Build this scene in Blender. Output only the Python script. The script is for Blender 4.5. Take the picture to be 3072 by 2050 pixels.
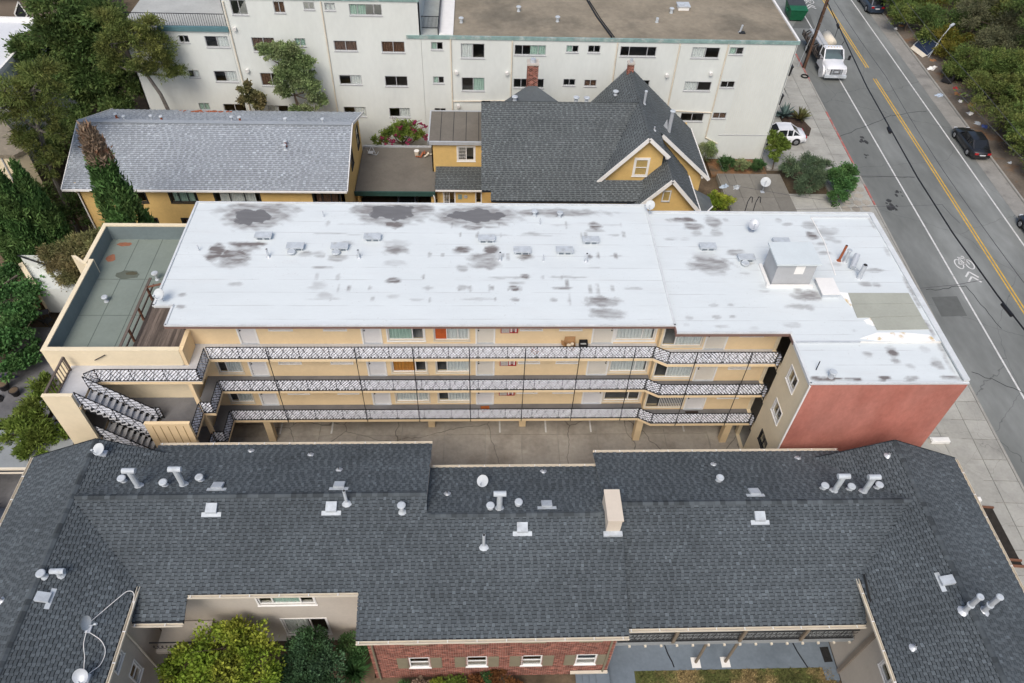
import bpy, math, random
import numpy as np
from mathutils import Vector, Matrix
random.seed(7); rng = np.random.default_rng(7)
for o in list(bpy.data.objects): bpy.data.objects.remove(o)
SC = bpy.context.scene; COL = SC.collection
# ---------------------------------------------------------------- camera
def R_(d): return math.radians(d)
P_, Y_, O_ = R_(47.25), R_(3.6), R_(2.58)
fw = Vector((math.sin(Y_)*math.cos(P_), math.cos(Y_)*math.cos(P_), -math.sin(P_)))
rt0 = Vector((math.cos(Y_), -math.sin(Y_), 0)); up0 = rt0.cross(fw)
rt = math.cos(O_)*rt0 + math.sin(O_)*up0; up = -math.sin(O_)*rt0 + math.cos(O_)*up0
cam = bpy.data.cameras.new('camera'); co = bpy.data.objects.new('camera', cam); COL.objects.link(co)
co.matrix_world = Matrix(((rt.x, up.x, -fw.x, 0), (rt.y, up.y, -fw.y, 0), (rt.z, up.z, -fw.z, 37.5), (0, 0, 0, 1)))
cam.sensor_width = 36; cam.sensor_fit = 'HORIZONTAL'; cam.lens = 36*2230/3072
cam.clip_start = 0.5; cam.clip_end = 2000
SC.camera = co
# ---------------------------------------------------------------- sky and sun (bright overcast)
SUN_EL, SUN_AZ = 52, 197       # azimuth measured from +Y clockwise
W = bpy.data.worlds.new('World'); SC.world = W; W.use_nodes = True
nt = W.node_tree; sky = nt.nodes.new('ShaderNodeTexSky'); sky.sky_type = 'NISHITA'; sky.sun_disc = False
sky.sun_elevation = R_(SUN_EL); sky.sun_rotation = R_(SUN_AZ); sky.air_density = 1.0; sky.dust_density = 4.0; sky.ozone_density = 1.0
nt.links.new(sky.outputs[0], nt.nodes['Background'].inputs[0]); nt.nodes['Background'].inputs[1].default_value = 0.13
sl = bpy.data.lights.new('sun', 'SUN'); sl.energy = 1.5; sl.angle = R_(30); sl.color = (1, .955, .9)
so = bpy.data.objects.new('sun', sl); COL.objects.link(so); so.location = (0, 0, 80)
az = R_(SUN_AZ); d = Vector((math.sin(az)*math.cos(R_(SUN_EL)), math.cos(az)*math.cos(R_(SUN_EL)), math.sin(R_(SUN_EL))))
so.rotation_euler = d.to_track_quat('Z', 'Y').to_euler()
SC.view_settings.view_transform = 'Standard'; SC.view_settings.look = 'None'
SC.view_settings.exposure = 0.28; SC.view_settings.gamma = 1
# ---------------------------------------------------------------- materials
MATS = {}
def M(name, col, rough=.8, var=.12, scale=2.5, bump=0, bscale=30, spec=.3, metal=0, tone=0, col2=None, c2=(.5, .62), stretch=(1, 1, 1), coat=0, trans=0):
    """procedural principled material: colour * large noise * fine noise (+ per-face 'tone' attribute, + second colour in noise patches)"""
    m = bpy.data.materials.new(name); m.use_nodes = True; MATS[name] = m
    n = m.node_tree.nodes; l = m.node_tree.links; b = n['Principled BSDF']
    b.inputs['Roughness'].default_value = rough; b.inputs['Specular IOR Level'].default_value = spec; b.inputs['Metallic'].default_value = metal
    if coat: b.inputs['Coat Weight'].default_value = coat; b.inputs['Coat Roughness'].default_value = .05
    tc = n.new('ShaderNodeNewGeometry'); mp = n.new('ShaderNodeMapping'); mp.inputs['Scale'].default_value = stretch
    l.new(tc.outputs['Position'], mp.inputs[0]); vec = mp.outputs[0]
    def noise(s, det=4, r=.6):
        t = n.new('ShaderNodeTexNoise'); t.inputs['Scale'].default_value = s; t.inputs['Detail'].default_value = det; t.inputs['Roughness'].default_value = r
        l.new(vec, t.inputs['Vector']); return t.outputs[0]
    def mr(x, a, b_, c, d_):
        t = n.new('ShaderNodeMapRange'); l.new(x, t.inputs[0])
        for i, v in enumerate((a, b_, c, d_)): t.inputs[i+1].default_value = v
        return t.outputs[0]
    def mix(f, a, b_, mode='MIX'):
        t = n.new('ShaderNodeMix'); t.data_type = 'RGBA'; t.blend_type = mode
        for s, v in ((t.inputs[0], f), (t.inputs[6], a), (t.inputs[7], b_)):
            if isinstance(v, (int, float)): s.default_value = v
            elif isinstance(v, tuple): s.default_value = (*v[:3], 1)
            else: l.new(v, s)
        return t.outputs[2]
    c = tuple(col)
    if col2: c = mix(mr(noise(scale*.7, 5), c2[0], c2[1], 0, 1), c, tuple(col2))
    if var:
        c = mix(1.0, c, mr(noise(scale, 5), .3, .7, 1-var, 1+var), 'MULTIPLY')
        c = mix(1.0, c, mr(noise(scale*9, 3), .3, .7, 1-var*.5, 1+var*.5), 'MULTIPLY')
    if tone:
        a = n.new('ShaderNodeAttribute'); a.attribute_name = 'tone'
        c = mix(1.0, c, mr(a.outputs['Fac'], 0, 1, 1-tone, 1+tone), 'MULTIPLY')
    if isinstance(c, tuple): b.inputs['Base Color'].default_value = (*c[:3], 1)
    else: l.new(c, b.inputs['Base Color'])
    if bump:
        bp = n.new('ShaderNodeBump'); bp.inputs['Strength'].default_value = bump; bp.inputs['Distance'].default_value = .02
        l.new(noise(bscale, 3), bp.inputs['Height']); l.new(bp.outputs[0], b.inputs['Normal'])
    if trans:
        tr = n.new('ShaderNodeBsdfTranslucent'); ms = n.new('ShaderNodeMixShader'); ms.inputs[0].default_value = trans
        if isinstance(c, tuple): tr.inputs[0].default_value = (*c[:3], 1)
        else: l.new(c, tr.inputs[0])
        l.new(b.outputs[0], ms.inputs[1]); l.new(tr.outputs[0], ms.inputs[2]); l.new(ms.outputs[0], n['Material Output'].inputs[0])
    m['_c'] = 0
    return m
def glass_mat(name, tint, refl=.08):
    """clear pane: fresnel reflection over tinted see-through"""
    m = bpy.data.materials.new(name); m.use_nodes = True; n = m.node_tree.nodes; l = m.node_tree.links
    n.remove(n['Principled BSDF'])
    t = n.new('ShaderNodeBsdfTransparent'); t.inputs[0].default_value = (*tint, 1)
    g = n.new('ShaderNodeBsdfGlossy'); g.inputs[1].default_value = .04
    lw_ = n.new('ShaderNodeLayerWeight'); lw_.inputs[0].default_value = .5; pw_ = n.new('ShaderNodeMath'); pw_.operation = 'POWER'; pw_.inputs[1].default_value = 4; l.new(lw_.outputs['Facing'], pw_.inputs[0]); f = n.new('ShaderNodeMath'); f.operation = 'MULTIPLY'; f.inputs[1].default_value = .6; l.new(pw_.outputs[0], f.inputs[0])
    ad = n.new('ShaderNodeMath'); ad.operation = 'ADD'; ad.inputs[1].default_value = refl; l.new(f.outputs[0], ad.inputs[0])
    x = n.new('ShaderNodeMixShader'); l.new(ad.outputs[0], x.inputs[0]); l.new(t.outputs[0], x.inputs[1]); l.new(g.outputs[0], x.inputs[2])
    l.new(x.outputs[0], n['Material Output'].inputs[0]); return m
asphalt = M('asphalt', (.160, .169, .160), .9, .14, .22, .3, 60, col2=(.245, .257, .247), c2=(.46, .68), stretch=(1, .35, 1))
asphalt_patch = M('asphalt_patch', (.118, .124, .118), .92, .1, 2)
concrete = M('concrete', (.30, .275, .235), .9, .16, .5, .25, 40, col2=(.21, .185, .155), c2=(.45, .68))
sidewalk_c = M('sidewalk_concrete', (.36, .355, .32), .9, .12, .6, .2, 40, tone=.10, col2=(.28, .275, .25), c2=(.5, .7))
gutter_c = M('gutter_concrete', (.27, .262, .24), .9, .14, .6, .2, 40, col2=(.15, .145, .135), c2=(.55, .72))
kerb_c = M('kerb_concrete', (.33, .32, .29), .9, .12, 1)
kerb_red = M('kerb_red_paint', (.42, .14, .12), .8, .25, 2, col2=(.33, .27, .25), c2=(.5, .62))
paint_w = M('road_paint_white', (.62, .62, .6), .7, .18, 3, col2=(.4, .4, .39), c2=(.55, .75))
paint_y = M('road_paint_yellow', (.62, .38, .05), .7, .18, 3, col2=(.45, .3, .08), c2=(.55, .75))
dirt = M('dirt', (.13, .095, .062), 1, .3, .6, .6, 12, col2=(.07, .055, .035), c2=(.4, .65))
soil_red = M('dry_leaf_litter', (.20, .105, .05), 1, .3, 1.2, .8, 12, col2=(.12, .09, .06), c2=(.45, .6))
grass_m = M('dry_lawn', (.09, .095, .032), 1, .35, .8, .8, 25, col2=(.22, .16, .075), c2=(.46, .6))
stucco_b = M('beige_stucco', (.78, .605, .37), .85, .05, .7, .25, 70)
stucco_p = M('pale_cream_stucco', (.76, .655, .465), .85, .05, .7, .25, 70)
stucco_r = M('red_stucco', (.40, .148, .112), .9, .16, .6, 1.0, 14, col2=(.44, .18, .14), c2=(.42, .62), stretch=(1, 1, .6))
stucco_y = M('yellow_stucco', (.66, .455, .175), .85, .08, .7, .2, 60)
stucco_w = M('white_stucco', (.645, .675, .645), .85, .05, .3, .2, 50, col2=(.56, .59, .57), c2=(.56, .78), stretch=(1.2, 1, .5))
stucco_t = M('taupe_stucco', (.50, .455, .395), .85, .06, .8, .2, 60)
edge_w = M('roof_edge_white', (.60, .625, .63), .6, .1, 1.5)
trim_w = M('white_trim', (.78, .77, .74), .6, .05, 2)
trim_c = M('cream_trim', (.66, .60, .49), .6, .06, 2)
fascia_br = M('brown_fascia', (.20, .125, .105), .7, .1, 2)
teal_m = M('teal_fascia', (.22, .33, .31), .6, .2, 2, col2=(.36, .42, .40), c2=(.52, .66))
green_fa = M('green_fascia', (.03, .075, .065), .6, .1, 2)
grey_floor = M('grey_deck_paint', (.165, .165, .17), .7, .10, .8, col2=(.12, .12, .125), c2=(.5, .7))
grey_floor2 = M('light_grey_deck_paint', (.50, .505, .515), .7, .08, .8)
roof_green = M('green_grey_membrane', (.20, .235, .205), .85, .08, .6, .15, 60)
roof_teal = M('parapet_membrane', (.16, .20, .205), .85, .10, .6)
roof_tan = M('tan_gravel_roof', (.255, .22, .165), .95, .2, .3, .8, 30, col2=(.17, .15, .115), c2=(.5, .65))
roof_brown = M('brown_roll_roofing', (.155, .142, .122), .95, .12, .6, .2, 40)
wood_dk = M('weathered_wood', (.135, .108, .09), .8, .3, 1.5, .3, 30, tone=.35, stretch=(6, .6, 1))
wood_rd = M('red_brown_timber', (.19, .09, .055), .75, .2, 2)
iron = M('black_iron', (.012, .013, .016), .5, 0)
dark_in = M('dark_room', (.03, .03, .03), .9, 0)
inter = M('room_plaster', (.20, .18, .16), .9, .1, 1)
mesh_w = M('white_railing_mesh', (.62, .64, .69), .5, .06, 4, tone=.15)
galv = M('galvanised_metal', (.50, .53, .56), .45, .08, 2, spec=.5, metal=.25)
white_mt = M('white_metal', (.47, .51, .54), .55, .14, 3, col2=(.38, .40, .40), c2=(.55, .7))
rust = M('rusty_metal', (.30, .09, .04), .8, .3, 6)
glass = glass_mat('window_glass', (.93, .945, .94), .06)
glass_car = M('car_glass', (.012, .014, .016), .08, 0, spec=.55)
curt_w = M('white_blind', (.78, .80, .79), .8, .05, 3)
curt_g = M('pale_green_shade', (.46, .62, .54), .8, .04, 2)
curt_o = M('orange_curtain', (.68, .30, .05), .8, .15, 3)
curt_r = M('orange_panel', (.48, .10, .025), .8, .12, 5)
curt_b = M('brown_curtain', (.16, .09, .06), .8, .15, 3)
frame_d = M('dark_bronze_frame', (.03, .032, .035), .4, 0)
frame_a = M('aluminium_frame', (.42, .43, .44), .4, .05, 2)
door_w = M('white_door', (.68, .67, .66), .5, .04, 1)
door_c = M('ivory_door', (.66, .62, .54), .5, .04, 1)
shutter_m = M('olive_shutter', (.22, .195, .135), .7, .08, 2)
brick_m = M('red_brick', (.25, .105, .078), .9, .12, 2, .4, 60, tone=.6)
mortar = M('mortar', (.46, .42, .37), .95, .1, 3)
patio_b = M('blue_grey_patio_paint', (.155, .19, .225), .7, .12, .7, col2=(.12, .15, .18), c2=(.5, .7))
sh_dark = M('charcoal_shingle', (.080, .094, .103), .95, .17, .28, .5, 90, tone=.6)
sh_base = M('charcoal_underlay', (.018, .022, .026), .95, .1, 1)
sh_grey = M('light_grey_shingle', (.30, .33, .36), .95, .08, .5, .5, 90, tone=.5)
sh_gbase = M('grey_underlay', (.14, .15, .16), .95, .1, 1)
sh_house = M('slate_grey_shingle', (.105, .118, .122), .95, .12, .5, .5, 90, tone=.5)
rubber = M('tyre_rubber', (.015, .015, .016), .85, .1, 5)
rim_m = M('alloy_rim', (.35, .36, .37), .35, .05, 3, metal=.7)
plastic_k = M('black_plastic', (.02, .02, .022), .55, .1, 4)
lamp_r = M('red_tail_lamp', (.35, .012, .015), .2, 0, spec=.6)
lamp_w = M('clear_head_lamp', (.6, .62, .64), .15, 0, spec=.7)
plate_m = M('number_plate', (.6, .62, .65), .5, 0)
bark = M('bark', (.10, .075, .055), .95, .3, 4, .8, 14)
bark_g = M('grey_bark', (.16, .145, .13), .95, .3, 4, .8, 14)
# ---------------------------------------------------------------- mesh builder and object tree
OFF = {}
class MB:
    def __init__(s): s.v = []; s.f = []; s.t = []
    def add(s, vs, fs, tone=.5):
        b = len(s.v); s.v += [tuple(p) for p in vs]; s.f += [tuple(b+i for i in f) for f in fs]; s.t += [tone]*len(fs); return s
    def box(s, x0, x1, y0, y1, z0, z1, tone=.5):
        return s.add([(x0,y0,z0),(x1,y0,z0),(x1,y1,z0),(x0,y1,z0),(x0,y0,z1),(x1,y0,z1),(x1,y1,z1),(x0,y1,z1)],
                     [(0,3,2,1),(4,5,6,7),(0,1,5,4),(1,2,6,5),(2,3,7,6),(3,0,4,7)], tone)
    def poly(s, pts, tone=.5): return s.add(pts, [tuple(range(len(pts)))], tone)
    def prism(s, xy, z0, z1, tone=.5):
        n = len(xy); f0 = z0 if callable(z0) else (lambda x, y: z0); f1 = z1 if callable(z1) else (lambda x, y: z1)
        a = sum(xy[i][0]*xy[(i+1) % n][1]-xy[(i+1) % n][0]*xy[i][1] for i in range(n))
        if a < 0: xy = xy[::-1]
        vs = [(x, y, f0(x, y)) for x, y in xy]+[(x, y, f1(x, y)) for x, y in xy]
        return s.add(vs, [tuple(range(n))[::-1], tuple(range(n, 2*n))]+[(i, (i+1) % n, n+(i+1) % n, n+i) for i in range(n)], tone)
    def extr(s, pts, vec, tone=.5):
        n = len(pts); vec = Vector(vec); a = [Vector(p) for p in pts]
        return s.add(a+[p+vec for p in a], [tuple(range(n))[::-1], tuple(range(n, 2*n))]+[(i, (i+1) % n, n+(i+1) % n, n+i) for i in range(n)], tone)
    def cyl(s, p0, p1, r0, r1=None, n=8, tone=.5):
        p0 = Vector(p0); p1 = Vector(p1); r1 = r0 if r1 is None else r1
        w = (p1-p0); w = w.normalized() if w.length > 1e-9 else Vector((0, 0, 1)); u = w.orthogonal().normalized(); v = w.cross(u)
        c = [(math.cos(2*math.pi*i/n), math.sin(2*math.pi*i/n)) for i in range(n)]
        vs = [p0+(u*a+v*b)*r0 for a, b in c]+[p1+(u*a+v*b)*r1 for a, b in c]
        return s.add(vs, [tuple(range(n))[::-1], tuple(range(n, 2*n))]+[(i, (i+1) % n, n+(i+1) % n, n+i) for i in range(n)], tone)
    def tube(s, pts, r, n=6, r1=None):
        m = len(pts)
        for i in range(m-1):
            a = r if r1 is None else r+(r1-r)*i/(m-1); b = r if r1 is None else r+(r1-r)*(i+1)/(m-1)
            s.cyl(pts[i], pts[i+1], a, b, n)
        return s
    def bar(s, p0, p1, w, h):
        """rectangular bar from p0 to p1, w wide (horizontal), h high"""
        p0 = Vector(p0); p1 = Vector(p1); d_ = (p1-p0).normalized(); a = d_.cross(Vector((0, 0, 1)))
        a = a.normalized() if a.length > 1e-4 else Vector((1, 0, 0)); b = a.cross(d_)
        q = [(-1, -1), (1, -1), (1, 1), (-1, 1)]
        return s.add([p0+a*w/2*i+b*h/2*j for i, j in q]+[p1+a*w/2*i+b*h/2*j for i, j in q],
                     [(0, 1, 2, 3)[::-1], (4, 5, 6, 7), (0, 1, 5, 4), (1, 2, 6, 5), (2, 3, 7, 6), (3, 0, 4, 7)])
    def fb(s, F, u0, u1, n0, n1, z0, z1, tone=.5):
        """box in a wall frame F=(O,U,N)"""
        O, U, N = F; q = lambda u, n, z: (O[0]+U[0]*u+N[0]*n, O[1]+U[1]*u+N[1]*n, z)
        return s.add([q(u0,n0,z0),q(u1,n0,z0),q(u1,n1,z0),q(u0,n1,z0),q(u0,n0,z1),q(u1,n0,z1),q(u1,n1,z1),q(u0,n1,z1)],
                     [(0,3,2,1),(4,5,6,7),(0,1,5,4),(1,2,6,5),(2,3,7,6),(3,0,4,7)], tone)
    def wall(s, F, u0, u1, z0, z1, ops=(), t=.22):
        """wall sheet with real openings and reveals"""
        O, U, N = F; q = lambda u, n, z: (O[0]+U[0]*u+N[0]*n, O[1]+U[1]*u+N[1]*n, z)
        us = sorted({u0, u1, *[v for o in ops for v in o[:2] if u0 < v < u1]}); zs = sorted({z0, z1, *[v for o in ops for v in o[2:4] if z0 < v < z1]})
        for i in range(len(us)-1):
            for j in range(len(zs)-1):
                a, b, c, d_ = us[i], us[i+1], zs[j], zs[j+1]; mu, mz = (a+b)/2, (c+d_)/2
                if any(o[0] < mu < o[1] and o[2] < mz < o[3] for o in ops): continue
                s.poly([q(a, 0, c), q(b, 0, c), q(b, 0, d_), q(a, 0, d_)])
        for o in ops:
            a, b, c, d_ = o[:4]
            for p0, p1 in (((a, c), (b, c)), ((b, c), (b, d_)), ((b, d_), (a, d_)), ((a, d_), (a, c))):
                s.poly([q(p0[0], 0, p0[1]), q(p1[0], 0, p1[1]), q(p1[0], -t, p1[1]), q(p0[0], -t, p0[1])])
        for e in (u0, u1): s.poly([q(e, 0, z0), q(e, -t, z0), q(e, -t, z1), q(e, 0, z1)])
        s.poly([q(u0, 0, z1), q(u1, 0, z1), q(u1, -t, z1), q(u0, -t, z1)])
        return s
    def mesh(s, name, mat, off=(0, 0, 0), smooth=False):
        me = bpy.data.meshes.new(name)
        me.from_pydata([(p[0]-off[0], p[1]-off[1], p[2]-off[2]) for p in s.v], [], s.f)
        if any(t != .5 for t in s.t):
            a = me.attributes.new('tone', 'FLOAT', 'FACE'); a.data.foreach_set('value', np.array(s.t, dtype=np.float32))
        else:
            a = me.attributes.new('tone', 'FLOAT', 'FACE'); a.data.foreach_set('value', np.full(len(s.f), .5, dtype=np.float32))
        me.materials.append(mat)
        if smooth: me.polygons.foreach_set('use_smooth', [True]*len(me.polygons))
        me.validate(); me.update(); return me
    def build(s, name, mat, parent=None, label=None, cat=None, group=None, kind=None, smooth=False, base=None):
        off = OFF[parent.name] if parent else (base or (0, 0, 0))
        o = bpy.data.objects.new(name, s.mesh(name, mat, off, smooth)); COL.objects.link(o); OFF[o.name] = off
        if parent: o.parent = parent
        else: o.location = off
        tag(o, label, cat, group, kind); return o
def tag(o, label=None, cat=None, group=None, kind=None):
    for k_, v in (('label', label), ('category', cat), ('group', group), ('kind', kind)):
        if v: o[k_] = v
    return o
def root(name, label, cat, loc, group=None):
    o = bpy.data.objects.new(name, None); COL.objects.link(o); o.location = loc; o.empty_display_size = .3; OFF[o.name] = tuple(loc)
    return tag(o, label, cat, group)
def inst(name, me, parent, loc, rot=(0, 0, 0), scale=(1, 1, 1)):
    """a piece that shares mesh data, placed at world loc under parent"""
    o = bpy.data.objects.new(name, me); COL.objects.link(o); o.parent = parent; f = OFF[parent.name] if parent else (0, 0, 0)
    o.location = (loc[0]-f[0], loc[1]-f[1], loc[2]-f[2]); o.rotation_euler = rot; o.scale = scale; return o
def copy_tree(src, loc=None, rotz=None, label=None, parent=None):
    c = src.copy(); COL.objects.link(c); c.parent = parent
    if loc is not None: c.location = loc
    if rotz is not None: c.rotation_euler = (0, 0, rotz)
    if label: c['label'] = label
    for ch in src.children: copy_tree(ch, parent=c)
    return c
# ================================================================ GROUND
g = MB()
for x0, x1 in ((-160, 33.2), (33.2, 47.6), (47.6, 220)):
    pass
MB().box(-400, 400, -150, 600, -.9, -.25).build('ground', dirt, kind='structure')
TH = math.atan(.042)
def road_obj(name, mb, mat, kind='structure', parent=None):
    o = bpy.data.objects.new(name, mb.mesh(name, mat)); COL.objects.link(o)
    if parent: o.parent = parent
    else: o.location = (40.65, 50, 0); o.rotation_euler = (0, 0, -TH)
    OFF[o.name] = (0, 0, 0)
    if kind: o['kind'] = kind
    return o
def rl(x, y):
    """world -> road local"""
    c, s = math.cos(TH), math.sin(TH); dx, dy = x-40.65, y-50
    return dx*c-dy*s, dx*s+dy*c
S0, S1 = -60, 110; ZR = -.12
road = road_obj('road', MB().box(-7.1, 4.6, S0, S1, -.3, ZR), asphalt)
lane = lambda nm, o, w, s0, s1, mt: road_obj(nm, MB().box(o-w/2, o+w/2, s0, s1, ZR-.02, ZR+.005), mt, None, road)
lane('edge_line', -3.85, .13, S0, 23.0, paint_w); lane('edge_line', -3.6, .13, 27, S1, paint_w); lane('edge_line', 3.5, .13, S0, S1, paint_w)
for dx in (-.13, .13):
    lane('centre_line', dx, .11, S0, 22.4, paint_y); lane('centre_line', dx, .11, 24.8, S1, paint_y)
for pts in ([(33.72,39.18),(35.72,39.28),(35.56,37.21),(33.61,37.13)], [(36.1,84.05),(38.2,87.75),(39.37,87.8),(38.87,84.01)]):
    m = MB().prism([rl(*p) for p in pts], ZR-.02, ZR+.004); road_obj('asphalt_patch', m, asphalt_patch, None, road)
tar = M('crack_sealant', (.03, .031, .032), .8, .2, 3)
rr = random.Random(3)
for (x0, y0), (x1, y1) in (((33.9, 61.0), (40.6, 65.0)), ((40.6, 65.0), (44.6, 66.0)), ((33.6, 54.6), (38.6, 54.5)), ((33.4, 31.9), (36.8, 29.6)), ((33.6, 39.9), (36.9, 40.4)), ((36.9, 40.4), (37.5, 36))):
    m = MB(); n = 9; prev = None
    for i in range(n+1):
        a, b = rl(x0+(x1-x0)*i/n, y0+(y1-y0)*i/n); p = (a+rr.uniform(-.06, .06), b+rr.uniform(-.1, .1), ZR+.002)
        if prev: m.bar(prev, p, .05, .008)
        prev = p
    road_obj('crack_seal', m, tar, None, road)
oil = M('oil_stain', (.045, .045, .045), .7, .3, 3)
for x, y, r in ((36.0, 60.6, .55), (35.5, 58.1, .3), (34.9, 50.6, .8), (36.2, 52.2, .45), (35.2, 49.9, .5)):
    m = MB(); a, b = rl(x, y)
    for k in range(7):
        cx, cy, q = a+rr.gauss(0, r*.45), b+rr.gauss(0, r*.8), r*rr.uniform(.12, .38); st = rr.uniform(1, 2)
        z = ZR+.003+.0004*k
        m.poly([(cx+q*math.cos(t*.5236)*rr.uniform(.7, 1.1), cy+q*st*math.sin(t*.5236)*rr.uniform(.7, 1.1), z) for t in range(12)])
    road_obj('oil_stain', m, oil, None, road)
def sharrow(x, y):
    m = MB(); a, b = rl(x, y); z = ZR
    Q = lambda u, v: (a+u, b+v, z)
    for cx, cy in ((-.42, 1.0), (.42, 1.0)):
        pr = None
        for i in range(15):
            p = Q(cx+.3*math.cos(i*math.tau/14), cy+.55*math.sin(i*math.tau/14))
            if pr: m.bar(pr, p, .09, .012)
            pr = p
    for p, q_ in (((-.42, 1.0), (-.15, 1.75)), ((-.15, 1.75), (.3, 1.7)), ((.42, 1.0), (.25, 1.95)), ((-.42, 1), (.05, 1.0)), ((.05, 1), (.3, 1.7)), ((-.25, 1.8), (-.02, 1.8)), ((.1, 1.95), (.32, 1.95)), ((.05, 1), (-.15, 1.75))):
        m.bar(Q(*p), Q(*q_), .09, .012)
    for v in (-.5, -1.05):
        m.bar(Q(-.5, v), Q(0, v+.62), .14, .012); m.bar(Q(.5, v), Q(0, v+.62), .14, .012)
    road_obj('bicycle_marking', m, paint_w, None, road)
sharrow(37.9, 41.9); sharrow(40.2, 90.5)
# right-hand concrete shoulder, kerb, verge
shoulder = road_obj('concrete_shoulder', MB().box(4.6, 6.08, S0, S1, -.3, ZR+.01), gutter_c)
kr = road_obj('kerb', MB().box(6.08, 6.1, S0, S1, -.3, -.02), kerb_c)
ksm = MB().box(0, .16, 0, 3.0, -.3, .015).mesh('kerb_stone', kerb_c); krm = MB().box(0, .16, 0, 3.0, -.3, .015).mesh('kerb_stone_red', kerb_red)
for i in range(-18, 25): inst('kerb_stone', ksm, kr, (6.1, i*3.02, 0), (0, 0, 0))
kl = road_obj('kerb', MB().box(-7.12, -7.1, S0, S1, -.3, -.02), kerb_c)
for i in range(-18, 25):
    y = 50+i*3.02
    inst('kerb_stone', krm if (69 < y < 76 or 56 < y < 63 or 47 < y < 52.5) else ksm, kl, (-7.28, i*3.02, 0))
# verge of leaf litter and soil on the far side
vg = MB(); N1, N2 = 5, 70
for i in range(N2):
    for j in range(N1):
        P = lambda a, b: (6.26+a*.9+(.0 if a == 0 else .35*math.sin(b*1.7+a)), -55+b*2.3, .0+.06*a+.05*math.sin(b*2.1+a*1.3))
        vg.poly([P(j, i), P(j+1, i), P(j+1, i+1), P(j, i+1)])
road_obj('verge', vg, M('verge_earth', (.15, .125, .10), 1, .25, .5, .6, 12, col2=(.20, .11, .055), c2=(.54, .66)))
hl = MB()
for i in range(34):
    for j in range(24):
        P = lambda a, b: (10.4+a*4, -60+b*6, .1+a*.35+.25*math.sin(a*1.3+b*.9))
        hl.poly([P(j, i), P(j+1, i), P(j+1, i+1), P(j, i+1)])
road_obj('hillside', hl, dirt)
# left-hand sidewalk: individual slabs
sw = road_obj('sidewalk', MB().box(-10.5, -7.28, S0, S1, -.3, -.045), kerb_c)
variants = [MB().box(.012, 1.488, .012, 1.488, -.06, 0, t).mesh('sidewalk_slab', sidewalk_c) for t in (.2, .35, .5, .65, .8)]
for i in range(-24, 30):
    for j in range(2):
        inst('sidewalk_slab', rr.choice(variants), sw, (-10.3+j*1.51, i*1.51, rr.uniform(-.006, .006)))
# paved forecourts between the buildings and the sidewalk
fc = MB().box(-30.5, 30.2, 19.5, 36, -.3, -.045).build('forecourt', kerb_c, kind='structure', base=(0, 25, 0))
def slabs(parent, xs, ys, mat, name='concrete_slab', z=0, thick=.06, clip=None, gap=.012):
    for i in range(len(xs)-1):
        for j in range(len(ys)-1):
            if clip and not clip((xs[i]+xs[i+1])/2, (ys[j]+ys[j+1])/2): continue
            w, d_ = xs[i+1]-xs[i], ys[j+1]-ys[j]
            m = MB().box(-w/2+gap, w/2-gap, -d_/2+gap, d_/2-gap, -thick, 0, rr.uniform(.2, .8)).mesh(name, mat)
            inst(name, m, parent, ((xs[i]+xs[i+1])/2, (ys[j]+ys[j+1])/2, z+rr.uniform(-.004, .004)), (rr.uniform(-.002, .002), rr.uniform(-.002, .002), 0))
drive_c = M('driveway_concrete', (.375, .345, .295), .92, .18, .45, .3, 40, tone=.12, col2=(.23, .205, .17), c2=(.45, .7))
# add fine cracks to the driveway concrete
def add_cracks(m, scale=.33, width=.006, dark=.35):
    n = m.node_tree.nodes; l = m.node_tree.links; b = n['Principled BSDF']; src = b.inputs['Base Color'].links[0].from_socket
    g_ = n.new('ShaderNodeNewGeometry'); ns = n.new('ShaderNodeTexNoise'); ns.inputs['Scale'].default_value = 1.1; l.new(g_.outputs['Position'], ns.inputs['Vector'])
    mx = n.new('ShaderNodeMix'); mx.data_type = 'VECTOR'; mx.inputs[0].default_value = .35; l.new(g_.outputs['Position'], mx.inputs[4]); l.new(ns.outputs['Color'], mx.inputs[5])
    vo = n.new('ShaderNodeTexVoronoi'); vo.feature = 'DISTANCE_TO_EDGE'; vo.inputs['Scale'].default_value = scale; l.new(mx.outputs[1], vo.inputs['Vector'])
    mr = n.new('ShaderNodeMapRange'); l.new(vo.outputs['Distance'], mr.inputs[0])
    for i, v in enumerate((0, width, dark, 1)): mr.inputs[i+1].default_value = v
    x = n.new('ShaderNodeMix'); x.data_type = 'RGBA'; x.blend_type = 'MULTIPLY'; x.inputs[0].default_value = 1; l.new(src, x.inputs[6]); l.new(mr.outputs[0], x.inputs[7]); l.new(x.outputs[2], b.inputs['Base Color'])
add_cracks(drive_c); add_cracks(asphalt, .16, .0025, .55); add_cracks(sidewalk_c, .5, .003, .6)
slabs(fc, [-15, -12.4, -9.8, -7.5, -4.8, -2.2, .32, 2.5, 4.75, 7.2, 9.5, 11.4, 14.1, 15.9], [20, 22.2, 24.45, 26.8, 30, 33.2, 36], drive_c)
slabs(fc, [15.9, 18.5, 21, 23.9, 26.4, 28.9, 30.15], [19.5, 22, 24.4, 26.7, 29.2, 32, 35], sidewalk_c, clip=lambda x, y: x > 23.9 or y < 22.4)
MB().box(-.05, .05, 0, 0, 0, 0) if False else None
for x in (-12.2, -9.1, 1.2, 4.05, 6.85, 9.7, 12.68):
    MB().box(x-.05, x+.05, 26.95, 31.5, -.02, .012).build('bay_line', paint_w, fc)
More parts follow.
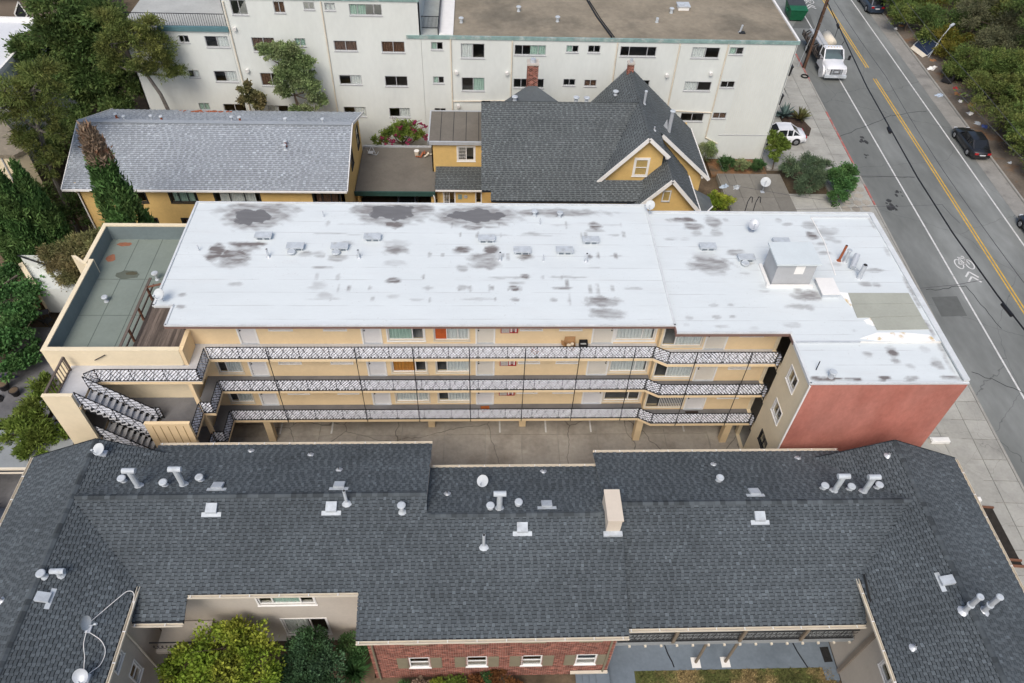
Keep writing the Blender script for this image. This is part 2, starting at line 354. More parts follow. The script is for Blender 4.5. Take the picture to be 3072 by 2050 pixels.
# apron in front of the white block and the small planted yard
ap = MB().box(25.6, 32.6, 55.6, 92, -.3, -.045).build('apron', kerb_c, kind='structure', base=(29, 60, 0))
slabs(ap, [25.6, 27.7, 29.8, 31.1], [56, 58.4, 60.8, 63.2, 65.6, 68, 70.4, 72.8, 75.2, 78, 81, 84, 87, 90], sidewalk_c, clip=lambda x, y: not (29.0 < x < 31.2 and 61 < y < 65))
ap2 = MB().box(30.15, 33, 36, 55.6, -.3, -.06).build('side_path', kerb_c, kind='structure', base=(31, 45, 0))
slabs(ap2, [26.4, 28.3, 30.3], [36, 38.4, 40.8, 43.2, 45.6, 48, 50, 51.8], sidewalk_c)
flag = M('flagstone', (.34, .31, .26), .9, .15, 1, tone=.25)
fl = MB().prism([(30.2, 49.2), (33.2, 49.2), (33.4, 54), (32, 54), (30.3, 50.8)], -.2, -.02).build('flagstone_bed', trim_w, kind='structure', base=(31, 50, 0))
for cx, cy in [(30.8, 49.8), (31.6, 49.7), (32.5, 49.8), (31.1, 50.6), (32.0, 50.6), (32.8, 50.7), (31.6, 51.5), (32.5, 51.6), (32.2, 52.4), (32.9, 52.5), (32.7, 53.3)]:
    MB().prism([(cx+.42*math.cos(t*1.047+.3)*rr.uniform(.75, 1.05), cy+.42*math.sin(t*1.047+.3)*rr.uniform(.75, 1.05)) for t in range(6)], -.02, .02, rr.uniform(.2, .8)).build('flagstone', flag, fl)
# yard slab beside the shingled house
yd = MB().box(20.7, 26.3, 44, 54.3, -.2, .25).build('yard_slab', kerb_c, kind='structure', base=(23, 49, 0))
yard_c = M('yard_concrete', (.20, .19, .165), .9, .14, .6, tone=.12)
slabs(yd, [20.75, 22.1, 23.5, 24.9, 26.25], [44, 47.2, 50.8, 54.25], yard_c, z=.31)
# planting strip of bark and earth at the right front corner
pl = root('planting_bed', 'dark earth planting bed with timber edging beside the sidewalk', 'planting bed', (29, 19.7, 0))
MB().prism([(28.3, 21.6), (29.75, 21.4), (29.75, 17.8), (28.3, 17.8)], -.04, .03).build('soil', M('dark_mulch', (.03, .026, .022), 1, .3, 3, 1, 14), pl)
for y in (21.5, 18.2, 17.85): MB().bar((28.2, y, .06), (29.8, y-.15, .06), .1, .14).build('timber_edging', wood_rd, pl)
for nm, lab, x0, x1, y0, y1 in (('concrete_block', 'long white concrete block at the foot of the red wall', 28.0, 29.2, 25.9, 26.25), ('concrete_block', 'short white concrete block beside the dark planting bed', 28.7, 29.25, 21.75, 22.0)):
    m = MB().prism([(x0, y0), (x1, y0), (x1, y1), (x0, y1)], 0, lambda x, y: .2); m.add([(x0+.06, y0+.05, .2), (x1-.06, y0+.05, .2), (x1-.06, y1-.05, .24), (x0+.06, y1-.05, .24), (x0+.06, y0+.05, .24), (x1-.06, y0+.05, .24)], [(0, 1, 5, 4), (4, 5, 2, 3)])
    tag(m.build(nm, trim_w, base=((x0+x1)/2, y0, 0)), lab, 'concrete block')
# lawn, patio and soil in front of the charcoal-roofed building
MB().box(7.5, 17.4, 4, 12.62, -.3, .0).build('lawn', grass_m, kind='structure', base=(12, 8, 0))
lw = MB(); r2_ = random.Random(11)
for i in range(9000):
    x, y = r2_.uniform(7.6, 17.3), r2_.uniform(9.5, 12.6); h = r2_.uniform(.04, .13); a = r2_.uniform(0, 6.28); dx, dy = .03*math.cos(a), .03*math.sin(a)
    lw.add([(x-dx, y-dy, 0), (x+dx, y+dy, 0), (x+dy*2, y-dx*2, h)], [(0, 1, 2)], r2_.random())
lw.build('grass', M('grass_blades', (.085, .10, .03), 1, .3, .8, tone=.5, col2=(.25, .19, .085), c2=(.46, .58)), label='patchy short lawn of green and straw coloured grass', cat='grass', kind='stuff', base=(12, 11, 0))
pt = MB().box(6.1, 17.6, 12.62, 14.3, -.3, .03).build('patio', patio_b, kind='structure', base=(12, 13, 0))
MB().box(5.9, 7.5, 8, 12.62, -.3, .03).build('patio_path', patio_b, pt)
MB().box(16.9, 17.6, 12.0, 12.62, -.3, .03).build('patio_step', patio_b, pt)
MB().box(-15.3, -5.1, 4, 14.4, -.3, -.02).build('garden_soil', dirt, kind='structure', base=(-10, 10, 0))
MB().box(-5.1, 5.9, 4, 12.55, -.3, -.02).build('garden_bed', dirt, kind='structure', base=(0, 9, 0))
MB().box(-38, -21.2, 8, 36, -.3, -.03).build('alley', M('alley_concrete', (.17, .17, .175), .9, .2, .6, col2=(.11, .11, .115), c2=(.45, .65)), kind='structure', base=(-28, 22, 0))
# ================================================================ shared building pieces
FRONT = lambda Y: ((0, Y), (1, 0), (0, -1))          # wall facing the camera
def pleat(m, F, u0, u1, n, z0, z1, amp=.03, step=.09):
    """hanging curtain / vertical blinds: a zig-zag sheet"""
    O, U, N = F; q = lambda u, nn, z: (O[0]+U[0]*u+N[0]*nn, O[1]+U[1]*u+N[1]*nn, z)
    k = max(2, int((u1-u0)/step)); 
    for i in range(k):
        a, b = u0+(u1-u0)*i/k, u0+(u1-u0)*(i+1)/k; na, nb = n+(amp if i % 2 else -amp), n+(-amp if i % 2 else amp)
        m.poly([q(a, na, z0), q(b, nb, z0), q(b, nb, z1), q(a, na, z1)])
    return m
def window(parent, F, u0, u1, z0, z1, cuts=(.5,), fm=None, fwid=.05, rec=.08, trim=0, tm=None, curtain=None, cfrac=(0, 1), rail=None, bars=0):
    fm = fm or trim_w; m = MB()
    w0, w1 = -rec-.03, -rec+.03
    m.fb(F, u0, u1, w0, w1, z0, z0+fwid); m.fb(F, u0, u1, w0, w1, z1-fwid, z1)
    m.fb(F, u0, u0+fwid, w0, w1, z0+fwid, z1-fwid); m.fb(F, u1-fwid, u1, w0, w1, z0+fwid, z1-fwid)
    xs = [u0]+[u0+(u1-u0)*c for c in cuts]+[u1]
    for c in xs[1:-1]: m.fb(F, c-fwid*.5, c+fwid*.5, w0, w1-.004, z0+fwid, z1-fwid)
    if rail: m.fb(F, u0+fwid, u1-fwid, w0, w1-.006, z0+(z1-z0)*rail-.02, z0+(z1-z0)*rail+.02)
    if bars:
        for i in range(1, bars): 
            c = xs[0]+(xs[1]-xs[0])*i/bars; m.fb(F, c-.012, c+.012, w1-.01, w1+.004, z0+fwid, z1-fwid)
        for i in range(1, bars): 
            c = z0+(z1-z0)*i/bars; m.fb(F, xs[0], xs[1], w1-.012, w1+.002, c-.012, c+.012)
    o = m.build('window', fm, parent)
    for a, b in zip(xs[:-1], xs[1:]): MB().fb(F, a+.01, b-.01, -rec-.008, -rec, z0+.01, z1-.01).build('pane', glass, o)
    if trim:
        t = MB(); t.fb(F, u0-trim, u1+trim, -.02, .03, z0-trim, z0); t.fb(F, u0-trim, u1+trim, -.02, .03, z1, z1+trim); t.fb(F, u0-trim, u0, -.02, .03, z0, z1); t.fb(F, u1, u1+trim, -.02, .03, z0, z1)
        t.fb(F, u0-trim*1.3, u1+trim*1.3, -.02, .06, z0-trim*1.1, z0-trim*.6)
        t.build('casing', tm or trim_w, o)
    if curtain:
        pleat(MB(), F, u0+(u1-u0)*cfrac[0], u0+(u1-u0)*cfrac[1], -rec-.06, z0+.02, z1).build('curtain', curtain, o)
    return o
def door(parent, F, u0, u1, z0, z1, mt, knob_right=True, screen=False):
    m = MB().fb(F, u0+.03, u1-.03, -.10, -.05, z0+.02, z1-.02)
    o = m.build('door', mt, parent)
    fr = MB(); fr.fb(F, u0-.06, u0+.03, -.12, .025, z0, z1+.06); fr.fb(F, u1-.03, u1+.06, -.12, .025, z0, z1+.06); fr.fb(F, u0+.03, u1-.03, -.12, .025, z1-.02, z1+.06); fr.build('door_frame', trim_w, o)
    k_ = u1-.11 if knob_right else u0+.11; O, U, N = F
    for dz, r in ((1.0, .035), (1.17, .03)):
        p = (O[0]+U[0]*k_+N[0]*-.05, O[1]+U[1]*k_+N[1]*-.05, z0+dz); q = (p[0]+N[0]*.06, p[1]+N[1]*.06, p[2])
        MB().cyl(p, q, r, r, 8).build('handle', iron, o)
    MB().fb(F, u0-.02, u1+.02, -.1, .05, z0+.003, z0+.035).build('threshold', galv, o)
    return o
# ================================================================ MAIN APARTMENT BUILDING
AP = root('apartment_building', 'long three storey apartment block with white flat roof and lace pattern balcony railings', 'building', (0, 30, 0))
FL = (2.55, 5.2, 7.86); YA, YB = 27.2, 26.75
FA, FB = FRONT(YA), FRONT(YB)
opsA, opsB, items = [], [], []
for k_, z in enumerate(FL):
    for a, b in ((-12.7, -11.8), (-6.24, -5.28), (-.2, .74), (6.05, 7.15)): opsA.append((a, b, z, z+2.05)); items.append(('d', FA, a, b, z, z+2.05, k_))
    for a, b in ((-11.04, -9.87), (-8.2, -7.05), (2.15, 3.28), (4.25, 5.4)): opsA.append((a, b, z+1.07, z+1.95)); items.append(('s', FA, a, b, z+1.07, z+1.95, k_))
    for a, b, t in ((-4.9, -3.0, 'w1'), (-2.45, -.6, 'w2'), (7.3, 9.4, 'w3')): opsA.append((a, b, z+.26, z+1.95)); items.append((t, FA, a, b, z+.26, z+1.95, k_))
    if k_ < 2: opsA.append((-14.45, -13.15, z+.26, z+1.95)); items.append(('w0', FA, -14.45, -13.15, z+.26, z+1.95, k_))
    opsB.append((9.75, 11.9, z+.26, z+1.95)); items.append(('w4', FB, 9.75, 11.9, z+.26, z+1.95, k_))
    opsB.append((12.02, 13.3, z, z+2.05)); items.append(('d', FB, 12.1, 13.2, z, z+2.05, k_)); opsB[-1] = (12.1, 13.2, z, z+2.05)
    opsB.append((13.9, 15.1, z+1.07, z+1.95)); items.append(('s', FB, 13.9, 15.1, z+1.07, z+1.95, k_))
MB().wall(FA, -15.4, 9.6, 2.5, 10.3, opsA).build('wall', stucco_b, AP)
w = MB().wall(FB, 9.6, 16.0, 2.5, 10.3, opsB); w.box(9.6, 9.8, YB+.2, YA, 2.5, 10.3); w.build('wall', stucco_b, AP)
for t, F, a, b, z0, z1, k_ in items:
    if t == 'd': door(AP, F, a, b, z0, z1, door_c if (a > -1 and k_ == 2) or k_ == 1 and a > -1 else door_w, knob_right=(a > 5 and a < 8))
    elif t == 's': window(AP, F, a, b, z0, z1, (.5,), trim_w, .04, .06, .045)
    elif t == 'w0': window(AP, F, a, b, z0, z1, (.35,), trim_w, .05, .08, .06, trim_c, curt_w, (.3, 1))
    elif t == 'w1': window(AP, F, a, b, z0, z1, (.68,), trim_w, .06, .08, .08, trim_w if k_ == 2 else trim_c, (curt_w, curt_o, curt_g)[k_], (0, .68 if k_ else 1), )
    elif t == 'w2':
        o = window(AP, F, a, b, z0, z1, (.36, .68) if k_ == 2 else (.33,), trim_w, .05, .08, .06, trim_c, curt_w, (.36, 1) if k_ == 2 else (.3, 1))
        if k_ == 2: MB().fb(F, a+.06, a+.66, -.1, -.07, z0+.05, z1).build('orange_panel', curt_r, o, label='orange panel closing the left light')
    elif t == 'w3': window(AP, F, a, b, z0, z1, (.68,), trim_w, .06, .08, .08, trim_w if k_ == 2 else trim_c, curt_w if k_ else None, (0, .95))
    elif t == 'w4': 
        o = window(AP, F, a, b, z0, z1, (.33,), trim_w if k_ else frame_d, .05, .08, .07, trim_c, curt_w if k_ else None, (.33, 1))
        if k_ == 0:
            for i in range(14): MB().fb(F, a+.75+i*.1, a+.78+i*.1, -.02, .01, z0+.02, z1).build('security_bar', trim_w, o)
# interior back wall so rooms have depth
MB().box(-15.2, 15.9, 31.0, 31.2, 2.6, 10.2).build('inner_wall', inter, AP)
for k_, z in enumerate(FL):    # red-framed cabinet on each balcony wall
    c = MB().fb(FA, 1.08, 2.0, .0, .09, z+.9, z+1.5).build('fire_cabinet', M('cabinet_red%d' % k_, (.42, .03, .03), .5, .05, 3), AP)
    MB().fb(FA, 1.12, 1.55, .09, .10, z+.94, z+1.46).build('notice', M('notice_paper%d' % k_, (.5, .46, .42), .6, .2, 8), c)
    m = MB()
    for i in range(3): m.fb(FA, 1.6+i*.12, 1.68+i*.12, .09, .102, z+1.0+.06*(i % 2), z+1.34)
    m.build('printed_figure', trim_w, c); MB().fb(FA, 1.74, 1.78, .102, .108, z+.98, z+1.4).build('printed_figure', iron, c)
# slabs, painted walkways
SL = {}
def slab(z, th, poly, top=grey_floor, mat=stucco_b, nm='balcony_slab'):
    o = MB().prism(poly, z-th, z-.006).build(nm, mat, AP); MB().prism(poly, z-.006, z).build('walkway_paint', top, o); return o
edge = lambda: [(9.25, 26.1), (9.95, 25.68), (15.9, 25.68), (15.9, 35.4)]
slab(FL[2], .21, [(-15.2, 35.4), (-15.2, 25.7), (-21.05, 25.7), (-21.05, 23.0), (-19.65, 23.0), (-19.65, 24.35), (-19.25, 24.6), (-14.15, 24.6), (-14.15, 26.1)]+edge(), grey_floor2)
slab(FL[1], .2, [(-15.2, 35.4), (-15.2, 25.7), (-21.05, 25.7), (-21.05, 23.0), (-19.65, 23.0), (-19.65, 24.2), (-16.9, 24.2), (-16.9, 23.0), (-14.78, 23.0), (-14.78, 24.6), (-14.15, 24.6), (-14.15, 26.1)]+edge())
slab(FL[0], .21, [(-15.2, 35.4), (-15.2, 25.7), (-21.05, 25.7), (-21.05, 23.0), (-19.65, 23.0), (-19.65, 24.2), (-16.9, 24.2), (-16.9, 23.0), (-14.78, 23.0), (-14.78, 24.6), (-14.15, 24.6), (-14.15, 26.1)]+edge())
# right-hand projecting block with the red flank
FS = ((15.9, 0), (0, 1), (-1, 0))
ops = [(25.35, 26.7, z+.01, z+2.3) for z in FL]+[(25.35, 26.7, 0, 2.3)]
wins = [(23.35, 24.35, 8.3, 9.25), (23.35, 24.35, 5.63, 6.55), (23.35, 24.35, 2.95, 3.8)]
MB().wall(FS, 22.36, 27.0, 0, 10.1, ops+wins).build('side_wall', stucco_p, AP)
for i, (a, b, c, d_) in enumerate(wins): window(AP, FS, a, b, c, d_, (.5,), trim_w if i < 2 else frame_d, .06, .05, .07 if i < 2 else .03, trim_w if i < 2 else frame_d)
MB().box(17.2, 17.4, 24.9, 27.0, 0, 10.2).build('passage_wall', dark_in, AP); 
MB().box(15.95, 17.3, 25.15, 25.33, 0, 10.2).build('passage_wall', inter, AP)
rw = MB().box(15.9, 23.7, 22.3, 22.36, 0, 10.25).build('end_wall', stucco_r, AP, label='red stucco flank wall')
MB().tube([(15.86, 22.24, 10.2), (15.86, 22.24, .1)], .05, 6).build('downspout', trim_w, AP)
MB().box(23.66, 23.72, 22.36, 35.45, 0, 10.25).build('street_wall', stucco_b, AP)
MB().box(-15.4, 23.66, 35.4, 35.5, 0, 10.25).build('rear_wall', stucco_b, AP)
MB().box(-15.4, -15.32, 27.2, 35.4, 7.9, 10.3).build('gable_wall', stucco_b, AP)
MB().box(-15.2, 15.8, 32.6, 32.8, 0, 2.34).build('carport_rear_wall', stucco_b, AP)
for x, y in ((9.55, 26.5), (14.9, 26.3), (-12.5, 26.6), (-3.0, 27.6), (2.6, 27.6)):
    MB().box(x-.2, x+.2, y-.2, y+.2, 0, 2.36).build('pillar', stucco_b, AP)
# roof: dense sheets carry the shape of old stains as an attribute
ST = [(-13.06,34.75,.84,.59,-.75),(-12.89,35.16,1.78,.93,.45),(-5.14,35.23,1.11,.56,-.95),(-4.96,34.04,.49,.23,.8),(-6.73,35.48,.62,.47,.5),(-3.5,35.51,.62,.54,.5),(-5.08,34.56,1.06,.46,.4),(-.25,34.94,1.28,.47,-.95),(-.37,33.95,.57,.23,.55),(.65,33.89,.33,.1,.35),(-14.47,31.55,.38,.59,.75),(-12.94,32.28,.85,.15,.75),(-13.34,31.26,.76,.47,.7),(-12.88,31.98,.62,.3,.5),(-13.24,30.8,.53,.17,.5),(-13.41,30.56,.68,.23,.3),(-7.51,32.38,.31,.17,.35),(-9.52,31.5,.31,.17,.4),(-8.9,31.43,.23,.21,.35),(-7.82,31.12,.46,.21,.35),(-4.64,31.91,.55,.36,.5),(-4.67,32.34,.63,.31,.2),(-4.6,29.36,.34,.18,.65),(-4.63,30.72,.46,.23,.2),(-.99,31.87,.43,.24,.75),(.63,31.88,.36,.3,.65),(.23,31.22,.7,.33,.5),(.31,30.63,.7,.29,.4),(-1,30.34,.27,.23,.3),(-12.85,29.02,.29,.13,.3),(-15.37,28.21,.2,.13,.4),(-15.17,27.33,.2,.12,.35),(-8.42,28.96,.37,.27,.18),(-8.09,28.16,.36,.21,.2),(-.98,28.82,.22,.16,.3),(-4.5,28.11,.29,.13,.2),(4.57,35.25,2.36,.3,.45),(2.68,35.33,.29,.19,.55),(5.62,35.33,.3,.19,.5),(6.63,34.07,.29,.29,.65),(6.58,33.62,.49,.13,.3),(2.96,33.27,.49,.13,.3),(2.51,31.35,.35,.24,.6),(2.4,29.7,.23,.16,.7),(1.8,28.77,.23,.18,.75),(1.89,29.16,.34,.09,.4),(4.4,28.78,.45,.08,.5),(4.65,29.06,.08,.33,.5),(6.41,27.76,.71,.3,.5),(6.28,27.92,.37,.13,.5),(6.53,26.87,.74,.31,.45),(6.21,26.97,.29,.17,.5),(1.81,27.91,.22,.11,.4),(5.84,28.73,.09,.27,.3),(6.25,28.68,.06,.33,.35),(4.67,27.86,.06,.32,.3),(3.85,27.86,.15,.11,.35),(7.05,28.73,.08,.22,.3),(11.93,34.78,.64,.19,.6),(12.49,34.19,.5,.26,.45),(13.75,34.6,.41,.47,.4),(12.57,33.56,.25,.23,.25),(13.7,33.57,.29,.23,.3),(18.17,34.44,.26,.13,.35),(17.76,34.8,.17,.16,.35),(14.38,31.88,.45,.22,.4),(12.78,30.82,.96,.53,.45),(13.04,30.58,.64,.35,.4),(12.69,31.53,.65,.3,.2),(12.94,30.11,.47,.19,.3),(14.52,30.12,.28,.09,.35),(14.96,30.94,.32,.12,.35),(12.31,27.59,.21,.09,.35),(13.19,27.61,.14,.09,.35),(12.28,26.74,.21,.1,.35),(13.1,26.74,.13,.08,.3),(17.14,28.54,.23,.33,.4),(16.56,27.59,.34,.09,.25),(19.32,33.41,.3,.28,.65),(20.28,33.73,.51,.39,.3),(19.46,34.36,.36,.29,.35),(19.63,32.65,.25,.15,.35),(20.38,33.11,.3,.15,.3),(18.25,32.04,.16,.15,.45),(18.79,31.85,.25,.12,.3),(19.58,31.85,.28,.15,.35),(18.71,32.71,.4,.12,.2),(20.9,33.9,.2,.19,.3),(21.95,30.39,.44,.14,.4),(21.06,29.25,.28,.16,.35),(21.61,29.21,.19,.14,.35),(17.52,28.33,.7,.29,.5),(17.96,28.26,.28,.2,.5),(16.95,27.51,.68,.15,.3),(17.33,27.42,.27,.18,.25),(19.39,24.26,.22,.14,.35),(20.67,24.31,.24,.17,.7),(20.65,23.82,.22,.16,.4),(21.22,23.41,.19,.13,.3),(22.72,23.6,.28,.28,.45),(22.47,24.56,.22,.17,.15),(16.62,22.63,.46,.13,.55),(18.21,22.52,.13,.06,.7),(19.51,22.51,.17,.06,.4),(20.75,22.45,.17,.06,.4)]
def stain_mat():
    m = M('white_roof_coating', (.635, .68, .685), .75, .03, .5, .12, 50, stretch=(.5, 2, 1)); n = m.node_tree.nodes; l = m.node_tree.links; b = n['Principled BSDF']; src = b.inputs['Base Color'].links[0].from_socket
    ge = n.new('ShaderNodeNewGeometry')
    def noise(sc, st):
        mp = n.new('ShaderNodeMapping'); mp.inputs['Scale'].default_value = st; l.new(ge.outputs['Position'], mp.inputs[0])
        t = n.new('ShaderNodeTexNoise'); t.inputs['Scale'].default_value = sc; t.inputs['Detail'].default_value = 5; l.new(mp.outputs[0], t.inputs['Vector']); return t.outputs[0]
    def math_(op, a, bb):
        t = n.new('ShaderNodeMath'); t.operation = op; t.use_clamp = True
        for s, v in ((t.inputs[0], a), (t.inputs[1], bb)):
            if isinstance(v, (int, float)): s.default_value = v
            else: l.new(v, s)
        return t.outputs[0]
    def mr(x, a, bb, c, d_):
        t = n.new('ShaderNodeMapRange'); l.new(x, t.inputs[0])
        for i, v in enumerate((a, bb, c, d_)): t.inputs[i+1].default_value = v
        return t.outputs[0]
    def mix(f, a, bb):
        t = n.new('ShaderNodeMix'); t.data_type = 'RGBA'; l.new(f, t.inputs[0]); l.new(a, t.inputs[6]); t.inputs[7].default_value = (*bb, 1); return t.outputs[2]
    at = n.new('ShaderNodeAttribute'); at.attribute_name = 'stain'; ap_ = n.new('ShaderNodeAttribute'); ap_.attribute_name = 'mastic'
    streak = mr(noise(1.6, (.6, 2.6, 1)), .30, .62, .5, 1.6)
    haze_ = mr(noise(.8, (.4, 1.6, 1)), .56, .8, 0, .16)
    c = mix(haze_, src, (.52, .50, .48))
    c = mix(math_('MULTIPLY', at.outputs['Fac'], streak), c, (.17, .155, .15))
    sx = n.new('ShaderNodeSeparateXYZ'); l.new(ge.outputs['Position'], sx.inputs[0])
    fr = n.new('ShaderNodeMath'); fr.operation = 'PINGPONG'; fr.inputs[1].default_value = .49; l.new(sx.outputs['Y'], fr.inputs[0])
    lap = math_('MULTIPLY', mr(fr.outputs[0], 0, .045, 1, 0), mr(noise(1.1, (.5, 1, 1)), .4, .62, 0, .42))
    c = mix(lap, c, (.30, .30, .30))
    grit = math_('MULTIPLY', mr(noise(9, (1, 1, 1)), .62, .75, 0, 1), mr(noise(.5, (1, 1, 1)), .4, .7, .05, .4)); c = mix(grit, c, (.33, .31, .29))
    pf = mr(ap_.outputs['Fac'], .42, .50, 0, .92)
    c = mix(pf, c, (.135, .135, .14)); l.new(c, b.inputs['Base Color']); return m
roof_w = stain_mat()
def vnoise(x, y, s):
    return (np.sin(x*3.1*s+1.3*np.sin(y*2.3*s+.7))+np.sin(y*4.7*s+1.9*np.sin(x*1.9*s+2.1))+np.sin((x+y)*6.3*s+1.1))/3
def membrane(nm, x0, x1, y0, y1, z, parent, step=.1, notch=None, mat=None):
    nx, ny = int((x1-x0)/step)+1, int((y1-y0)/step)+1
    X, Y = np.meshgrid(np.linspace(x0, x1, nx), np.linspace(y0, y1, ny)); s = np.zeros_like(X); ms = np.zeros_like(X)
    for cx, cy, rx, ry, dv in ST:
        d_ = np.sqrt(((X-cx)/(rx*1.2))**2+((Y-cy)/(ry*1.25))**2)+.28*vnoise(X+cx, Y+cy, 1.3)+.16*vnoise(X, Y, 3.1)
        if dv < 0: ms = np.maximum(ms, np.clip(1-.55*d_, 0, 1)); s = np.maximum(s, .5*np.clip((1.9-d_)*1.6, 0, 1))
        else: s = np.maximum(s, 1.1*dv*np.clip((1.2-d_)/.5, 0, 1))
    Z = z+.012*vnoise(X*.25, Y*.25, 1)
    me = bpy.data.meshes.new(nm); v = np.stack([X.ravel()-OFF[parent.name][0], Y.ravel()-OFF[parent.name][1], Z.ravel()-OFF[parent.name][2]], 1)
    i = np.arange(ny*nx).reshape(ny, nx); f = np.stack([i[:-1, :-1].ravel(), i[:-1, 1:].ravel(), i[1:, 1:].ravel(), i[1:, :-1].ravel()], 1)
    if notch:
        cxs = X.ravel()[f].mean(1); cys = Y.ravel()[f].mean(1); f = f[~notch(cxs, cys)]
    me.from_pydata(v.tolist(), [], f.tolist())
    for nm2, a in (('stain', s), ('mastic', ms)):
        at = me.attributes.new(nm2, 'FLOAT', 'POINT'); at.data.foreach_set('value', a.ravel().astype(np.float32))
    me.materials.append(mat or roof_w); me.polygons.foreach_set('use_smooth', [True]*len(me.polygons))
    o = bpy.data.objects.new(nm, me); COL.objects.link(o); o.parent = parent; OFF[o.name] = OFF[parent.name]; return o
for i_ in range(70):      # lines of drip marks along the sheet laps
    x_ = random.uniform(-9, 8.5); y_ = random.choice((28.75, 27.9, 29.6, 31.4, 33.2, 34.1, 30.4))+random.uniform(-.05, .05)
    ST.append((x_, y_, random.uniform(.05, .1), random.uniform(.1, .28), random.uniform(.2, .5)) if i_ % 3 else (x_, y_, random.uniform(.3, .9), random.uniform(.05, .08), random.uniform(.15, .35)))
for i_ in range(24): ST.append((random.uniform(10.5, 23), random.uniform(23, 35), random.uniform(.1, .4), random.uniform(.06, .16), random.uniform(.1, .3)))
for i_ in range(14): ST.append((random.uniform(16.2, 23.2), 22.6+random.uniform(0, .12), random.uniform(.1, .4), random.uniform(.05, .12), random.uniform(.4, .8)))
for i_ in range(10): ST.append((23.3+random.uniform(-.1, .1), random.uniform(23, 35), random.uniform(.06, .12), random.uniform(.2, .6), random.uniform(.2, .5)))
roofL = MB().prism([(-16.6, 36.0), (-16.6, 27.45), (-15.6, 27.45), (-15.6, 26.05), (9.9, 26.05), (9.9, 36.0)], 10.3, 10.47).build('roof', edge_w, AP)
membrane('roof_membrane', -16.55, 9.9, 26.1, 35.95, 10.49, roofL, notch=lambda x, y: (x < -15.55) & (y < 27.5))
roofR = MB().prism([(9.92, 25.62), (15.85, 25.62), (15.85, 25.0), (23.7, 25.0), (23.7, 35.5), (9.92, 35.5)], 10.2, 10.36).build('roof', trim_w, AP)
membrane('roof_membrane', 9.95, 23.5, 25.0, 35.45, 10.38, roofR, notch=lambda x, y: (x < 15.85) & (y < 25.65))
roofB = MB().box(15.85, 23.7, 22.34, 24.99, 10.1, 10.24).build('roof', trim_w, AP)
membrane('roof_membrane', 15.9, 23.5, 22.45, 24.98, 10.26, roofB)
for rf, segs in ((roofL, [((-16.55, 36.0), (-16.55, 27.4)), ((-16.6, 27.42), (-15.55, 27.42)), ((-15.58, 27.4), (-15.58, 26.0)), ((-15.6, 26.03), (9.95, 26.03)), ((-16.6, 36.02), (9.95, 36.02)), ((9.9, 26.0), (9.9, 36.0))]),
                 (roofR, [((9.95, 25.6), (15.9, 25.6)), ((9.95, 35.52), (23.7, 35.52)), ((23.6, 22.4), (23.6, 35.5)), ((19.8, 35.1), (23.4, 35.1))]), (roofB, [((15.85, 22.32), (23.7, 22.32)), ((15.87, 22.3), (15.87, 25.6))])):
    zt = {roofL.name: 10.5, roofR.name: 10.40, roofB.name: 10.3}[rf.name]
    for (xa, ya), (xb, yb) in segs: MB().bar((xa, ya, zt), (xb, yb, zt), .11 if xa != 23.6 else .3, .1).build('edge_trim', edge_w, rf)
MB().bar((15.9, 25.0, 10.33), (19.25, 25.0, 10.33), .05, .14).build('roof_step', galv, roofR)
MB().bar((19.88, 32.8, 10.4), (19.6, 30.0, 10.4), .06, .03).build('seam', trim_w, roofR); MB().bar((19.8, 35.1, 10.4), (19.88, 32.8, 10.4), .06, .03).build('seam', trim_w, roofR)
fa = MB(); fa.box(-15.62, 9.9, 26.0, 26.05, 10.27, 10.45); fa.box(9.9, 15.84, 25.56, 25.61, 10.14, 10.34); fa.box(9.9, 9.96, 25.6, 26.03, 10.2, 10.44); fa.box(-15.67, -15.62, 26.0, 27.4, 10.28, 10.45); fa.box(15.8, 15.86, 25.0, 25.6, 10.14, 10.34)
fa.build('fascia', fascia_br, roofL)
MB().box(-15.4, 9.9, 26.1, 27.3, 10.27, 10.297).build('soffit', stucco_b, roofL); MB().box(9.95, 15.85, 25.65, 27.0, 10.17, 10.198).build('soffit', stucco_b, roofR)
# repair sheets on the street end of the roof
sheet_m = M('grey_green_felt', (.36, .37, .315), .9, .08, .8)
for i, pg in enumerate(([(19.82, 28.53), (23.15, 28.53), (23.15, 27.72), (19.75, 27.68)], [(19.72, 27.66), (23.15, 27.70), (23.15, 26.80), (19.67, 26.67)], [(20.35, 26.67), (23.15, 26.78), (23.15, 25.84), (20.4, 25.78)])):
    MB().prism(pg, 10.385, 10.412+.004*(i % 2)).build('repair_sheet', sheet_m, roofR)
fresh = M('fresh_white_sealant', (.86, .86, .84), .6, .04, 2, col2=(.62, .48, .26), c2=(.56, .66))
for pg in ([(19.3, 25.2), (20.2, 25.05), (21.6, 24.99), (23.2, 25.02), (23.0, 25.45), (21.8, 25.6), (20.3, 25.6)], [(19.95, 26.5), (20.35, 26.65), (20.4, 26.1), (20.0, 26.25)], [(19.35, 28.6), (19.8, 28.55), (19.68, 27.4), (19.5, 27.9)]):
    MB().prism(pg, 10.38, 10.402).build('sealant_patch', fresh, roofR)
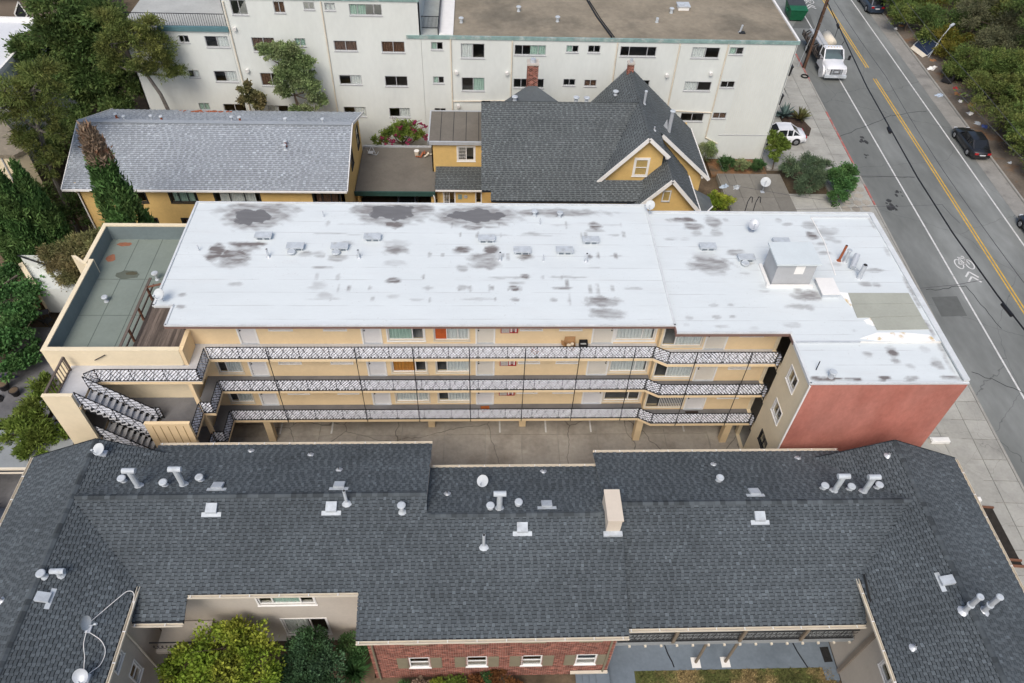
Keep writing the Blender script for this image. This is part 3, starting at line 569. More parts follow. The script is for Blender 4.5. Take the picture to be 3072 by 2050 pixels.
# roof equipment
def hood(x, y, z, parent, disc=False, w=.95):
    m = MB(); m.box(x-w*.42, x+w*.42, y-.16, y+.16, z-.02, z+.2); m.prism([(x-w/2, y-.24), (x+w/2, y-.24), (x+w/2, y+.26), (x-w/2, y+.26)], z+.2, lambda a, b: z+.26+.0*(b-y))
    o = m.build('roof_vent', white_mt, parent)
    for s_ in (-1, 1): MB().box(x+s_*w*.2-.13, x+s_*w*.2+.13, y-.175, y-.161, z+.02, z+.17).build('louvre', M('louvre_blue_grey', (.16, .19, .22), .6, .05, 2) if 'louvre_blue_grey' not in MATS else MATS['louvre_blue_grey'], o)
    if disc: MB().cyl((x-.15, y-.42, z-.02), (x-.15, y-.42, z+.14), .08, .08, 10).cyl((x-.15, y-.42, z+.14), (x-.15, y-.42, z+.2), .24, .2, 14).build('cap', white_mt, o)
for x, y, dsc in ((-12.06, 32.65, 0), (-10.16, 31.75, 1), (-7.74, 31.74, 1), (-6.03, 32.57, 0), (.36, 32.49, 0), (2.32, 31.49, 0), (4.69, 31.51, 0), (6.25, 32.41, 0)): hood(x, y+.15, 10.49, roofL, dsc)
for x, y, dsc in ((12.89, 32.02, 0), (14.87, 31.06, 1), (17.26, 32.5, 0)): hood(x, y+.15, 10.38, roofR, dsc)
def pipe(x, y, z, h, r, parent, mat=galv, cap=None, lean=(0, 0), nm='vent_pipe', flash=.16, cr=2.0):
    o = MB().cyl((x, y, z-.1), (x+lean[0], y+lean[1], z+h), r, r, 10).build(nm, mat, parent, smooth=False)
    if flash: MB().cyl((x, y, z-.03), (x, y, z+.08), flash, r*1.05, 10).build('flashing', mat, o)
    t = (x+lean[0], y+lean[1], z+h)
    if cap == 'mush': MB().cyl((t[0], t[1], t[2]), (t[0], t[1], t[2]+.05), r*cr, r*cr, 14).cyl((t[0], t[1], t[2]+.05), (t[0], t[1], t[2]+.08), r*cr, r*cr*.8, 14).build('cap', white_mt, o)
    elif cap == 'tee': MB().cyl((t[0]-.28, t[1], t[2]), (t[0]+.28, t[1], t[2]), r*1.0, r*1.0, 10).build('cap', mat, o)
    elif cap == 'open': MB().cyl(t, (t[0], t[1], t[2]+.012), r*.8, r*.8, 10).build('mouth', dark_in, o)
    return o
for x, y in ((-11.52, 31.21), (-6.62, 31.16), (1.09, 31.01), (5.85, 30.95)): pipe(x, y, 10.49, .55, .06, roofL, galv, 'open')
for x, y in ((-15.35, 31.7), (-9.04, 34.76), (3.47, 31), (3.47, 34.21)): pipe(x, y, 10.49, .4, .03, roofL, galv, None, flash=.07)
for x, y in ((3.19, 34.97), (4.66, 34.85)): pipe(x, y, 10.49, .3, .09, roofL, white_mt, 'mush')
pipe(20.2, 31.2, 10.38, 1.1, .07, roofR, rust, 'open', (.06, 0)); pipe(20.5, 31.1, 10.38, .8, .09, roofR, galv, 'mush', cr=1.5); pipe(20.85, 29.75, 10.38, .95, .13, roofR, galv, 'open')
hp = MB().cyl((20.6, 30.35, 10.62), (21.0, 31.05, 10.95), .16, .16, 10).cyl((20.75, 30.4, 10.35), (20.75, 30.55, 10.7), .04, .04, 6).cyl((20.95, 30.9, 10.35), (20.95, 30.9, 10.9), .04, .04, 6).build('exhaust_fan', galv, roofR)
MB().cyl((20.85, 29.75, 10.7), (20.7, 30.4, 10.7), .03, .03, 6).build('conduit', galv, hp)
pipe(17.02, 22.75, 10.26, .35, .13, roofB, galv, 'mush', cr=1.5); MB().tube([(16.43, 23.2, 10.25), (16.55, 23.4, 10.7)], .025, 6).build('conduit', iron, roofB)
# roof penthouse and hatch
ph = MB().box(15.75, 17.85, 29.15, 30.75, 10.36, 11.9).build('roof_penthouse', M('shade_grey_plywood', (.40, .41, .42), .8, .06, 1), AP)  # walls greyer than the penthouse roof: side shade put into their colour
MB().box(15.6, 18.0, 29.0, 30.85, 11.9, 12.0).build('penthouse_roof', M('penthouse_white', (.585, .64, .65), .75, .04, 1), ph)
MB().box(16.75, 17.25, 29.135, 29.15, 11.2, 11.75).build('access_panel', trim_w, ph)
MB().box(15.45, 18.0, 28.95, 29.1, 10.37, 10.5).build('base_flashing', trim_w, ph); MB().box(15.5, 15.65, 29.1, 30.8, 10.37, 10.5).build('base_flashing', trim_w, ph)
ht = MB().box(18.25, 19.15, 28.2, 29.4, 10.37, 10.62).build('roof_hatch', galv, roofR); MB().box(18.2, 19.2, 28.15, 29.45, 10.62, 10.67).build('lid', trim_w, ht)
# deck wing on the left: parapet, membrane, timber deck
DW = AP
MB().box(-22.1, -15.4, 25.75, 35.85, 0, 7.85).build('deck_wing_walls', stucco_p, DW)
MB().box(-22.1, -15.3, 25.7, 25.92, 7.9, 8.96).box(-22.12, -15.28, 25.68, 25.94, 8.96, 9.02).build('parapet', stucco_p, DW)
MB().box(-22.1, -15.4, 25.69, 25.75, 0, 7.9).build('front_wall', stucco_p, DW)
MB().box(-22.1, -21.9, 25.93, 32.6, 7.9, 8.96).box(-22.12, -21.88, 25.95, 32.62, 8.96, 9.02).build('parapet', stucco_p, DW)
MB().box(-22.4, -22.2, 32.6, 35.9, 7.9, 8.96).box(-22.42, -22.18, 32.4, 35.92, 8.96, 9.02).box(-22.4, -21.9, 32.5, 32.7, 7.9, 9.0).build('parapet', stucco_p, DW)
MB().box(-22.2, -15.6, 35.7, 35.9, 7.9, 8.96).box(-22.18, -15.6, 35.68, 35.92, 8.96, 9.02).build('parapet', stucco_p, DW)
MB().box(-15.28, -15.1, 25.7, 27.05, 7.86, 9.0).box(-15.3, -15.08, 25.95, 27.07, 9.0, 9.04).build('parapet', stucco_b, DW)
MB().prism([(-23.25, 33.0), (-23.0, 33.0), (-22.1, 32.3), (-22.35, 32.3)], 6.5, 9.0).build('wing_wall', stucco_p, DW)
dm = MB().box(-22.3, -15.4, 25.9, 35.75, 7.86, 7.99).build('deck_membrane', roof_green, DW)
seam_m = M('dark_seam_felt', (.12, .145, .125), .9, .1, 2)  # darker felt for the strips along the membrane seams
for x in (-20.6, -19.2, -17.8): MB().box(x-.02, x+.02, 26, 35.7, 7.99, 7.998).build('seam', seam_m, dm)
for y, a, b in ((29.2, -21.9, -18.4), (32.1, -21.9, -17)): MB().box(a, b, y-.02, y+.02, 7.99, 7.9985).build('seam', seam_m, dm)
pi = MB(); pi.box(-21.9, -21.88, 25.95, 32.6, 7.99, 8.94); pi.box(-22.2, -22.18, 32.7, 35.7, 7.99, 8.94); pi.box(-22.18, -15.6, 35.66, 35.68, 7.99, 8.94); pi.box(-21.88, -15.3, 25.93, 25.95, 7.99, 8.94)
pi.build('parapet_lining', roof_teal, dm)
stainm = M('ponding_stain', (.085, .08, .05), .8, .2, 2); rustp = M('rust_stain', (.28, .12, .07), .9, .2, 3)
for cx, cy, rx, ry, mt in ((-20.1, 32.6, .35, .16, stainm), (-20.3, 32.5, .75, .4, M('damp_membrane', (.11, .125, .1), .8, .15, 2)), (-21.3, 35.2, .45, .2, rustp), (-21.7, 33.9, .3, .35, rustp)):
    MB().prism([(cx+rx*math.cos(t*.4)*random.uniform(.75, 1.1), cy+ry*math.sin(t*.4)*random.uniform(.75, 1.1)) for t in range(16)], 7.985, 7.9995+(.003 if mt is stainm else 0)+.001).build('stain_patch', mt, dm)
pipe(-20.75, 30.3, 7.99, .3, .09, dm, white_mt, 'mush', cr=1.9); pipe(-18.5, 32.1, 7.99, .45, .06, dm, white_mt, 'mush', cr=3.2)
dk = MB().box(-18.25, -15.4, 25.98, 31.3, 7.99, 8.04).build('timber_deck', wood_dk, AP)
pv = [MB().box(-.085, .085, -2.65, 2.65, 0, .035, t).mesh('plank', wood_dk) for t in (.05, .25, .45, .6, .8, 1.0)]
for i in range(16): inst('plank', random.choice(pv), dk, (-18.13+i*.178, 28.62+random.uniform(-.02, .02), 8.04+random.uniform(0, .006)))
tr_ = MB().bar((-18.32, 25.95, 8.93), (-18.32, 31.2, 8.93), .14, .05).build('timber_rail', wood_dk, dk)
for y in (27.25, 28.84, 30.4): MB().bar((-18.28, y, 8.0), (-18.28, y, 8.9), .1, .1).build('post', wood_rd, tr_)
MB().bar((-18.3, 25.98, 8.45), (-18.3, 31.2, 8.45), .05, .1).build('middle_rail', wood_dk, tr_); MB().bar((-18.3, 30.45, 8.93), (-16.5, 31.1, 8.93), .12, .05).build('rail_return', wood_rd, tr_)
MB().tube([(-19.65, 25.62, 8.35), (-19.0, 25.62, 8.75)], .025, 6).build('wall_handrail', iron, AP)
# stair tower
MB().box(-21.1, -19.7, 22.95, 23.1, 0, 8.72).box(-21.12, -19.68, 22.93, 23.12, 8.72, 8.78).build('stair_wall', stucco_p, AP)
MB().box(-17.0, -14.78, 22.95, 23.1, 0, 6.45).box(-17.02, -14.76, 22.93, 23.12, 6.45, 6.5).build('stair_wall', stucco_b, AP)
bt = [c for c in AP.children if c.name.startswith('stair_wall')][-1]
for i in range(5): MB().box(-16.65+i*.38, -16.62+i*.38, 22.935, 22.952, .3, 6.3).build('groove', M('groove_stain', (.36, .24, .12), .8, .1, 3) if 'groove_stain' not in MATS else MATS['groove_stain'], bt)
MB().box(-21.1, -21.0, 23.1, 25.7, 0, 7.8).build('stair_side_wall', stucco_p, AP)
tread = MB().box(-.17, .15, 0, 1.08, -.06, 0).mesh('tread', grey_floor2); riser = MB().box(-.012, .012, 0, 1.08, -.2, 0).mesh('riser', grey_floor2)
for k_, (zt, zb) in enumerate(((FL[2], FL[1]), (FL[1], FL[0]))):
    st = MB()
    for y in (23.14, 24.1): st.bar((-19.6, y, zt-.25), (-16.95, y, zb-.1), .05, .22)
    sto = st.build('stair_flight', iron, AP)
    n = 12
    for i in range(1, n):
        f = i/n; inst('tread', tread, sto, (-19.62+2.68*f, 23.08, zt+(zb-zt)*f)); inst('riser', riser, sto, (-19.62+2.68*f-.15, 23.08, zt+(zb-zt)*f+.17))
for x, y, z0, z1 in ((-14.85, 24.75, 0, 7.66),): MB().box(x-.1, x+.1, y-.1, y+.1, z0, z1).build('column', stucco_b, AP)
fn = MB().bar((-20.95, 23.1, 8.85), (-20.95, 25.4, 8.85), .1, .07).build('timber_railing', wood_dk, AP)
MB().bar((-20.95, 23.1, 7.95), (-20.95, 25.4, 7.95), .06, .07).build('bottom_rail', wood_dk, fn); MB().bar((-20.95, 25.38, 7.86), (-20.95, 25.38, 8.83), .09, .09).build('post', wood_dk, fn)
for i in range(9): MB().bar((-20.95, 23.3+i*.24, 7.96), (-20.95, 23.3+i*.24, 8.82), .035, .035).build('baluster', wood_dk, fn)
# lace railings
PW = 1.6
def lace(w, h, name):
    """diagonal black wires with white woven lozenges"""
    k_ = MB(); c = MB(); p = .17; rows = int(h/.098); cols = int(w/p)
    r_ = random.Random(5)
    for j in range(rows):
        for i in range(cols+1):
            x = (i+(.5 if j % 2 else 0))*w/cols; z = .04+(j+.5)*(h-.08)/rows
            if x > w-.01: continue
            a, b = .07*r_.uniform(.85, 1.1), .043*r_.uniform(.85, 1.12); dy = r_.uniform(-.01, .01)
            c.add([(x-a, dy, z), (x, dy-.035, z-b), (x+a, dy, z), (x, dy+.035, z+b), (x, dy-.014, z), (x, dy+.012, z)], [(0, 1, 4), (1, 2, 4), (2, 3, 4), (3, 0, 4), (1, 0, 5), (2, 1, 5), (3, 2, 5), (0, 3, 5)], r_.random())
    for i in range(-8, int(w/p)+9):
        for sg in (-1, 1):
            x0_ = i*p+.085; zA = 0; zB = h; xa, xb = x0_, x0_+sg*h*.85
            if sg > 0:
                if xa < 0: zA = -xa/.85; xa = 0
                if xb > w: zB -= (xb-w)/.85; xb = w
            else:
                if xa > w: zA = (xa-w)/.85; xa = w
                if xb < 0: zB -= -xb/.85; xb = 0
            if zB-zA > .06: k_.bar((xa, .03, zA), (xb, .03, zB), .017, .017)
    n = int(w/.23)
    for i in range(n+1):
        x = i*w/n
        for dx in (-.36, .36):
            xa, xb = x, x+dx; z1 = h
            if xb < 0: z1 = h*(x/.36); xb = 0
            if xb > w: z1 = h*((w-x)/.36); xb = w
            if z1 > .05 and i % 2 == 0: k_.bar((xa, -.03, .02), (xb, -.03, z1), .013, .013)
    return c.mesh(name, mesh_w), k_.mesh(name+'_wire', iron)
LM = {}
def railing(parent, p0, p1, z, z1=None, h=.93, nm='balcony_railing', dense=True):
    z1 = z if z1 is None else z1
    p0 = Vector((p0[0], p0[1], z)); p1 = Vector((p1[0], p1[1], z1)); L = (p1-p0).length; hor = Vector((p1.x-p0.x, p1.y-p0.y, 0)); Lh = hor.length; ang = math.atan2(hor.y, hor.x)
    n = max(1, round(Lh/PW)); w = Lh/n; key = (round(w, 2), h)
    up_ = Vector((0, 0, 1))
    o = MB().bar(p0+up_*h, p1+up_*h, .035, .03).build(nm, iron, parent); MB().bar(p0+up_*.06, p1+up_*.06, .03, .03).build('bottom_rail', iron, o)
    if key not in LM: LM[key] = lace(w, h-.05, 'lace_panel')
    mc, mk = LM[key]; sh = (z1-z)/Lh
    for i in range(n+1):
        q = p0+(p1-p0)*(i/n); inst('post', POST, o, q, (0, 0, ang), (1, 1, h/.93))
        if i < n:
            for mm, nn in ((mc, 'lace_panel'), (mk, 'diagonal_wires')):
                if abs(sh) < 1e-6: inst(nn, mm, o, q+up_*.06, (0, 0, ang))
                else:
                    m2 = mm.copy(); 
                    for v in m2.vertices: v.co.z += v.co.x*sh
                    inst(nn, m2, o, q+up_*.06, (0, 0, ang))
    return o
POST = MB().box(-.018, .018, -.018, .018, -.2, .95).mesh('post', iron)
for z in FL:
    railing(AP, (-14.1, 26.12), (9.2, 26.12), z-.02); railing(AP, (9.25, 26.12), (9.95, 25.72), z-.02); railing(AP, (9.97, 25.72), (15.75, 25.72), z-.02)
    railing(AP, (15.8, 25.7), (15.8, 25.35), z-.02)
    railing(AP, (-14.18, 24.65), (-14.18, 26.05), z-.02)
railing(AP, (-19.2, 24.63), (-14.22, 24.63), FL[2]-.02); railing(AP, (-19.62, 24.36), (-19.22, 24.62), FL[2]-.02)
for z in FL[:2]:
    railing(AP, (-14.75, 24.63), (-14.2, 24.63), z-.02); railing(AP, (-14.8, 23.15), (-14.8, 24.55), z-.02)
    railing(AP, (-17.5, 24.3), (-16.75, 24.3), z-.02)
for zt, zb in ((FL[2], FL[1]), (FL[1], FL[0])):
    railing(AP, (-19.6, 24.16), (-16.9, 24.16), zt, zb, nm='stair_railing'); railing(AP, (-19.65, 23.16), (-17.0, 23.16), zt, zb, nm='stair_railing')
for x in (-11.08, -6.53, -3.53, -.58, 2.38, 5.27, 8.19): MB().cyl((x, 26.05, 2.4), (x, 26.05, 8.75), .022, .022, 6).build('steel_post', iron, AP)
for x in (11.4, 14.33): MB().cyl((x, 25.65, 2.4), (x, 25.65, 8.75), .022, .022, 6).build('steel_post', iron, AP)
# mats and small things on the walkways
def mat_(lab, x0, x1, y0, y1, z, mt):
    o = MB().prism([(x0+.03, y0), (x1, y0+.02), (x1-.02, y1), (x0, y1-.02)], z, z+.02).box(x0+.05, x1-.05, y0+.05, y1-.05, z+.02, z+.026).build('door_mat', mt, base=((x0+x1)/2, (y0+y1)/2, z), label=lab, cat='door mat', group='mats on the walkways')
mat_k = M('black_mat', (.02, .02, .02), .95, .3, 8); mat_o = M('rust_mat', (.28, .08, .02), .95, .25, 8); mat_b = M('brown_patterned_mat', (.035, .025, .02), .95, .5, 14)
mat_('rust orange mat at an ivory door on the lowest walkway', 0, .55, 26.6, 27.05, FL[0], mat_o)
mat_('black mat outside the right hand door on the top walkway', 12.0, 12.75, 26.1, 26.5, FL[2], mat_k)
mat_('dark patterned mat before the right hand door on the lowest walkway', 12.15, 12.95, 26.15, 26.6, FL[0], mat_b)
cb = root('cardboard_box', 'open cardboard box on the top walkway', 'box', (4.8, 26.85, FL[2]))
card = M('cardboard', (.36, .21, .10), .9, .15, 4)
m = MB()
for a, b, c, d_ in ((-.3, .3, -.2, -.18), (-.3, .3, .18, .2), (-.3, -.28, -.18, .18), (.28, .3, -.18, .18)): m.box(4.8+a, 4.8+b, 26.85+c, 26.85+d_, FL[2], FL[2]+.35)
m.box(4.52, 5.08, 26.67, 27.03, FL[2]+.0, FL[2]+.03); m.build('carton', card, cb)
MB().add([(4.5, 27.05, FL[2]+.35), (5.1, 27.05, FL[2]+.35), (5.12, 27.15, FL[2]+.6), (4.55, 27.15, FL[2]+.6)], [(0, 1, 2, 3)]).extr([(4.5, 26.65, FL[2]+.35), (4.5, 27.05, FL[2]+.35), (4.33, 27.0, FL[2]+.45), (4.33, 26.7, FL[2]+.45)], (.01, 0, .01)).build('flap', card, cb)
MB().cyl((4.75, 26.8, FL[2]+.03), (4.75, 26.8, FL[2]+.3), .1, .12, 8).cyl((4.95, 26.92, FL[2]+.03), (4.95, 26.92, FL[2]+.28), .08, .1, 8).build('contents', trim_c, cb)
ch = root('storage_crate', 'black plastic crate beside the cardboard box on the top walkway', 'crate', (5.55, 26.9, FL[2]))
m = MB()
for a, b, c, d_ in ((-.22, .22, -.2, -.17), (-.22, .22, .17, .2), (-.22, -.19, -.17, .17), (.19, .22, -.17, .17)): m.box(5.55+a, 5.55+b, 26.9+c, 26.9+d_, FL[2], FL[2]+.42)
m.box(5.36, 5.74, 26.73, 27.07, FL[2], FL[2]+.03); m.build('body', plastic_k, ch); MB().box(5.4, 5.7, 26.76, 27.0, FL[2]+.03, FL[2]+.25).build('contents', galv, ch)
pk = root('pumpkin', 'orange pumpkin on the top walkway near the middle', 'pumpkin', (2.9, 26.5, FL[2]))
m = MB()
for i in range(10):
    a0 = i*math.tau/10
    for j in range(6):
        pt_ = lambda a, t: (2.9+math.cos(a)*.24*math.sin(t)*(1-.10*abs(math.sin(5*a))), 26.5+math.sin(a)*.24*math.sin(t)*(1-.10*abs(math.sin(5*a))), FL[2]+.16-.16*math.cos(t))
        ts = (j*math.pi/6, (j+1)*math.pi/6)
        for s_ in (0, .5): m.poly([pt_(a0+s_*math.tau/10, ts[0]), pt_(a0+(s_+.5)*math.tau/10, ts[0]), pt_(a0+(s_+.5)*math.tau/10, ts[1]), pt_(a0+s_*math.tau/10, ts[1])])
m.build('fruit', M('pumpkin_orange', (.45, .13, .02), .6, .1, 5), pk); MB().cyl((2.9, 26.5, FL[2]+.3), (2.93, 26.5, FL[2]+.4), .025, .018, 6).build('stalk', bark, pk)
# ================================================================ SHINGLED ROOFS
CAMP = Vector((0, 0, 37.5))
def scan(poly, v, ax):
    """u-intervals of polygon at v (ax: 1 = v is y, 0 = v is x)"""
    xs = []
    n = len(poly)
    for i in range(n):
        a, b = poly[i], poly[(i+1) % n]; va, vb = a[ax], b[ax]; ua, ub = a[1-ax], b[1-ax]
        if (va <= v) != (vb <= v): xs.append(ua+(ub-ua)*(v-va)/(vb-va))
    xs.sort(); return list(zip(xs[::2], xs[1::2]))
def shingles(poly, zf, ax, up_sign, exp=.15, wr=(.11, .19), seed=1, slope=.42):
    """list of tabs (4 corners lower-left, lower-right, upper-right, upper-left, tone); v axis ax, uphill = up_sign"""
    r_ = random.Random(seed); cs = 1/math.sqrt(1+slope*slope); dv = exp*cs; vs = [p[ax] for p in poly]; v0 = min(vs) if up_sign > 0 else max(vs)
    out = []; n = int((max(vs)-min(vs))/dv)+1
    for i in range(n):
        va = v0+up_sign*dv*i; vb = va+up_sign*dv*1.15; vm = va+up_sign*dv*.5
        for ua, ub in scan(poly, vm, ax):
            ua -= .04; ub += .04; u = ua-r_.uniform(0, .2); rowt = r_.uniform(-.05, .05); hi = r_.random() < .5
            while u < ub:
                hi = not hi; w = r_.uniform(*wr)*(1.0 if hi else 1.25); a, b = max(u, ua)+.004, min(u+w, ub)-.004; u += w
                if b-a < .03: continue
                th = .034 if hi else .014; t = min(1, max(.05, r_.gauss(.62 if hi else .47, .06)+rowt))
                if r_.random() < .04: t = min(1, t+.3)
                va_ = va+up_sign*(dv*.04 if hi else dv*.34)
                P = (lambda uu, vv, dz: (uu, vv, zf(uu, vv)+dz)) if ax == 1 else (lambda uu, vv, dz: (vv, uu, zf(vv, uu)+dz))
                out.append((P(a, va_, th), P(b, va_, th), P(b, vb, .004), P(a, vb, .004), P(a, va_, 0), P(b, va_, 0), t))
    return out
def tabs_mb(tabs):
    m = MB()
    for a, b, c, d_, e, f, t in tabs: m.add([a, b, c, d_], [(0, 1, 2, 3)], t); m.add([a, b, e, f], [(2, 3, 1, 0)], 0)
    return m
def roof_plane(parent, poly, zf, ax, up, mat, base, seed, single=0, nm='roof_plane', **kw):
    o = MB().prism(poly, lambda x, y: zf(x, y)-.14, lambda x, y: zf(x, y)-.004).build(nm, base, parent)
    tabs = shingles(poly, zf, ax, up, seed=seed, **kw)
    return o, tabs
FBD = root('courtyard_apartments', 'two storey courtyard building with charcoal shingled roof and brick front', 'building', (0, 17, 0))
Lf = lambda x, y: 5.65+.42*(y-12.17)
Lr = lambda x, y: 8.03-.42*(y-17.84)
Cr = lambda x, y: 7.66-.42*(y-16.95)
Rf = lambda x, y: 5.5+.42*(y-12.55)
Rr = lambda x, y: 7.58-.42*(y-17.5)
LWl = lambda x, y: 8.03-.42*(-18.1-x)
LWr = lambda x, y: 8.03-.42*(x+18.1)
RWl = lambda x, y: 7.75-.42*(20.48-x)
RWr = lambda x, y: 7.75-.42*(x-20.48)
planes = [
 ([(-18.1,17.84),(-14.68,14.42),(-14.68,12.95),(-12.55,12.95),(-12.55,13.97),(-5.25,13.97),(-5.25,12.17),(6.35,12.17),(6.35,16.95),(-2.45,16.95),(-2.45,17.84)], Lf, 1, 1),
 ([(-18.1,17.84),(-2.45,17.84),(-2.45,21.7),(-15.9,21.7),(-15.9,21.0),(-14.95,21.0)], Lr, 1, -1),
 ([(-18.1,17.84),(-14.99,20.95),(-18.1,20.95)], LWr, 0, -1),
 ([(-18.1,17.84),(-18.1,6),(-14.68,6),(-14.68,14.42)], LWr, 0, -1),
 ([(-18.1,6),(-18.1,20.95),(-21.6,20.95),(-21.6,6)], LWl, 0, 1),
 ([(-2.45,16.95),(5.75,16.95),(5.75,20.4),(-2.45,20.4)], Cr, 1, -1),
 ([(5.75,17.5),(20.08,17.5),(16.83,20.78),(18.5,20.78),(18.5,21.4),(5.75,21.4)], Rr, 1, -1),
 ([(20.48,17.1),(20.48,20.75),(16.83,20.75),(20.08,17.5)], RWl, 0, 1),
 ([(6.35,12.55),(16.97,12.55),(16.97,14.4),(20.07,17.5),(6.35,17.5)], Rf, 1, 1),
 ([(20.48,17.9),(20.07,17.5),(16.97,14.4),(16.97,6),(20.48,6)], RWl, 0, 1),
 ([(20.48,6),(24.28,6),(24.28,20.75),(20.48,20.75)], RWr, 0, -1)]
alltabs = []; mainroof = None
for i, (pg, zf, ax, up_) in enumerate(planes):
    o, tb = roof_plane(FBD, pg, zf, ax, up_, sh_dark, sh_base, 20+i)
    if i == 0: mainroof = o
    alltabs += [(t, o) for t in tb]
# the 300 nearest tabs in view are single pieces, the rest one joined layer per slope
def inview(p):
    q = Vector(p)-CAMP; z_ = q.dot(fw); u, v = q.dot(rt)/z_*2230/1536, q.dot(up)/z_*2230/1025
    return abs(u) < .98 and abs(v) < .98
cand = sorted([i for i, (t, o) in enumerate(alltabs) if o is mainroof and t[0][1] < 13.6 and inview(t[0])], key=lambda i: (Vector(alltabs[i][0][0])-CAMP).length)
single = set(cand[:300]); rest = {}
for i, (t, o) in enumerate(alltabs):
    if i in single: tabs_mb([t]).build('shingle', sh_dark, o)
    else: rest.setdefault(o.name, (o, []))[1].append(t)
for o, ts in rest.values(): tabs_mb(ts).build('shingle_layer', sh_dark, o, kind='stuff')
# ridge caps, one piece each
capm = [MB().add([(-.15, -.13, -.045), (-.15, .13, -.045), (.15, .13, -.06), (.15, -.13, -.06), (-.15, 0, .03), (.15, 0, .012), (-.15, -.13, -.07), (-.15, .13, -.07), (-.15, 0, .0)], [(0, 3, 5, 4), (4, 5, 2, 1), (0, 4, 8, 6), (4, 1, 7, 8)], t).mesh('ridge_cap', sh_dark) for t in (.15, .3, .45, .6)]
def ridge(p0, p1, parent, step=.24):
    p0, p1 = Vector(p0), Vector(p1); d_ = p1-p0; n = int(d_.length/step); a = math.atan2(d_.y, d_.x)
    for i in range(n): inst('ridge_cap', random.choice(capm), parent, p0+d_*((i+.5)/n)+Vector((0, 0, .045)), (0, 0, a))
ridge((-2.5, 17.84, 8.03), (-17.9, 17.84, 8.03), mainroof); ridge((5.4, 16.95, 7.66), (-2.3, 16.95, 7.66), mainroof); ridge((6.5, 17.5, 7.58), (20.2, 17.5, 7.58), mainroof)
ridge((-18.1, 6.2, 8.03), (-18.1, 20.9, 8.03), mainroof); ridge((20.48, 6.2, 7.75), (20.48, 20.7, 7.75), mainroof)
# gutters and eaves
def gutter(p0, p1, nrm, straps=0):
    n_ = Vector((*nrm, 0)); p0, p1 = Vector(p0)+n_*.06, Vector(p1)+n_*.06
    m = MB(); m.bar(p0+n_*.055, p1+n_*.055, .018, .11); m.bar(p0-n_*.055, p1-n_*.055, .018, .11); m.bar(p0-Vector((0, 0, .055)), p1-Vector((0, 0, .055)), .13, .015)
    o = m.build('gutter', trim_c, FBD); L = (p1-p0).length
    for i in range(int(L/1.25)+1):
        q = p0+(p1-p0)*min(1, (i*1.25+.12)/L); MB().bar(q-n_*.06+Vector((0, 0, .05)), q+n_*.06+Vector((0, 0, .05)), .04, .02).build('strap', trim_w, o)
gutter((-15.9, 21.72, 6.36), (-2.42, 21.72, 6.36), (0, 1)); gutter((-2.42, 20.42, 6.17), (5.75, 20.42, 6.17), (0, 1)); gutter((5.75, 21.42, 5.9), (18.5, 21.42, 5.9), (0, 1))
gutter((-12.5, 13.95, 6.36), (-5.28, 13.95, 6.36), (0, -1)); gutter((-14.65, 12.93, 5.93), (-12.55, 12.93, 5.93), (0, -1)); gutter((-5.27, 12.15, 5.6), (6.37, 12.15, 5.6), (0, -1)); gutter((6.4, 12.53, 5.45), (16.95, 12.53, 5.45), (0, -1))
gutter((-14.66, 6, 6.54), (-14.66, 14.3, 6.54), (1, 0)); gutter((16.95, 6, 6.23), (16.95, 14.3, 6.23), (-1, 0)); gutter((-21.62, 6, 6.52), (-21.62, 20.95, 6.52), (-1, 0)); gutter((24.3, 6, 6.1), (24.3, 20.7, 6.1), (1, 0))
# walls
LWIN = [(-10.0, -7.5, 4.3, 5.5), (-9.35, -7.3, .9, 2.7)]
FL_ = FRONT(14.4)
MB().wall(FL_, -15.2, -5.0, 0, 6.4, LWIN).build('wall', stucco_t, FBD)
window(FBD, FL_, *LWIN[0], (.25, .75), trim_w, .06, .06, .08, trim_w, curt_g, (.25, .75)); window(FBD, FL_, *LWIN[1], (.62,), trim_w, .06, .06, .07, trim_w, curt_w, (.0, .55))
FI = ((-15.25, 0), (0, 1), (1, 0)); wi = [(11.7, 12.35, 2.35, 3.45), (11.4, 12.2, 4.6, 5.6)]
MB().wall(FI, 4, 14.4, 0, 6.7, wi).build('wall', stucco_t, FBD)
for q in wi: window(FBD, FI, *q, (), trim_w, .06, .05, .05, trim_w, rail=.5)
MB().tube([(-15.18, 13.0, 5.9), (-15.18, 12.9, 5.6), (-15.18, 12.9, .1)], .045, 6).build('downspout', trim_c, FBD)
FR = ((17.65, 0), (0, -1), (-1, 0)); wr_ = [(-11.3, -10.5, 4.1, 5.2)]
MB().wall(FR, -14.3, -4, 0, 6.3, wr_).build('wall', stucco_t, FBD); window(FBD, FR, *wr_[0], (), trim_w, .06, .05, .05, trim_w, rail=.5)
MB().box(17.56, 17.64, 12.3, 12.5, .0, 5.4).build('corner_board', M('taupe_trim', (.26, .22, .18), .7, .08, 2), FBD)
MB().box(-21.1, -21.0, 4, 20.9, 0, 6.6).box(23.75, 23.85, 4, 20.7, 0, 6.2).box(-21.1, -2.6, 21.15, 21.25, 0, 6.4).box(-2.5, 5.8, 19.9, 20.0, 0, 6.2).box(5.9, 23.8, 20.85, 20.95, 0, 6.0).build('wall', stucco_t, FBD)
MB().extr([(-2.47, 17.0, 5), (-2.47, 21.3, 5), (-2.47, 21.6, 6.35), (-2.47, 17.84, 7.9), (-2.47, 16.95, 7.5)], (-.1, 0, 0)).build('gable_wall', stucco_t, FBD)
MB().extr([(-21.5, 20.85, 6.3), (-14.5, 20.85, 6.3), (-18.1, 20.85, 7.85)], (0, -.1, 0)).extr([(24.2, 20.6, 5.9), (17.0, 20.6, 6.0), (20.48, 20.6, 7.55)], (0, -.1, 0)).build('gable_wall', stucco_t, FBD)
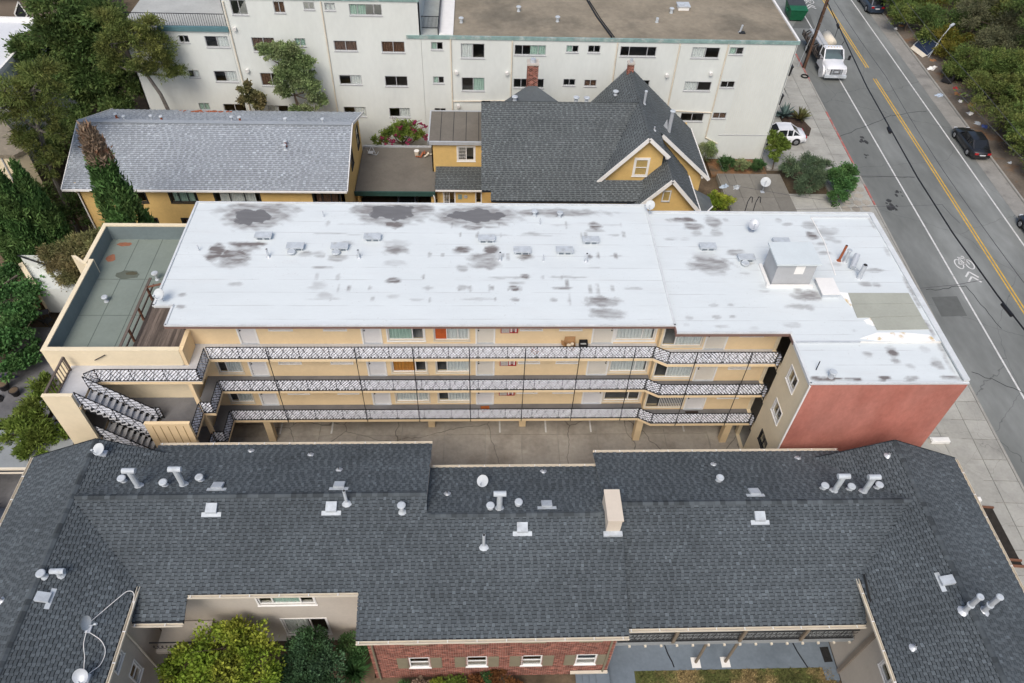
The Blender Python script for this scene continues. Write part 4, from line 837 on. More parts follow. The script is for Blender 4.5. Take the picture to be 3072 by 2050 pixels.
for p0, p1 in (((-18.1, 20.97, 8.0), (-21.65, 20.97, 6.5)), ((-18.1, 20.97, 8.0), (-15.0, 20.97, 6.66)), ((20.48, 20.77, 7.72), (24.3, 20.77, 6.1)), ((20.48, 20.77, 7.72), (17, 20.77, 6.25))): MB().bar(p0, p1, .04, .14).build('bargeboard', sh_base, FBD)
# brick front: every brick is modelled
FBR = FRONT(12.55); bw = [(-3.3, -2.35, 1.35, 2.55), (-.65, .3, 1.35, 2.55), (1.9, 2.85, 1.35, 2.55), (4.45, 5.4, 1.35, 2.55)]; bu = [(a, b, 4.25, 5.2) for a, b, c, d_ in bw]
MB().wall(FBR, -5.0, 6.1, 0, 5.5, bw+bu).build('brick_front', mortar, FBD)
bf = [c for c in FBD.children if c.name.startswith('brick_front')][0]
bm = MB(); r_ = random.Random(2); z = .02; row = 0
while z < 5.4:
    x = -5.0+(-.1 if row % 2 else 0)
    while x < 6.1:
        a, b = max(x, -5.0), min(x+.198, 6.1); x += .215
        if b-a < .05 or any(o[0]-.02 < (a+b)/2 < o[1]+.02 and o[2]-.03 < z+.03 < o[3]+.03 for o in bw+bu): continue
        t = min(1, max(0, r_.gauss(.42, .2)))
        if r_.random() < .07: t = 1
        bm.fb(FBR, a, b, -.01, .010+r_.uniform(0, .006), z, z+.055, t)
    z += .0715; row += 1
for x, s_ in ((-5.0, -1), (6.1, 1)):
    z = .02; row = 0
    while z < 5.4:
        y = 12.58+(.1 if row % 2 else 0)
        while y < 14.2: bm.box(x-.01 if s_ > 0 else x-.014, x+.014 if s_ > 0 else x+.01, y, y+.2, z, z+.058, min(1, max(0, r_.gauss(.42, .2)))); y += .212
        z += .069; row += 1
bm.build('bricks', brick_m, bf, kind='stuff')
MB().box(-4.98, -4.9, 12.6, 14.4, 0, 5.5).box(6.0, 6.08, 12.6, 14.3, 0, 5.4).build('brick_return', mortar, FBD)
for a, b, c, d_ in bw+bu:
    o = window(FBD, FBR, a, b, c, d_, (), trim_w, .06, .02, .0, rail=.52)
    MB().fb(FBR, a-.06, b+.06, -.04, .06, c-.08, c).build('sill', trim_w if c < 3 else shutter_m, o)
    if c > 3: continue
    for q0, q1 in ((a-.55, a-.05), (b+.05, b+.55)): MB().fb(FBR, q0, q1, .02, .05, c-.02, d_+.02).fb(FBR, q0+.06, q1-.06, .05, .06, c+.06, d_-.06).build('shutter', shutter_m, o)
MB().tube([(-4.8, 12.3, 5.5), (-4.78, 12.46, 5.1), (-4.78, 12.46, .1)], .05, 6).build('downspout', shutter_m, FBD); MB().tube([(5.85, 12.3, 5.5), (5.85, 12.46, 5.1), (5.85, 12.46, .1)], .05, 6).build('downspout', shutter_m, FBD)
# entrance steps with side wall, house number plate
sp = root('entrance_steps', 'blue grey painted steps with low curved wall at the brick front', 'steps', (5.6, 12.2, 0))
for i in range(4): MB().box(4.6+i*.32, 6.2, 11.3, 12.5, 0, .12*(4-i) if False else .1+.09*i).build('step', patio_b, sp)
MB().bar((4.3, 12.44, .52), (6.1, 12.44, .52), .12, .12).build('handrail_wall', trim_c, sp)
MB().fb(FBR, 5.55, 5.8, .02, .04, 1.35, 1.5).build('number_plate', plate_m, FBD)
# right recess with upper walkway
FW = FRONT(14.25)
MB().wall(FW, 6.1, 17.65, 0, 5.9, [(7.2, 8.1, 0, 2.05), (10.3, 11.2, 0, 2.05), (14.6, 15.5, 0, 2.05), (8.5, 9.8, .9, 2), (12.2, 14, .9, 2)]).build('wall', stucco_t, FBD)
for a, b in ((7.2, 8.1), (10.3, 11.2), (14.6, 15.5)): door(FBD, FW, a, b, .03, 2.05, curt_b)
for a, b in ((8.5, 9.8), (12.2, 14)): window(FBD, FW, a, b, .9, 2, (.5,), trim_w, .05, .06, .06)
wk = MB().box(6.3, 17.6, 12.95, 14.25, 2.45, 2.75).build('upper_walkway', M('grey_blue_fascia', (.27, .29, .30), .7, .08, 1), FBD)
for i in range(15): MB().box(6.9+i*.75, 7.0+i*.75, 12.86, 12.95, 2.42, 2.52).build('joist_end', trim_c, wk)
scr = MB().bar((6.35, 12.98, 3.75), (17.5, 12.98, 3.75), .05, .04).bar((6.35, 12.98, 2.85), (17.5, 12.98, 2.85), .05, .04).build('walkway_railing', frame_d, FBD)
ms_ = MB(); r_ = random.Random(9)
for i in range(60):
    x = 6.45+i*.185
    for j in range(2):
        p = [(x+.14*math.cos(t*.9)*(t/7), 12.98, 3.1+j*.38+.17*math.sin(t*.9)*(t/7)) for t in range(8)]
        ms_.tube(p, .012, 4)
    ms_.bar((x, 12.98, 2.86), (x+r_.uniform(-.25, .25), 12.98, 3.74), .016, .016)
ms_.build('scrollwork', frame_d, scr)
post_m = M('taupe_post', (.20, .165, .125), .7, .1, 2)
for x in (8.95, 12.1, 15.0): MB().box(x-.07, x+.07, 12.9, 13.04, 2.75, 5.6).build('post', post_m, FBD)
for x in (10.62, 12.1):
    o = MB().cyl((x, 12.97, .03), (x, 12.97, 2.46), .07, .07, 8).build('post', post_m, FBD); MB().box(x-.22, x+.22, 12.7, 13.2, .03, .06).build('post_base', trim_w, o)
# left-hand small balcony under the low roof
MB().box(-14.7, -12.5, 12.95, 14.35, 2.5, 2.75).build('upper_walkway', stucco_t, FBD)
rl_ = MB().bar((-14.7, 13.0, 3.7), (-12.5, 13.0, 3.7), .05, .04).build('walkway_railing', frame_d, FBD)
ms_ = MB()
for i in range(12):
    x = -14.6+i*.185; ms_.tube([(x+.14*math.cos(t*.9)*(t/7), 13.0, 3.25+.3*math.sin(t*.9)*(t/7)) for t in range(8)], .014, 4)
ms_.build('scrollwork', frame_d, rl_)
# stucco chimney
chm = M('chimney_stucco', (.62, .545, .45), .85, .05, 1, .2, 60)
c = MB().box(5.62, 6.25, 16.2, 17.7, 6.3, 8.3).build('chimney', chm, FBD); MB().box(5.58, 6.29, 16.15, 17.75, 8.3, 8.38).build('cap', chm, c); MB().box(5.5, 6.35, 15.98, 16.2, 7.2, 7.4).build('flashing', white_mt, c)
# vents
def square_vent(x, y, zf, parent, rot=0, sl=(0, .42)):
    z = zf(x, y); dz = sl
    P = lambda a, b, h: (x+a, y+b, zf(x+a, y+b)+h)
    m = MB(); o = m.add([P(-.24, -.2, .05), (P(.24, -.2, .05)), P(.24, .2, .05), P(-.24, .2, .05), P(-.24, -.2, .2), P(.24, -.2, .2), P(.24, .2, .16), P(-.24, .2, .16)], [(0, 3, 2, 1), (4, 5, 6, 7), (0, 1, 5, 4), (1, 2, 6, 5), (2, 3, 7, 6), (3, 0, 4, 7)]).build('roof_vent', white_mt, parent)
    e = .43
    if not rot: MB().add([P(-e, -.3, .035), P(e, -.3, .035), P(e, -.12, .035), P(-e, -.12, .035), P(-e, -.3, .0), P(e, -.3, 0)], [(0, 1, 2, 3), (4, 5, 1, 0)]).build('flashing', white_mt, o)
    else: MB().add([P(rot*.3, -e, .035), P(rot*.3, e, .035), P(rot*.12, e, .035), P(rot*.12, -e, .035)], [(0, 1, 2, 3) if rot < 0 else (3, 2, 1, 0)]).build('flashing', white_mt, o)
for x, y, zf, r0 in ((-11.92, 18.47, Lr, 0), (-6.44, 18.44, Lr, 0), (-11.91, 17.27, Lf, 0), (-6.65, 17.28, Lf, 0), (-17.61, 13.29, LWr, 1), (3.03, 17.56, Cr, 0), (1.87, 16.36, Lf, 0), (12.86, 18.16, Rr, 0), (12.79, 16.84, Rf, 0), (20.02, 13.54, RWl, -1)): square_vent(x, y, zf, mainroof, r0)
for x, y, zf in ((-15.5, 18.52, Lr), (-13.54, 18.6, Lr), (.86, 17.32, Cr), (16.74, 18.19, Rr), (18.13, 18.11, Rr)): pipe(x, y, zf(x, y), 1.3, .13, mainroof, white_mt, 'tee', nm='flue', flash=.24)
for x, y, zf in ((-16.33, 18.87, Lr), (-14.34, 18.56, Lr), (-12.86, 18.9, Lr), (.45, 17.33, Cr), (1.74, 17.55, Cr), (11.47, 19.03, Rr), (16.29, 18.37, Rr), (17.53, 18.29, Rr), (18.93, 18.39, Rr), (-17.92, 14.15, LWr)): pipe(x, y, zf(x, y), .28, .09, mainroof, white_mt, 'mush', nm='roof_vent', cr=2.1, flash=.18)
pipe(-3.5, 17.12, Lf(0, 17.12), .5, .1, mainroof, white_mt, 'mush', cr=1.9, flash=.2); pipe(-17.39, 14.32, LWr(-17.39, 0), .35, .12, mainroof, white_mt, 'tee', flash=.2)
for x, y, zf in ((-11.27, 21.14, Lr), (-8.28, 20.77, Lr), (-6.68, 19.56, Lr), (-1.55, 18.35, Cr), (3.09, 19.96, Cr), (11.63, 20.28, Rr), (16.11, 20.75, Rr), (19.97, 20.02, RWl), (17.99, 11.08, RWl), (-19.48, 13.39, LWl)): pipe(x, y, zf(x, y), .22, .05, mainroof, galv, 'open', flash=.2)
for x, y, zf in ((-5.99, 17.5, Lf), (.15, 15.69, Lf)): pipe(x, y, zf(x, y), 1.0, .07, mainroof, white_mt, 'open', flash=.24)
for x, y, zf in ((20.19, 12.21, RWl), (21.1, 12.25, RWr)): 
    o = pipe(x, y, zf(x, y), 1.35, .11, mainroof, galv, 'mush', flash=.26, cr=1.35); MB().cyl((x, y, zf(x, y)+.55), (x, y, zf(x, y)+.62), .15, .15, 12).build('collar', white_mt, o)
MB().bar((17.05, 13.2, 6.35), (17.0, 14.3, 6.75), .02, .2).build('flashing', frame_d, mainroof)
# satellite dishes (each can be lifted off: things of their own)
dish_w = M('dish_paint', (.52, .55, .56), .5, .06, 3)
def dish(label, x, y, z, az, tilt=35, r=.38, mast=.5, mat=None, base=None):
    t = root('satellite_dish', label, 'satellite dish', (x, y, z), 'satellite dishes on the roofs'); a = R_(az); n_ = Vector((math.sin(a)*math.cos(R_(tilt)), math.cos(a)*math.cos(R_(tilt)), math.sin(R_(tilt))))
    c = Vector((x, y, z+mast))+n_*.12; u = n_.orthogonal().normalized(); 
    u = Vector((0, 0, 1)).cross(n_).normalized(); v = n_.cross(u); m = MB(); rings = 4; seg = 18; vs = []
    for i in range(rings+1):
        q = r*i/rings
        for j in range(seg): vs.append(c+u*(q*math.cos(j*math.tau/seg))+v*(q*1.08*math.sin(j*math.tau/seg))+n_*(.28*q*q/r))
    fs = [(i*seg+j, i*seg+(j+1) % seg, (i+1)*seg+(j+1) % seg, (i+1)*seg+j) for i in range(rings) for j in range(seg)]
    m.add(vs, fs); m.add([p-n_*.02 for p in vs], [f[::-1] for f in fs]); m.build('reflector', mat or dish_w, t)
    MB().tube([(x, y, z), (x, y, z+mast*.8), tuple(c-n_*.03)], .03, 6).build('mast', galv, t)
    arm = c+n_*.42-v*.15; MB().tube([c-v*r*.95, arm], .018, 5).build('feed_arm', galv, t); MB().cyl(arm-n_*.05+v*.03, arm+n_*.07+v*.05, .045, .05, 8).build('feed_horn', white_mt, t)
    MB().box(x-.16, x+.16, y-.16, y+.16, z-.05, z+.03).build('foot', galv, t); return t
dish('white satellite dish at the gable tip of the charcoal roof, far left', -17.6, 20.25, LWr(-17.6, 20)+.05, 200, 62, .27, .3)
dish('white satellite dish in the middle of the charcoal roof slope', .13, 19.05, Cr(0, 19.05), 200, 62, .27, .3)
dish('edge-on satellite dish with looping white cables on the left wing roof', -15.85, 12.3, LWr(-15.85, 0), 95, 12, .28, .6)
dish('grey satellite dish at the bottom left edge of the picture', -15.35, 10.45, LWr(-15.35, 0), 160, 50, .28, .4, galv)
dish('grey satellite dish on the white roof near the penthouse box', 15.83, 33.8, 10.38, 190, 55, .31, .4, galv)
dish('satellite dish at the rear edge of the white roof below the yellow gable', 10.06, 35.45, 10.4, 200, 50, .27, .5)
dish('satellite dish at the left corner of the white roof above the timber deck', -16.15, 27.75, 10.45, 195, 48, .28, .5)
dish('satellite dish standing on the grey yard slab beside the shingled house', 24.0, 51.6, .31, 200, 60, .42, .9)
def loop_(pts, n=7):
    P = [Vector(p) for p in pts]; out = []
    for i in range(len(P)-1):
        p0, p1, p2, p3 = P[max(i-1, 0)], P[i], P[i+1], P[min(i+2, len(P)-1)]
        for k_ in range(n):
            t = k_/n; out.append(.5*((2*p1)+(p2-p0)*t+(2*p0-5*p1+4*p2-p3)*t*t+(3*p1-p0-3*p2+p3)*t*t*t))
    out.append(P[-1])
    return [Vector((q.x, q.y, max(q.z, LWr(q.x, q.y)+.035))) if q.x < -14.7 else q for q in out]
cb_ = MB()
for pts in ([(-15.85, 12.3, 7.35), (-15.5, 12.95, 7.15), (-15.1, 13.6, 7.0), (-14.85, 13.95, 6.9), (-14.62, 13.9, 6.75), (-14.6, 13.3, 6.45)], [(-15.8, 12.2, 7.2), (-15.78, 11.7, 7.1), (-15.6, 11.2, 7.0), (-15.5, 10.8, 6.98), (-15.35, 10.5, 7.0)], [(-15.7, 12.15, 7.1), (-15.25, 11.9, 6.9), (-14.98, 11.5, 6.8), (-15.0, 11.0, 6.8), (-15.2, 10.7, 6.9), (-15.35, 10.5, 6.95)]): cb_.tube(loop_(pts), .014, 5)
cb_.build('coaxial_cable', trim_w, base=(-15.5, 12, 7), label='looping white aerial cable lying on the left wing roof', cat='cable')
# ================================================================ YELLOW GABLED BLOCK BEHIND, LEFT
YB1 = root('yellow_apartment_house', 'long two storey yellow house with light grey shingled gable roof', 'building', (-19, 49, 0))
yf = lambda x, y: 5.8+.40*(y-43.7)
yr = lambda x, y: 7.92-.40*(y-49)
def shingle_roof(parent, lst, mat, base, seed, **kw):
    objs = []
    for i, (pg, zf, ax, up_) in enumerate(lst):
        o, tb = roof_plane(parent, pg, zf, ax, up_, mat, base, seed+i, **kw); tabs_mb(tb).build('shingle_layer', mat, o, kind='stuff'); objs.append(o)
    return objs
yo = shingle_roof(YB1, [([(-29, 43.7), (-9.4, 43.7), (-9.4, 49), (-29, 49)], yf, 1, 1), ([(-29, 49), (-9.4, 49), (-9.4, 54.3), (-29, 54.3)], yr, 1, -1)], sh_grey, sh_gbase, 60, exp=.17, wr=(.14, .24))
MB().bar((-29, 49, 7.96), (-9.4, 49, 7.96), .4, .06).build('ridge_cap', sh_grey, YB1)
FY = FRONT(44.15)
yw = [(-24.9, -23.75, 4.38, 5.5), (-22.05, -20.2, 4.4, 5.5), (-18.9, -15.75, 4.4, 5.5), (-11.95, -10.05, 4.4, 5.5), (-24.6, -23.6, 1.6, 2.95), (-21.8, -20, 1.6, 2.95), (-17, -14.5, 1.6, 2.95)]
MB().wall(FY, -28.3, -9.75, 0, 5.75, yw).build('wall', stucco_y, YB1)
for i, q in enumerate(yw): window(YB1, FY, *q, (.33, .66) if q[1]-q[0] > 1.8 else (.5,), frame_d, .06, .06, .07, frame_d, (None, curt_g, curt_w, curt_b, None, curt_b, None)[i], (.1, .9))
FYR = ((-9.75, 0), (0, 1), (1, 0)); gw = [(45.6, 46.5, 3.9, 5.2), (47.9, 48.9, 4.4, 6.0)]
MB().wall(FYR, 44.15, 53.8, 0, 5.75, [(48.3, 49.4, 4.4, 5.74), (51.9, 53.0, 3.9, 5.6)]).build('wall', stucco_y, YB1)
MB().extr([(-9.75, 44.1, 5.75), (-9.75, 53.8, 5.75), (-9.75, 49, 7.75)], (-.1, 0, 0)).build('gable_wall', stucco_y, YB1)
for q in ((48.3, 49.4, 4.4, 5.74), (51.9, 53.0, 3.9, 5.6)): window(YB1, FYR, *q, (), frame_d, .06, .02, .06, frame_d, rail=.5)
MB().box(-28.3, -28.2, 44.15, 53.8, 0, 6).box(-28.3, -9.8, 53.7, 53.8, 0, 5.75).build('wall', stucco_y, YB1)
MB().extr([(-28.3, 44.1, 5.75), (-28.3, 53.8, 5.75), (-28.3, 49, 7.75)], (.1, 0, 0)).build('gable_wall', stucco_y, YB1)
m = MB(); m.bar((-29, 43.62, 5.76), (-9.4, 43.62, 5.76), .12, .12); m.build('gutter', trim_w, YB1)
for x in (-9.35, -29.05):
    for e, z in ((43.65, 5.78), (54.35, 5.78)): MB().bar((x, 49, 7.9), (x, e, z), .05, .16).build('bargeboard', trim_w, YB1)
MB().tube([(-28.2, 43.7, 5.6), (-28.25, 44.0, 5.3), (-28.25, 44.05, 0)], .05, 6).build('downspout', trim_w, YB1)
for x, y, k_ in ((-25.8, 49.3, 'm'), (-24, 49.6, 'm'), (-23.2, 49.4, 'r'), (-26.8, 50.2, 'r'), (-18.2, 49.6, 'm'), (-17.6, 49.5, 'r'), (-14.2, 49.2, 'm'), (-14.0, 47.2, 'r'), (-14.0, 46.9, 'm'), (-11.5, 49.1, 'm')):
    pipe(x, y, min(yf(x, y), yr(x, y)), .35, .08, yo[0], rust if k_ == 'r' else white_mt, 'mush', cr=1.8)
lit = MB(); r_ = random.Random(4)
for i in range(60):
    x, y = -21.6+r_.gauss(0, .8), 53.6+r_.gauss(0, .15); s_ = r_.uniform(.05, .14); z = yr(x, y)+.03; lit.add([(x-s_, y-s_, z), (x+s_, y-s_*.6, z), (x+s_*.7, y+s_, z+.02), (x-s_, y+s_*.7, z+.01)], [(0, 1, 2, 3)])
lit.build('leaf_litter', rust, yo[1], kind='stuff')
# ================================================================ CARPORT
CP = root('carport', 'flat brown roofed carport with dark green fascia between the two yellow houses', 'carport', (-6.7, 51, 0))
MB().box(-9.7, -3.55, 48.0, 54.1, 2.5, 2.7).build('roof', roof_brown, CP); MB().box(-9.75, -3.5, 47.85, 48.0, 2.35, 2.72).build('fascia', green_fa, CP)
MB().box(-9.75, -9.6, 54.1, 54.2, 2.4, 2.8).box(-9.6, -3.55, 54.1, 54.25, 2.5, 2.82).build('rear_edge', galv, CP); MB().box(-9.7, -3.6, 54.0, 54.1, 0, 2.5).build('rear_wall', stucco_y, CP)
for x in (-9.5, -3.75): MB().box(x-.1, x+.1, 48.1, 48.3, 0, 2.5).build('post', stucco_y, CP)
MB().tube([(-3.65, 47.9, 2.5), (-3.55, 47.8, 2.2), (-3.55, 47.8, 0)], .05, 6).build('downspout', trim_w, CP)
# junk on the carport roof
bk = root('paint_bucket', 'cream bucket standing on the carport roof', 'bucket', (-5.2, 53.0, 2.7)); MB().cyl((-5.2, 53.0, 2.7), (-5.2, 53.0, 3.1), .16, .2, 14).build('pail', trim_c, bk); MB().cyl((-5.2, 53.0, 3.1), (-5.2, 53.0, 3.13), .215, .215, 14).build('rim', trim_w, bk)
scm = M('mixed_scrap', (.16, .10, .07), .9, .5, 5)
sj = root('scrap_pile', 'pile of rusty scrap and boards beside the bucket on the carport roof', 'scrap', (-4.4, 52.8, 2.7)); r_ = random.Random(8)
for i in range(9):
    x, y = -4.45+r_.uniform(-.4, .4), 52.8+r_.uniform(-.3, .3); a = r_.uniform(0, 3.1); MB().bar((x, y, 2.74+i*.02), (x+.5*math.cos(a), y+.4*math.sin(a), 2.8+r_.uniform(0, .2)), .12, .04).build('board', [scm, rust, trim_c][i % 3], sj)
ld = root('broken_chair_frame', 'bent metal chair frame lying on the carport roof corner', 'chair frame', (-9.0, 53.2, 2.7))
MB().tube([(-9.3, 53.6, 2.75), (-9.1, 53.1, 2.75), (-8.5, 52.9, 2.75), (-8.3, 53.0, 3.0)], .025, 5).tube([(-9.2, 53.2, 2.75), (-8.9, 53.5, 3.2), (-8.6, 53.1, 2.75)], .025, 5).build('tubing', galv, ld); MB().extr([(-9.2, 53.0, 2.8), (-8.8, 52.95, 2.8), (-8.75, 53.3, 2.85), (-9.15, 53.3, 2.85)], (0, 0, .03)).build('seat', frame_a, ld)
# ================================================================ YELLOW SHINGLED HOUSE
HS = root('shingled_house', 'yellow house with steep slate grey cross gables and white bargeboards', 'house', (10, 49, 0))
hm = lambda x, y: 9.2-.70*(50.25-y)
hr = lambda x, y: 9.2-.70*(y-50.25)
g1l = lambda x, y: 9.33-1.13*(11.85-x)
g1r = lambda x, y: 9.33-.90*(x-11.85)
g2l = lambda x, y: 7.2-1.1*(13.55-x)
g2r = lambda x, y: 7.2-1.1*(x-13.55)
# valley main front / g1 left:  9.2-.7(50.25-y) = 9.33-1.13(11.85-x)
vx = lambda y: 11.85-(9.33-hm(0, y))/1.13
ho = shingle_roof(HS, [
  ([(.8, 44.0), (.8, 50.25), (vx(50.25), 50.25), (vx(45.3), 45.3), (11.9, 45.3), (11.9, 44.0)], hm, 1, 1),
  ([(.15, 50.25), (11.8, 50.25), (11.8, 55.9), (.15, 55.9)], hr, 1, -1),
  ([(11.85, 45.3), (11.85, 55.6), (8.42, 55.6), (vx(50.25), 50.25), (vx(45.3), 45.3)], g1l, 0, 1),
  ([(11.85, 45.3), (13.35, 45.3), (13.35, 48.2), (17.8, 48.2), (17.8, 55.4), (11.85, 55.6)], g1r, 0, -1)], sh_house, sh_base, 80, exp=.17, wr=(.13, .22), slope=.8)
ho += shingle_roof(HS, [([(13.55, 43.4), (13.55, 48.6), (10.9, 48.6), (10.9, 43.4)], g2l, 0, 1), ([(13.55, 43.4), (16.1, 43.4), (16.1, 48.6), (13.55, 48.6)], g2r, 0, -1)], sh_house, sh_base, 90, exp=.17, wr=(.13, .22), slope=1.1)
ho += shingle_roof(HS, [([(.12, 44.7), (.84, 44.7), (.84, 50.25), (.12, 50.25)], lambda x, y: hm(x, y)-.12, 1, 1)], sh_house, sh_base, 95, exp=.17, slope=.7)
# rear hipped spur with brick chimney
ax_, ay_, az_ = 4.0, 53.4, 9.0
spur = MB()
for a, b in (((2.0, 50.8), (6.0, 50.8)), ((6.0, 50.8), (6.9, 56.2)), ((6.9, 56.2), (1.1, 56.2)), ((1.1, 56.2), (2.0, 50.8))):
    zz = lambda p: 8.6-.0 if p[1] < 52 else 5.4
    spur.poly([(a[0], a[1], hr(*a) if a[1] < 52 else 5.2), (b[0], b[1], hr(*b) if b[1] < 52 else 5.2), (ax_, ay_, az_)])
spur.build('hipped_spur_roof', sh_house, HS)
def brick_stack(x, y, z0, z1, w, nm, parent):
    o = MB().box(x-w/2+.015, x+w/2-.015, y-w/2+.015, y+w/2-.015, z0, z1).build(nm, mortar, parent); z = z0; row = 0; r_ = random.Random(6); m = MB()
    while z < z1-.07:
        k_ = int(w/.22); o2 = .11 if row % 2 else 0
        for i in range(k_+1):
            a = -w/2+i*.22-o2; b = min(a+.2, w/2); a = max(a, -w/2)
            if b-a < .04: continue
            for sgn in (-1, 1):
                m.box(x+a, x+b, y+sgn*w/2-.012, y+sgn*w/2+.012, z, z+.062, r_.random()); m.box(x+sgn*w/2-.012, x+sgn*w/2+.012, y+a, y+b, z, z+.062, r_.random())
        z += .075; row += 1
    m.build('bricks', brick_m, o, kind='stuff'); MB().box(x-w/2-.05, x+w/2+.05, y-w/2-.05, y+w/2+.05, z1, z1+.1).build('crown', mortar, o)
    MB().cyl((x, y, z1+.1), (x, y, z1+.35), w*.3, w*.25, 10).build('flue_pot', galv, o)
brick_stack(4.0, 53.4, 8.4, 10.6, .8, 'chimney', HS); brick_stack(11.8, 55.0, 8.8, 9.9, .45, 'chimney', HS)
# gable walls
def gable(x0, x1, xp, y, z0, zp, slope_l, slope_r, win=None, nm='gable_wall'):
    F = FRONT(y); pts = [(x0, y, z0), (x1, y, z0), (x1, y, zp-slope_r*(x1-xp)), (xp, y, zp), (x0, y, zp-slope_l*(xp-x0))]
    MB().extr(pts, (0, .12, 0)).build(nm, stucco_y, HS)
gable(9.2, 13.2, 11.85, 45.8, 4.6, 9.1, 1.13, .9); gable(11.2, 15.75, 13.55, 43.9, 0, 6.95, 1.1, 1.1)
gable(13.4, 17.4, 13.4, 48.7, 0, 7.7, 1, .9)
window(HS, FRONT(45.78), 11.25, 12.2, 5.9, 7.3, (), trim_w, .07, -.02, .1, trim_w, rail=.5)
window(HS, FRONT(43.88), 13.2, 13.75, 5.0, 5.9, (), trim_w, .05, -.02, .04, galv)
br = lambda p0, p1: MB().bar(p0, p1, .08, .26).build('bargeboard', trim_w, HS)
br((11.85, 45.25, 9.25), (8.55, 45.25, 5.55)); br((11.85, 45.25, 9.25), (13.5, 45.25, 7.75)); br((13.5, 48.15, 7.75), (17.85, 48.15, 3.9)); br((13.55, 43.35, 7.1), (10.85, 43.35, 4.15)); br((13.55, 43.35, 7.1), (16.15, 43.35, 4.25))
MB().bar((17.85, 48.1, 3.95), (17.85, 55.4, 3.95), .08, .14).bar((16.16, 43.4, 4.32), (16.16, 48, 4.32), .08, .14).build('gutter', trim_w, HS)
for x, y, z in ((13.35, 45.4, 7.9), (17.3, 48.3, 4.3), (16.0, 43.5, 4.4), (11.2, 43.5, 4.5)): MB().box(x-.08, x+.08, y-.1, y+.5, z-.3, z-.1).build('bracket', trim_w, HS)
bay = MB(); bay.prism([(15.9, 46.0), (17.4, 46.0), (17.9, 46.6), (17.9, 47.6), (17.0, 48.2), (15.9, 48.2)], 0, 2.6); bay.build('bay_window_walls', stucco_y, HS)
MB().add([(15.8, 45.8, 2.6), (17.5, 45.8, 2.6), (18.1, 46.5, 2.6), (18.1, 47.7, 2.6), (17.1, 48.4, 2.6), (16.4, 47.2, 3.8)], [(0, 1, 5), (1, 2, 5), (2, 3, 5), (3, 4, 5)]).build('bay_roof', sh_house, HS); MB().bar((15.8, 45.78, 2.58), (17.5, 45.78, 2.58), .08, .12).bar((17.5, 45.78, 2.58), (18.1, 46.5, 2.58), .08, .12).build('gutter', trim_w, HS)
MB().box(.9, 11.3, 45.0, 45.15, 0, 4.6).box(.9, 1.0, 45.1, 55.6, 0, 5.5).box(.9, 17.4, 55.4, 55.5, 0, 4.5).box(17.3, 17.4, 48.8, 55.3, 0, 4.0).build('wall', stucco_y, HS)
MB().extr([(.95, 45.1, 5.3), (.95, 55.5, 5.3), (.95, 50.25, 8.95)], (.1, 0, 0)).build('gable_wall', stucco_y, HS)
pipe(14.4, 49.9, g1r(14.4, 0), 1.7, .14, ho[3], galv, 'mush', cr=1.5, nm='flue'); MB().add([(13.9, 49.9, g1r(13.9, 0)+.05), (14.3, 49.9, g1r(14.3, 0)+.05), (14.1, 49.9, g1r(14, 0)+.7)], [(0, 1, 2)]).build('flashing', galv, ho[3])
pipe(12.3, 50.6, g1r(12.3, 0), 1.0, .09, ho[3], galv, 'mush', cr=1.3); pipe(12.6, 47.4, g1r(12.6, 0), .3, .05, ho[3])
for x, y, f in ((2.6, 51.0, hr), (8.0, 51.0, hr), (10.6, 53.4, g1l), (7.2, 50.9, hr)): pipe(x, y, f(x, y)+.2, .25, .12, ho[1], white_mt, 'mush', cr=1.9)
# flat-roofed addition and porch
MB().box(-3.95, .2, 50.6, 55.0, 5.35, 5.55).build('addition_roof', roof_brown, HS); MB().box(-4.0, .25, 50.45, 50.6, 5.3, 5.58).box(-4.05, -3.95, 50.45, 55.1, 5.3, 5.58).box(-3.95, .2, 55.0, 55.1, 5.3, 5.6).build('addition_fascia', galv, HS)
for x in (-3.1, -2.1, -1.1, -.1): MB().box(x-.02, x+.02, 50.6, 55, 5.55, 5.558).build('roof_seam', sh_base, HS)
FAD = FRONT(50.7); aw = [(-1.75, -.45, 3.75, 5.0)]
MB().wall(FAD, -3.8, .15, 0, 5.35, aw).build('addition_wall', stucco_y, HS); window(HS, FAD, *aw[0], (.5,), trim_w, .07, .05, .09, trim_w, bars=4)
MB().box(-3.8, -3.7, 50.7, 55, 0, 5.35).build('addition_wall', stucco_y, HS)
pz = lambda x, y: 2.65+.25*(y-48.3)
shingle_roof(HS, [([(-3.5, 48.3), (.15, 48.3), (.15, 50.65), (-3.5, 50.65)], pz, 1, 1)], sh_house, sh_base, 99, exp=.17, slope=.25)
MB().bar((-3.5, 48.25, 2.6), (.15, 48.25, 2.6), .1, .12).build('gutter', trim_w, HS)
FP = FRONT(48.7); pw = [(-2.9, -2.0, .2, 2.3), (-.35, .1, 1.1, 2.2)]
MB().wall(FP, -3.4, .9, 0, 2.6, pw).build('porch_wall', stucco_y, HS); window(HS, FP, *pw[0], (.5,), trim_w, .06, .05, .05, trim_w, bars=4); window(HS, FP, *pw[1], (), trim_w, .05, .05, .05, trim_w)
MB().fb(FP, -1.75, -1.45, .0, .03, 1.5, 1.95).build('wall_plaque', teal_m, HS); MB().cyl((-1.15, 48.7, 1.75), (-1.15, 48.65, 1.75), .15, .15, 14).build('wall_plaque', galv, HS)
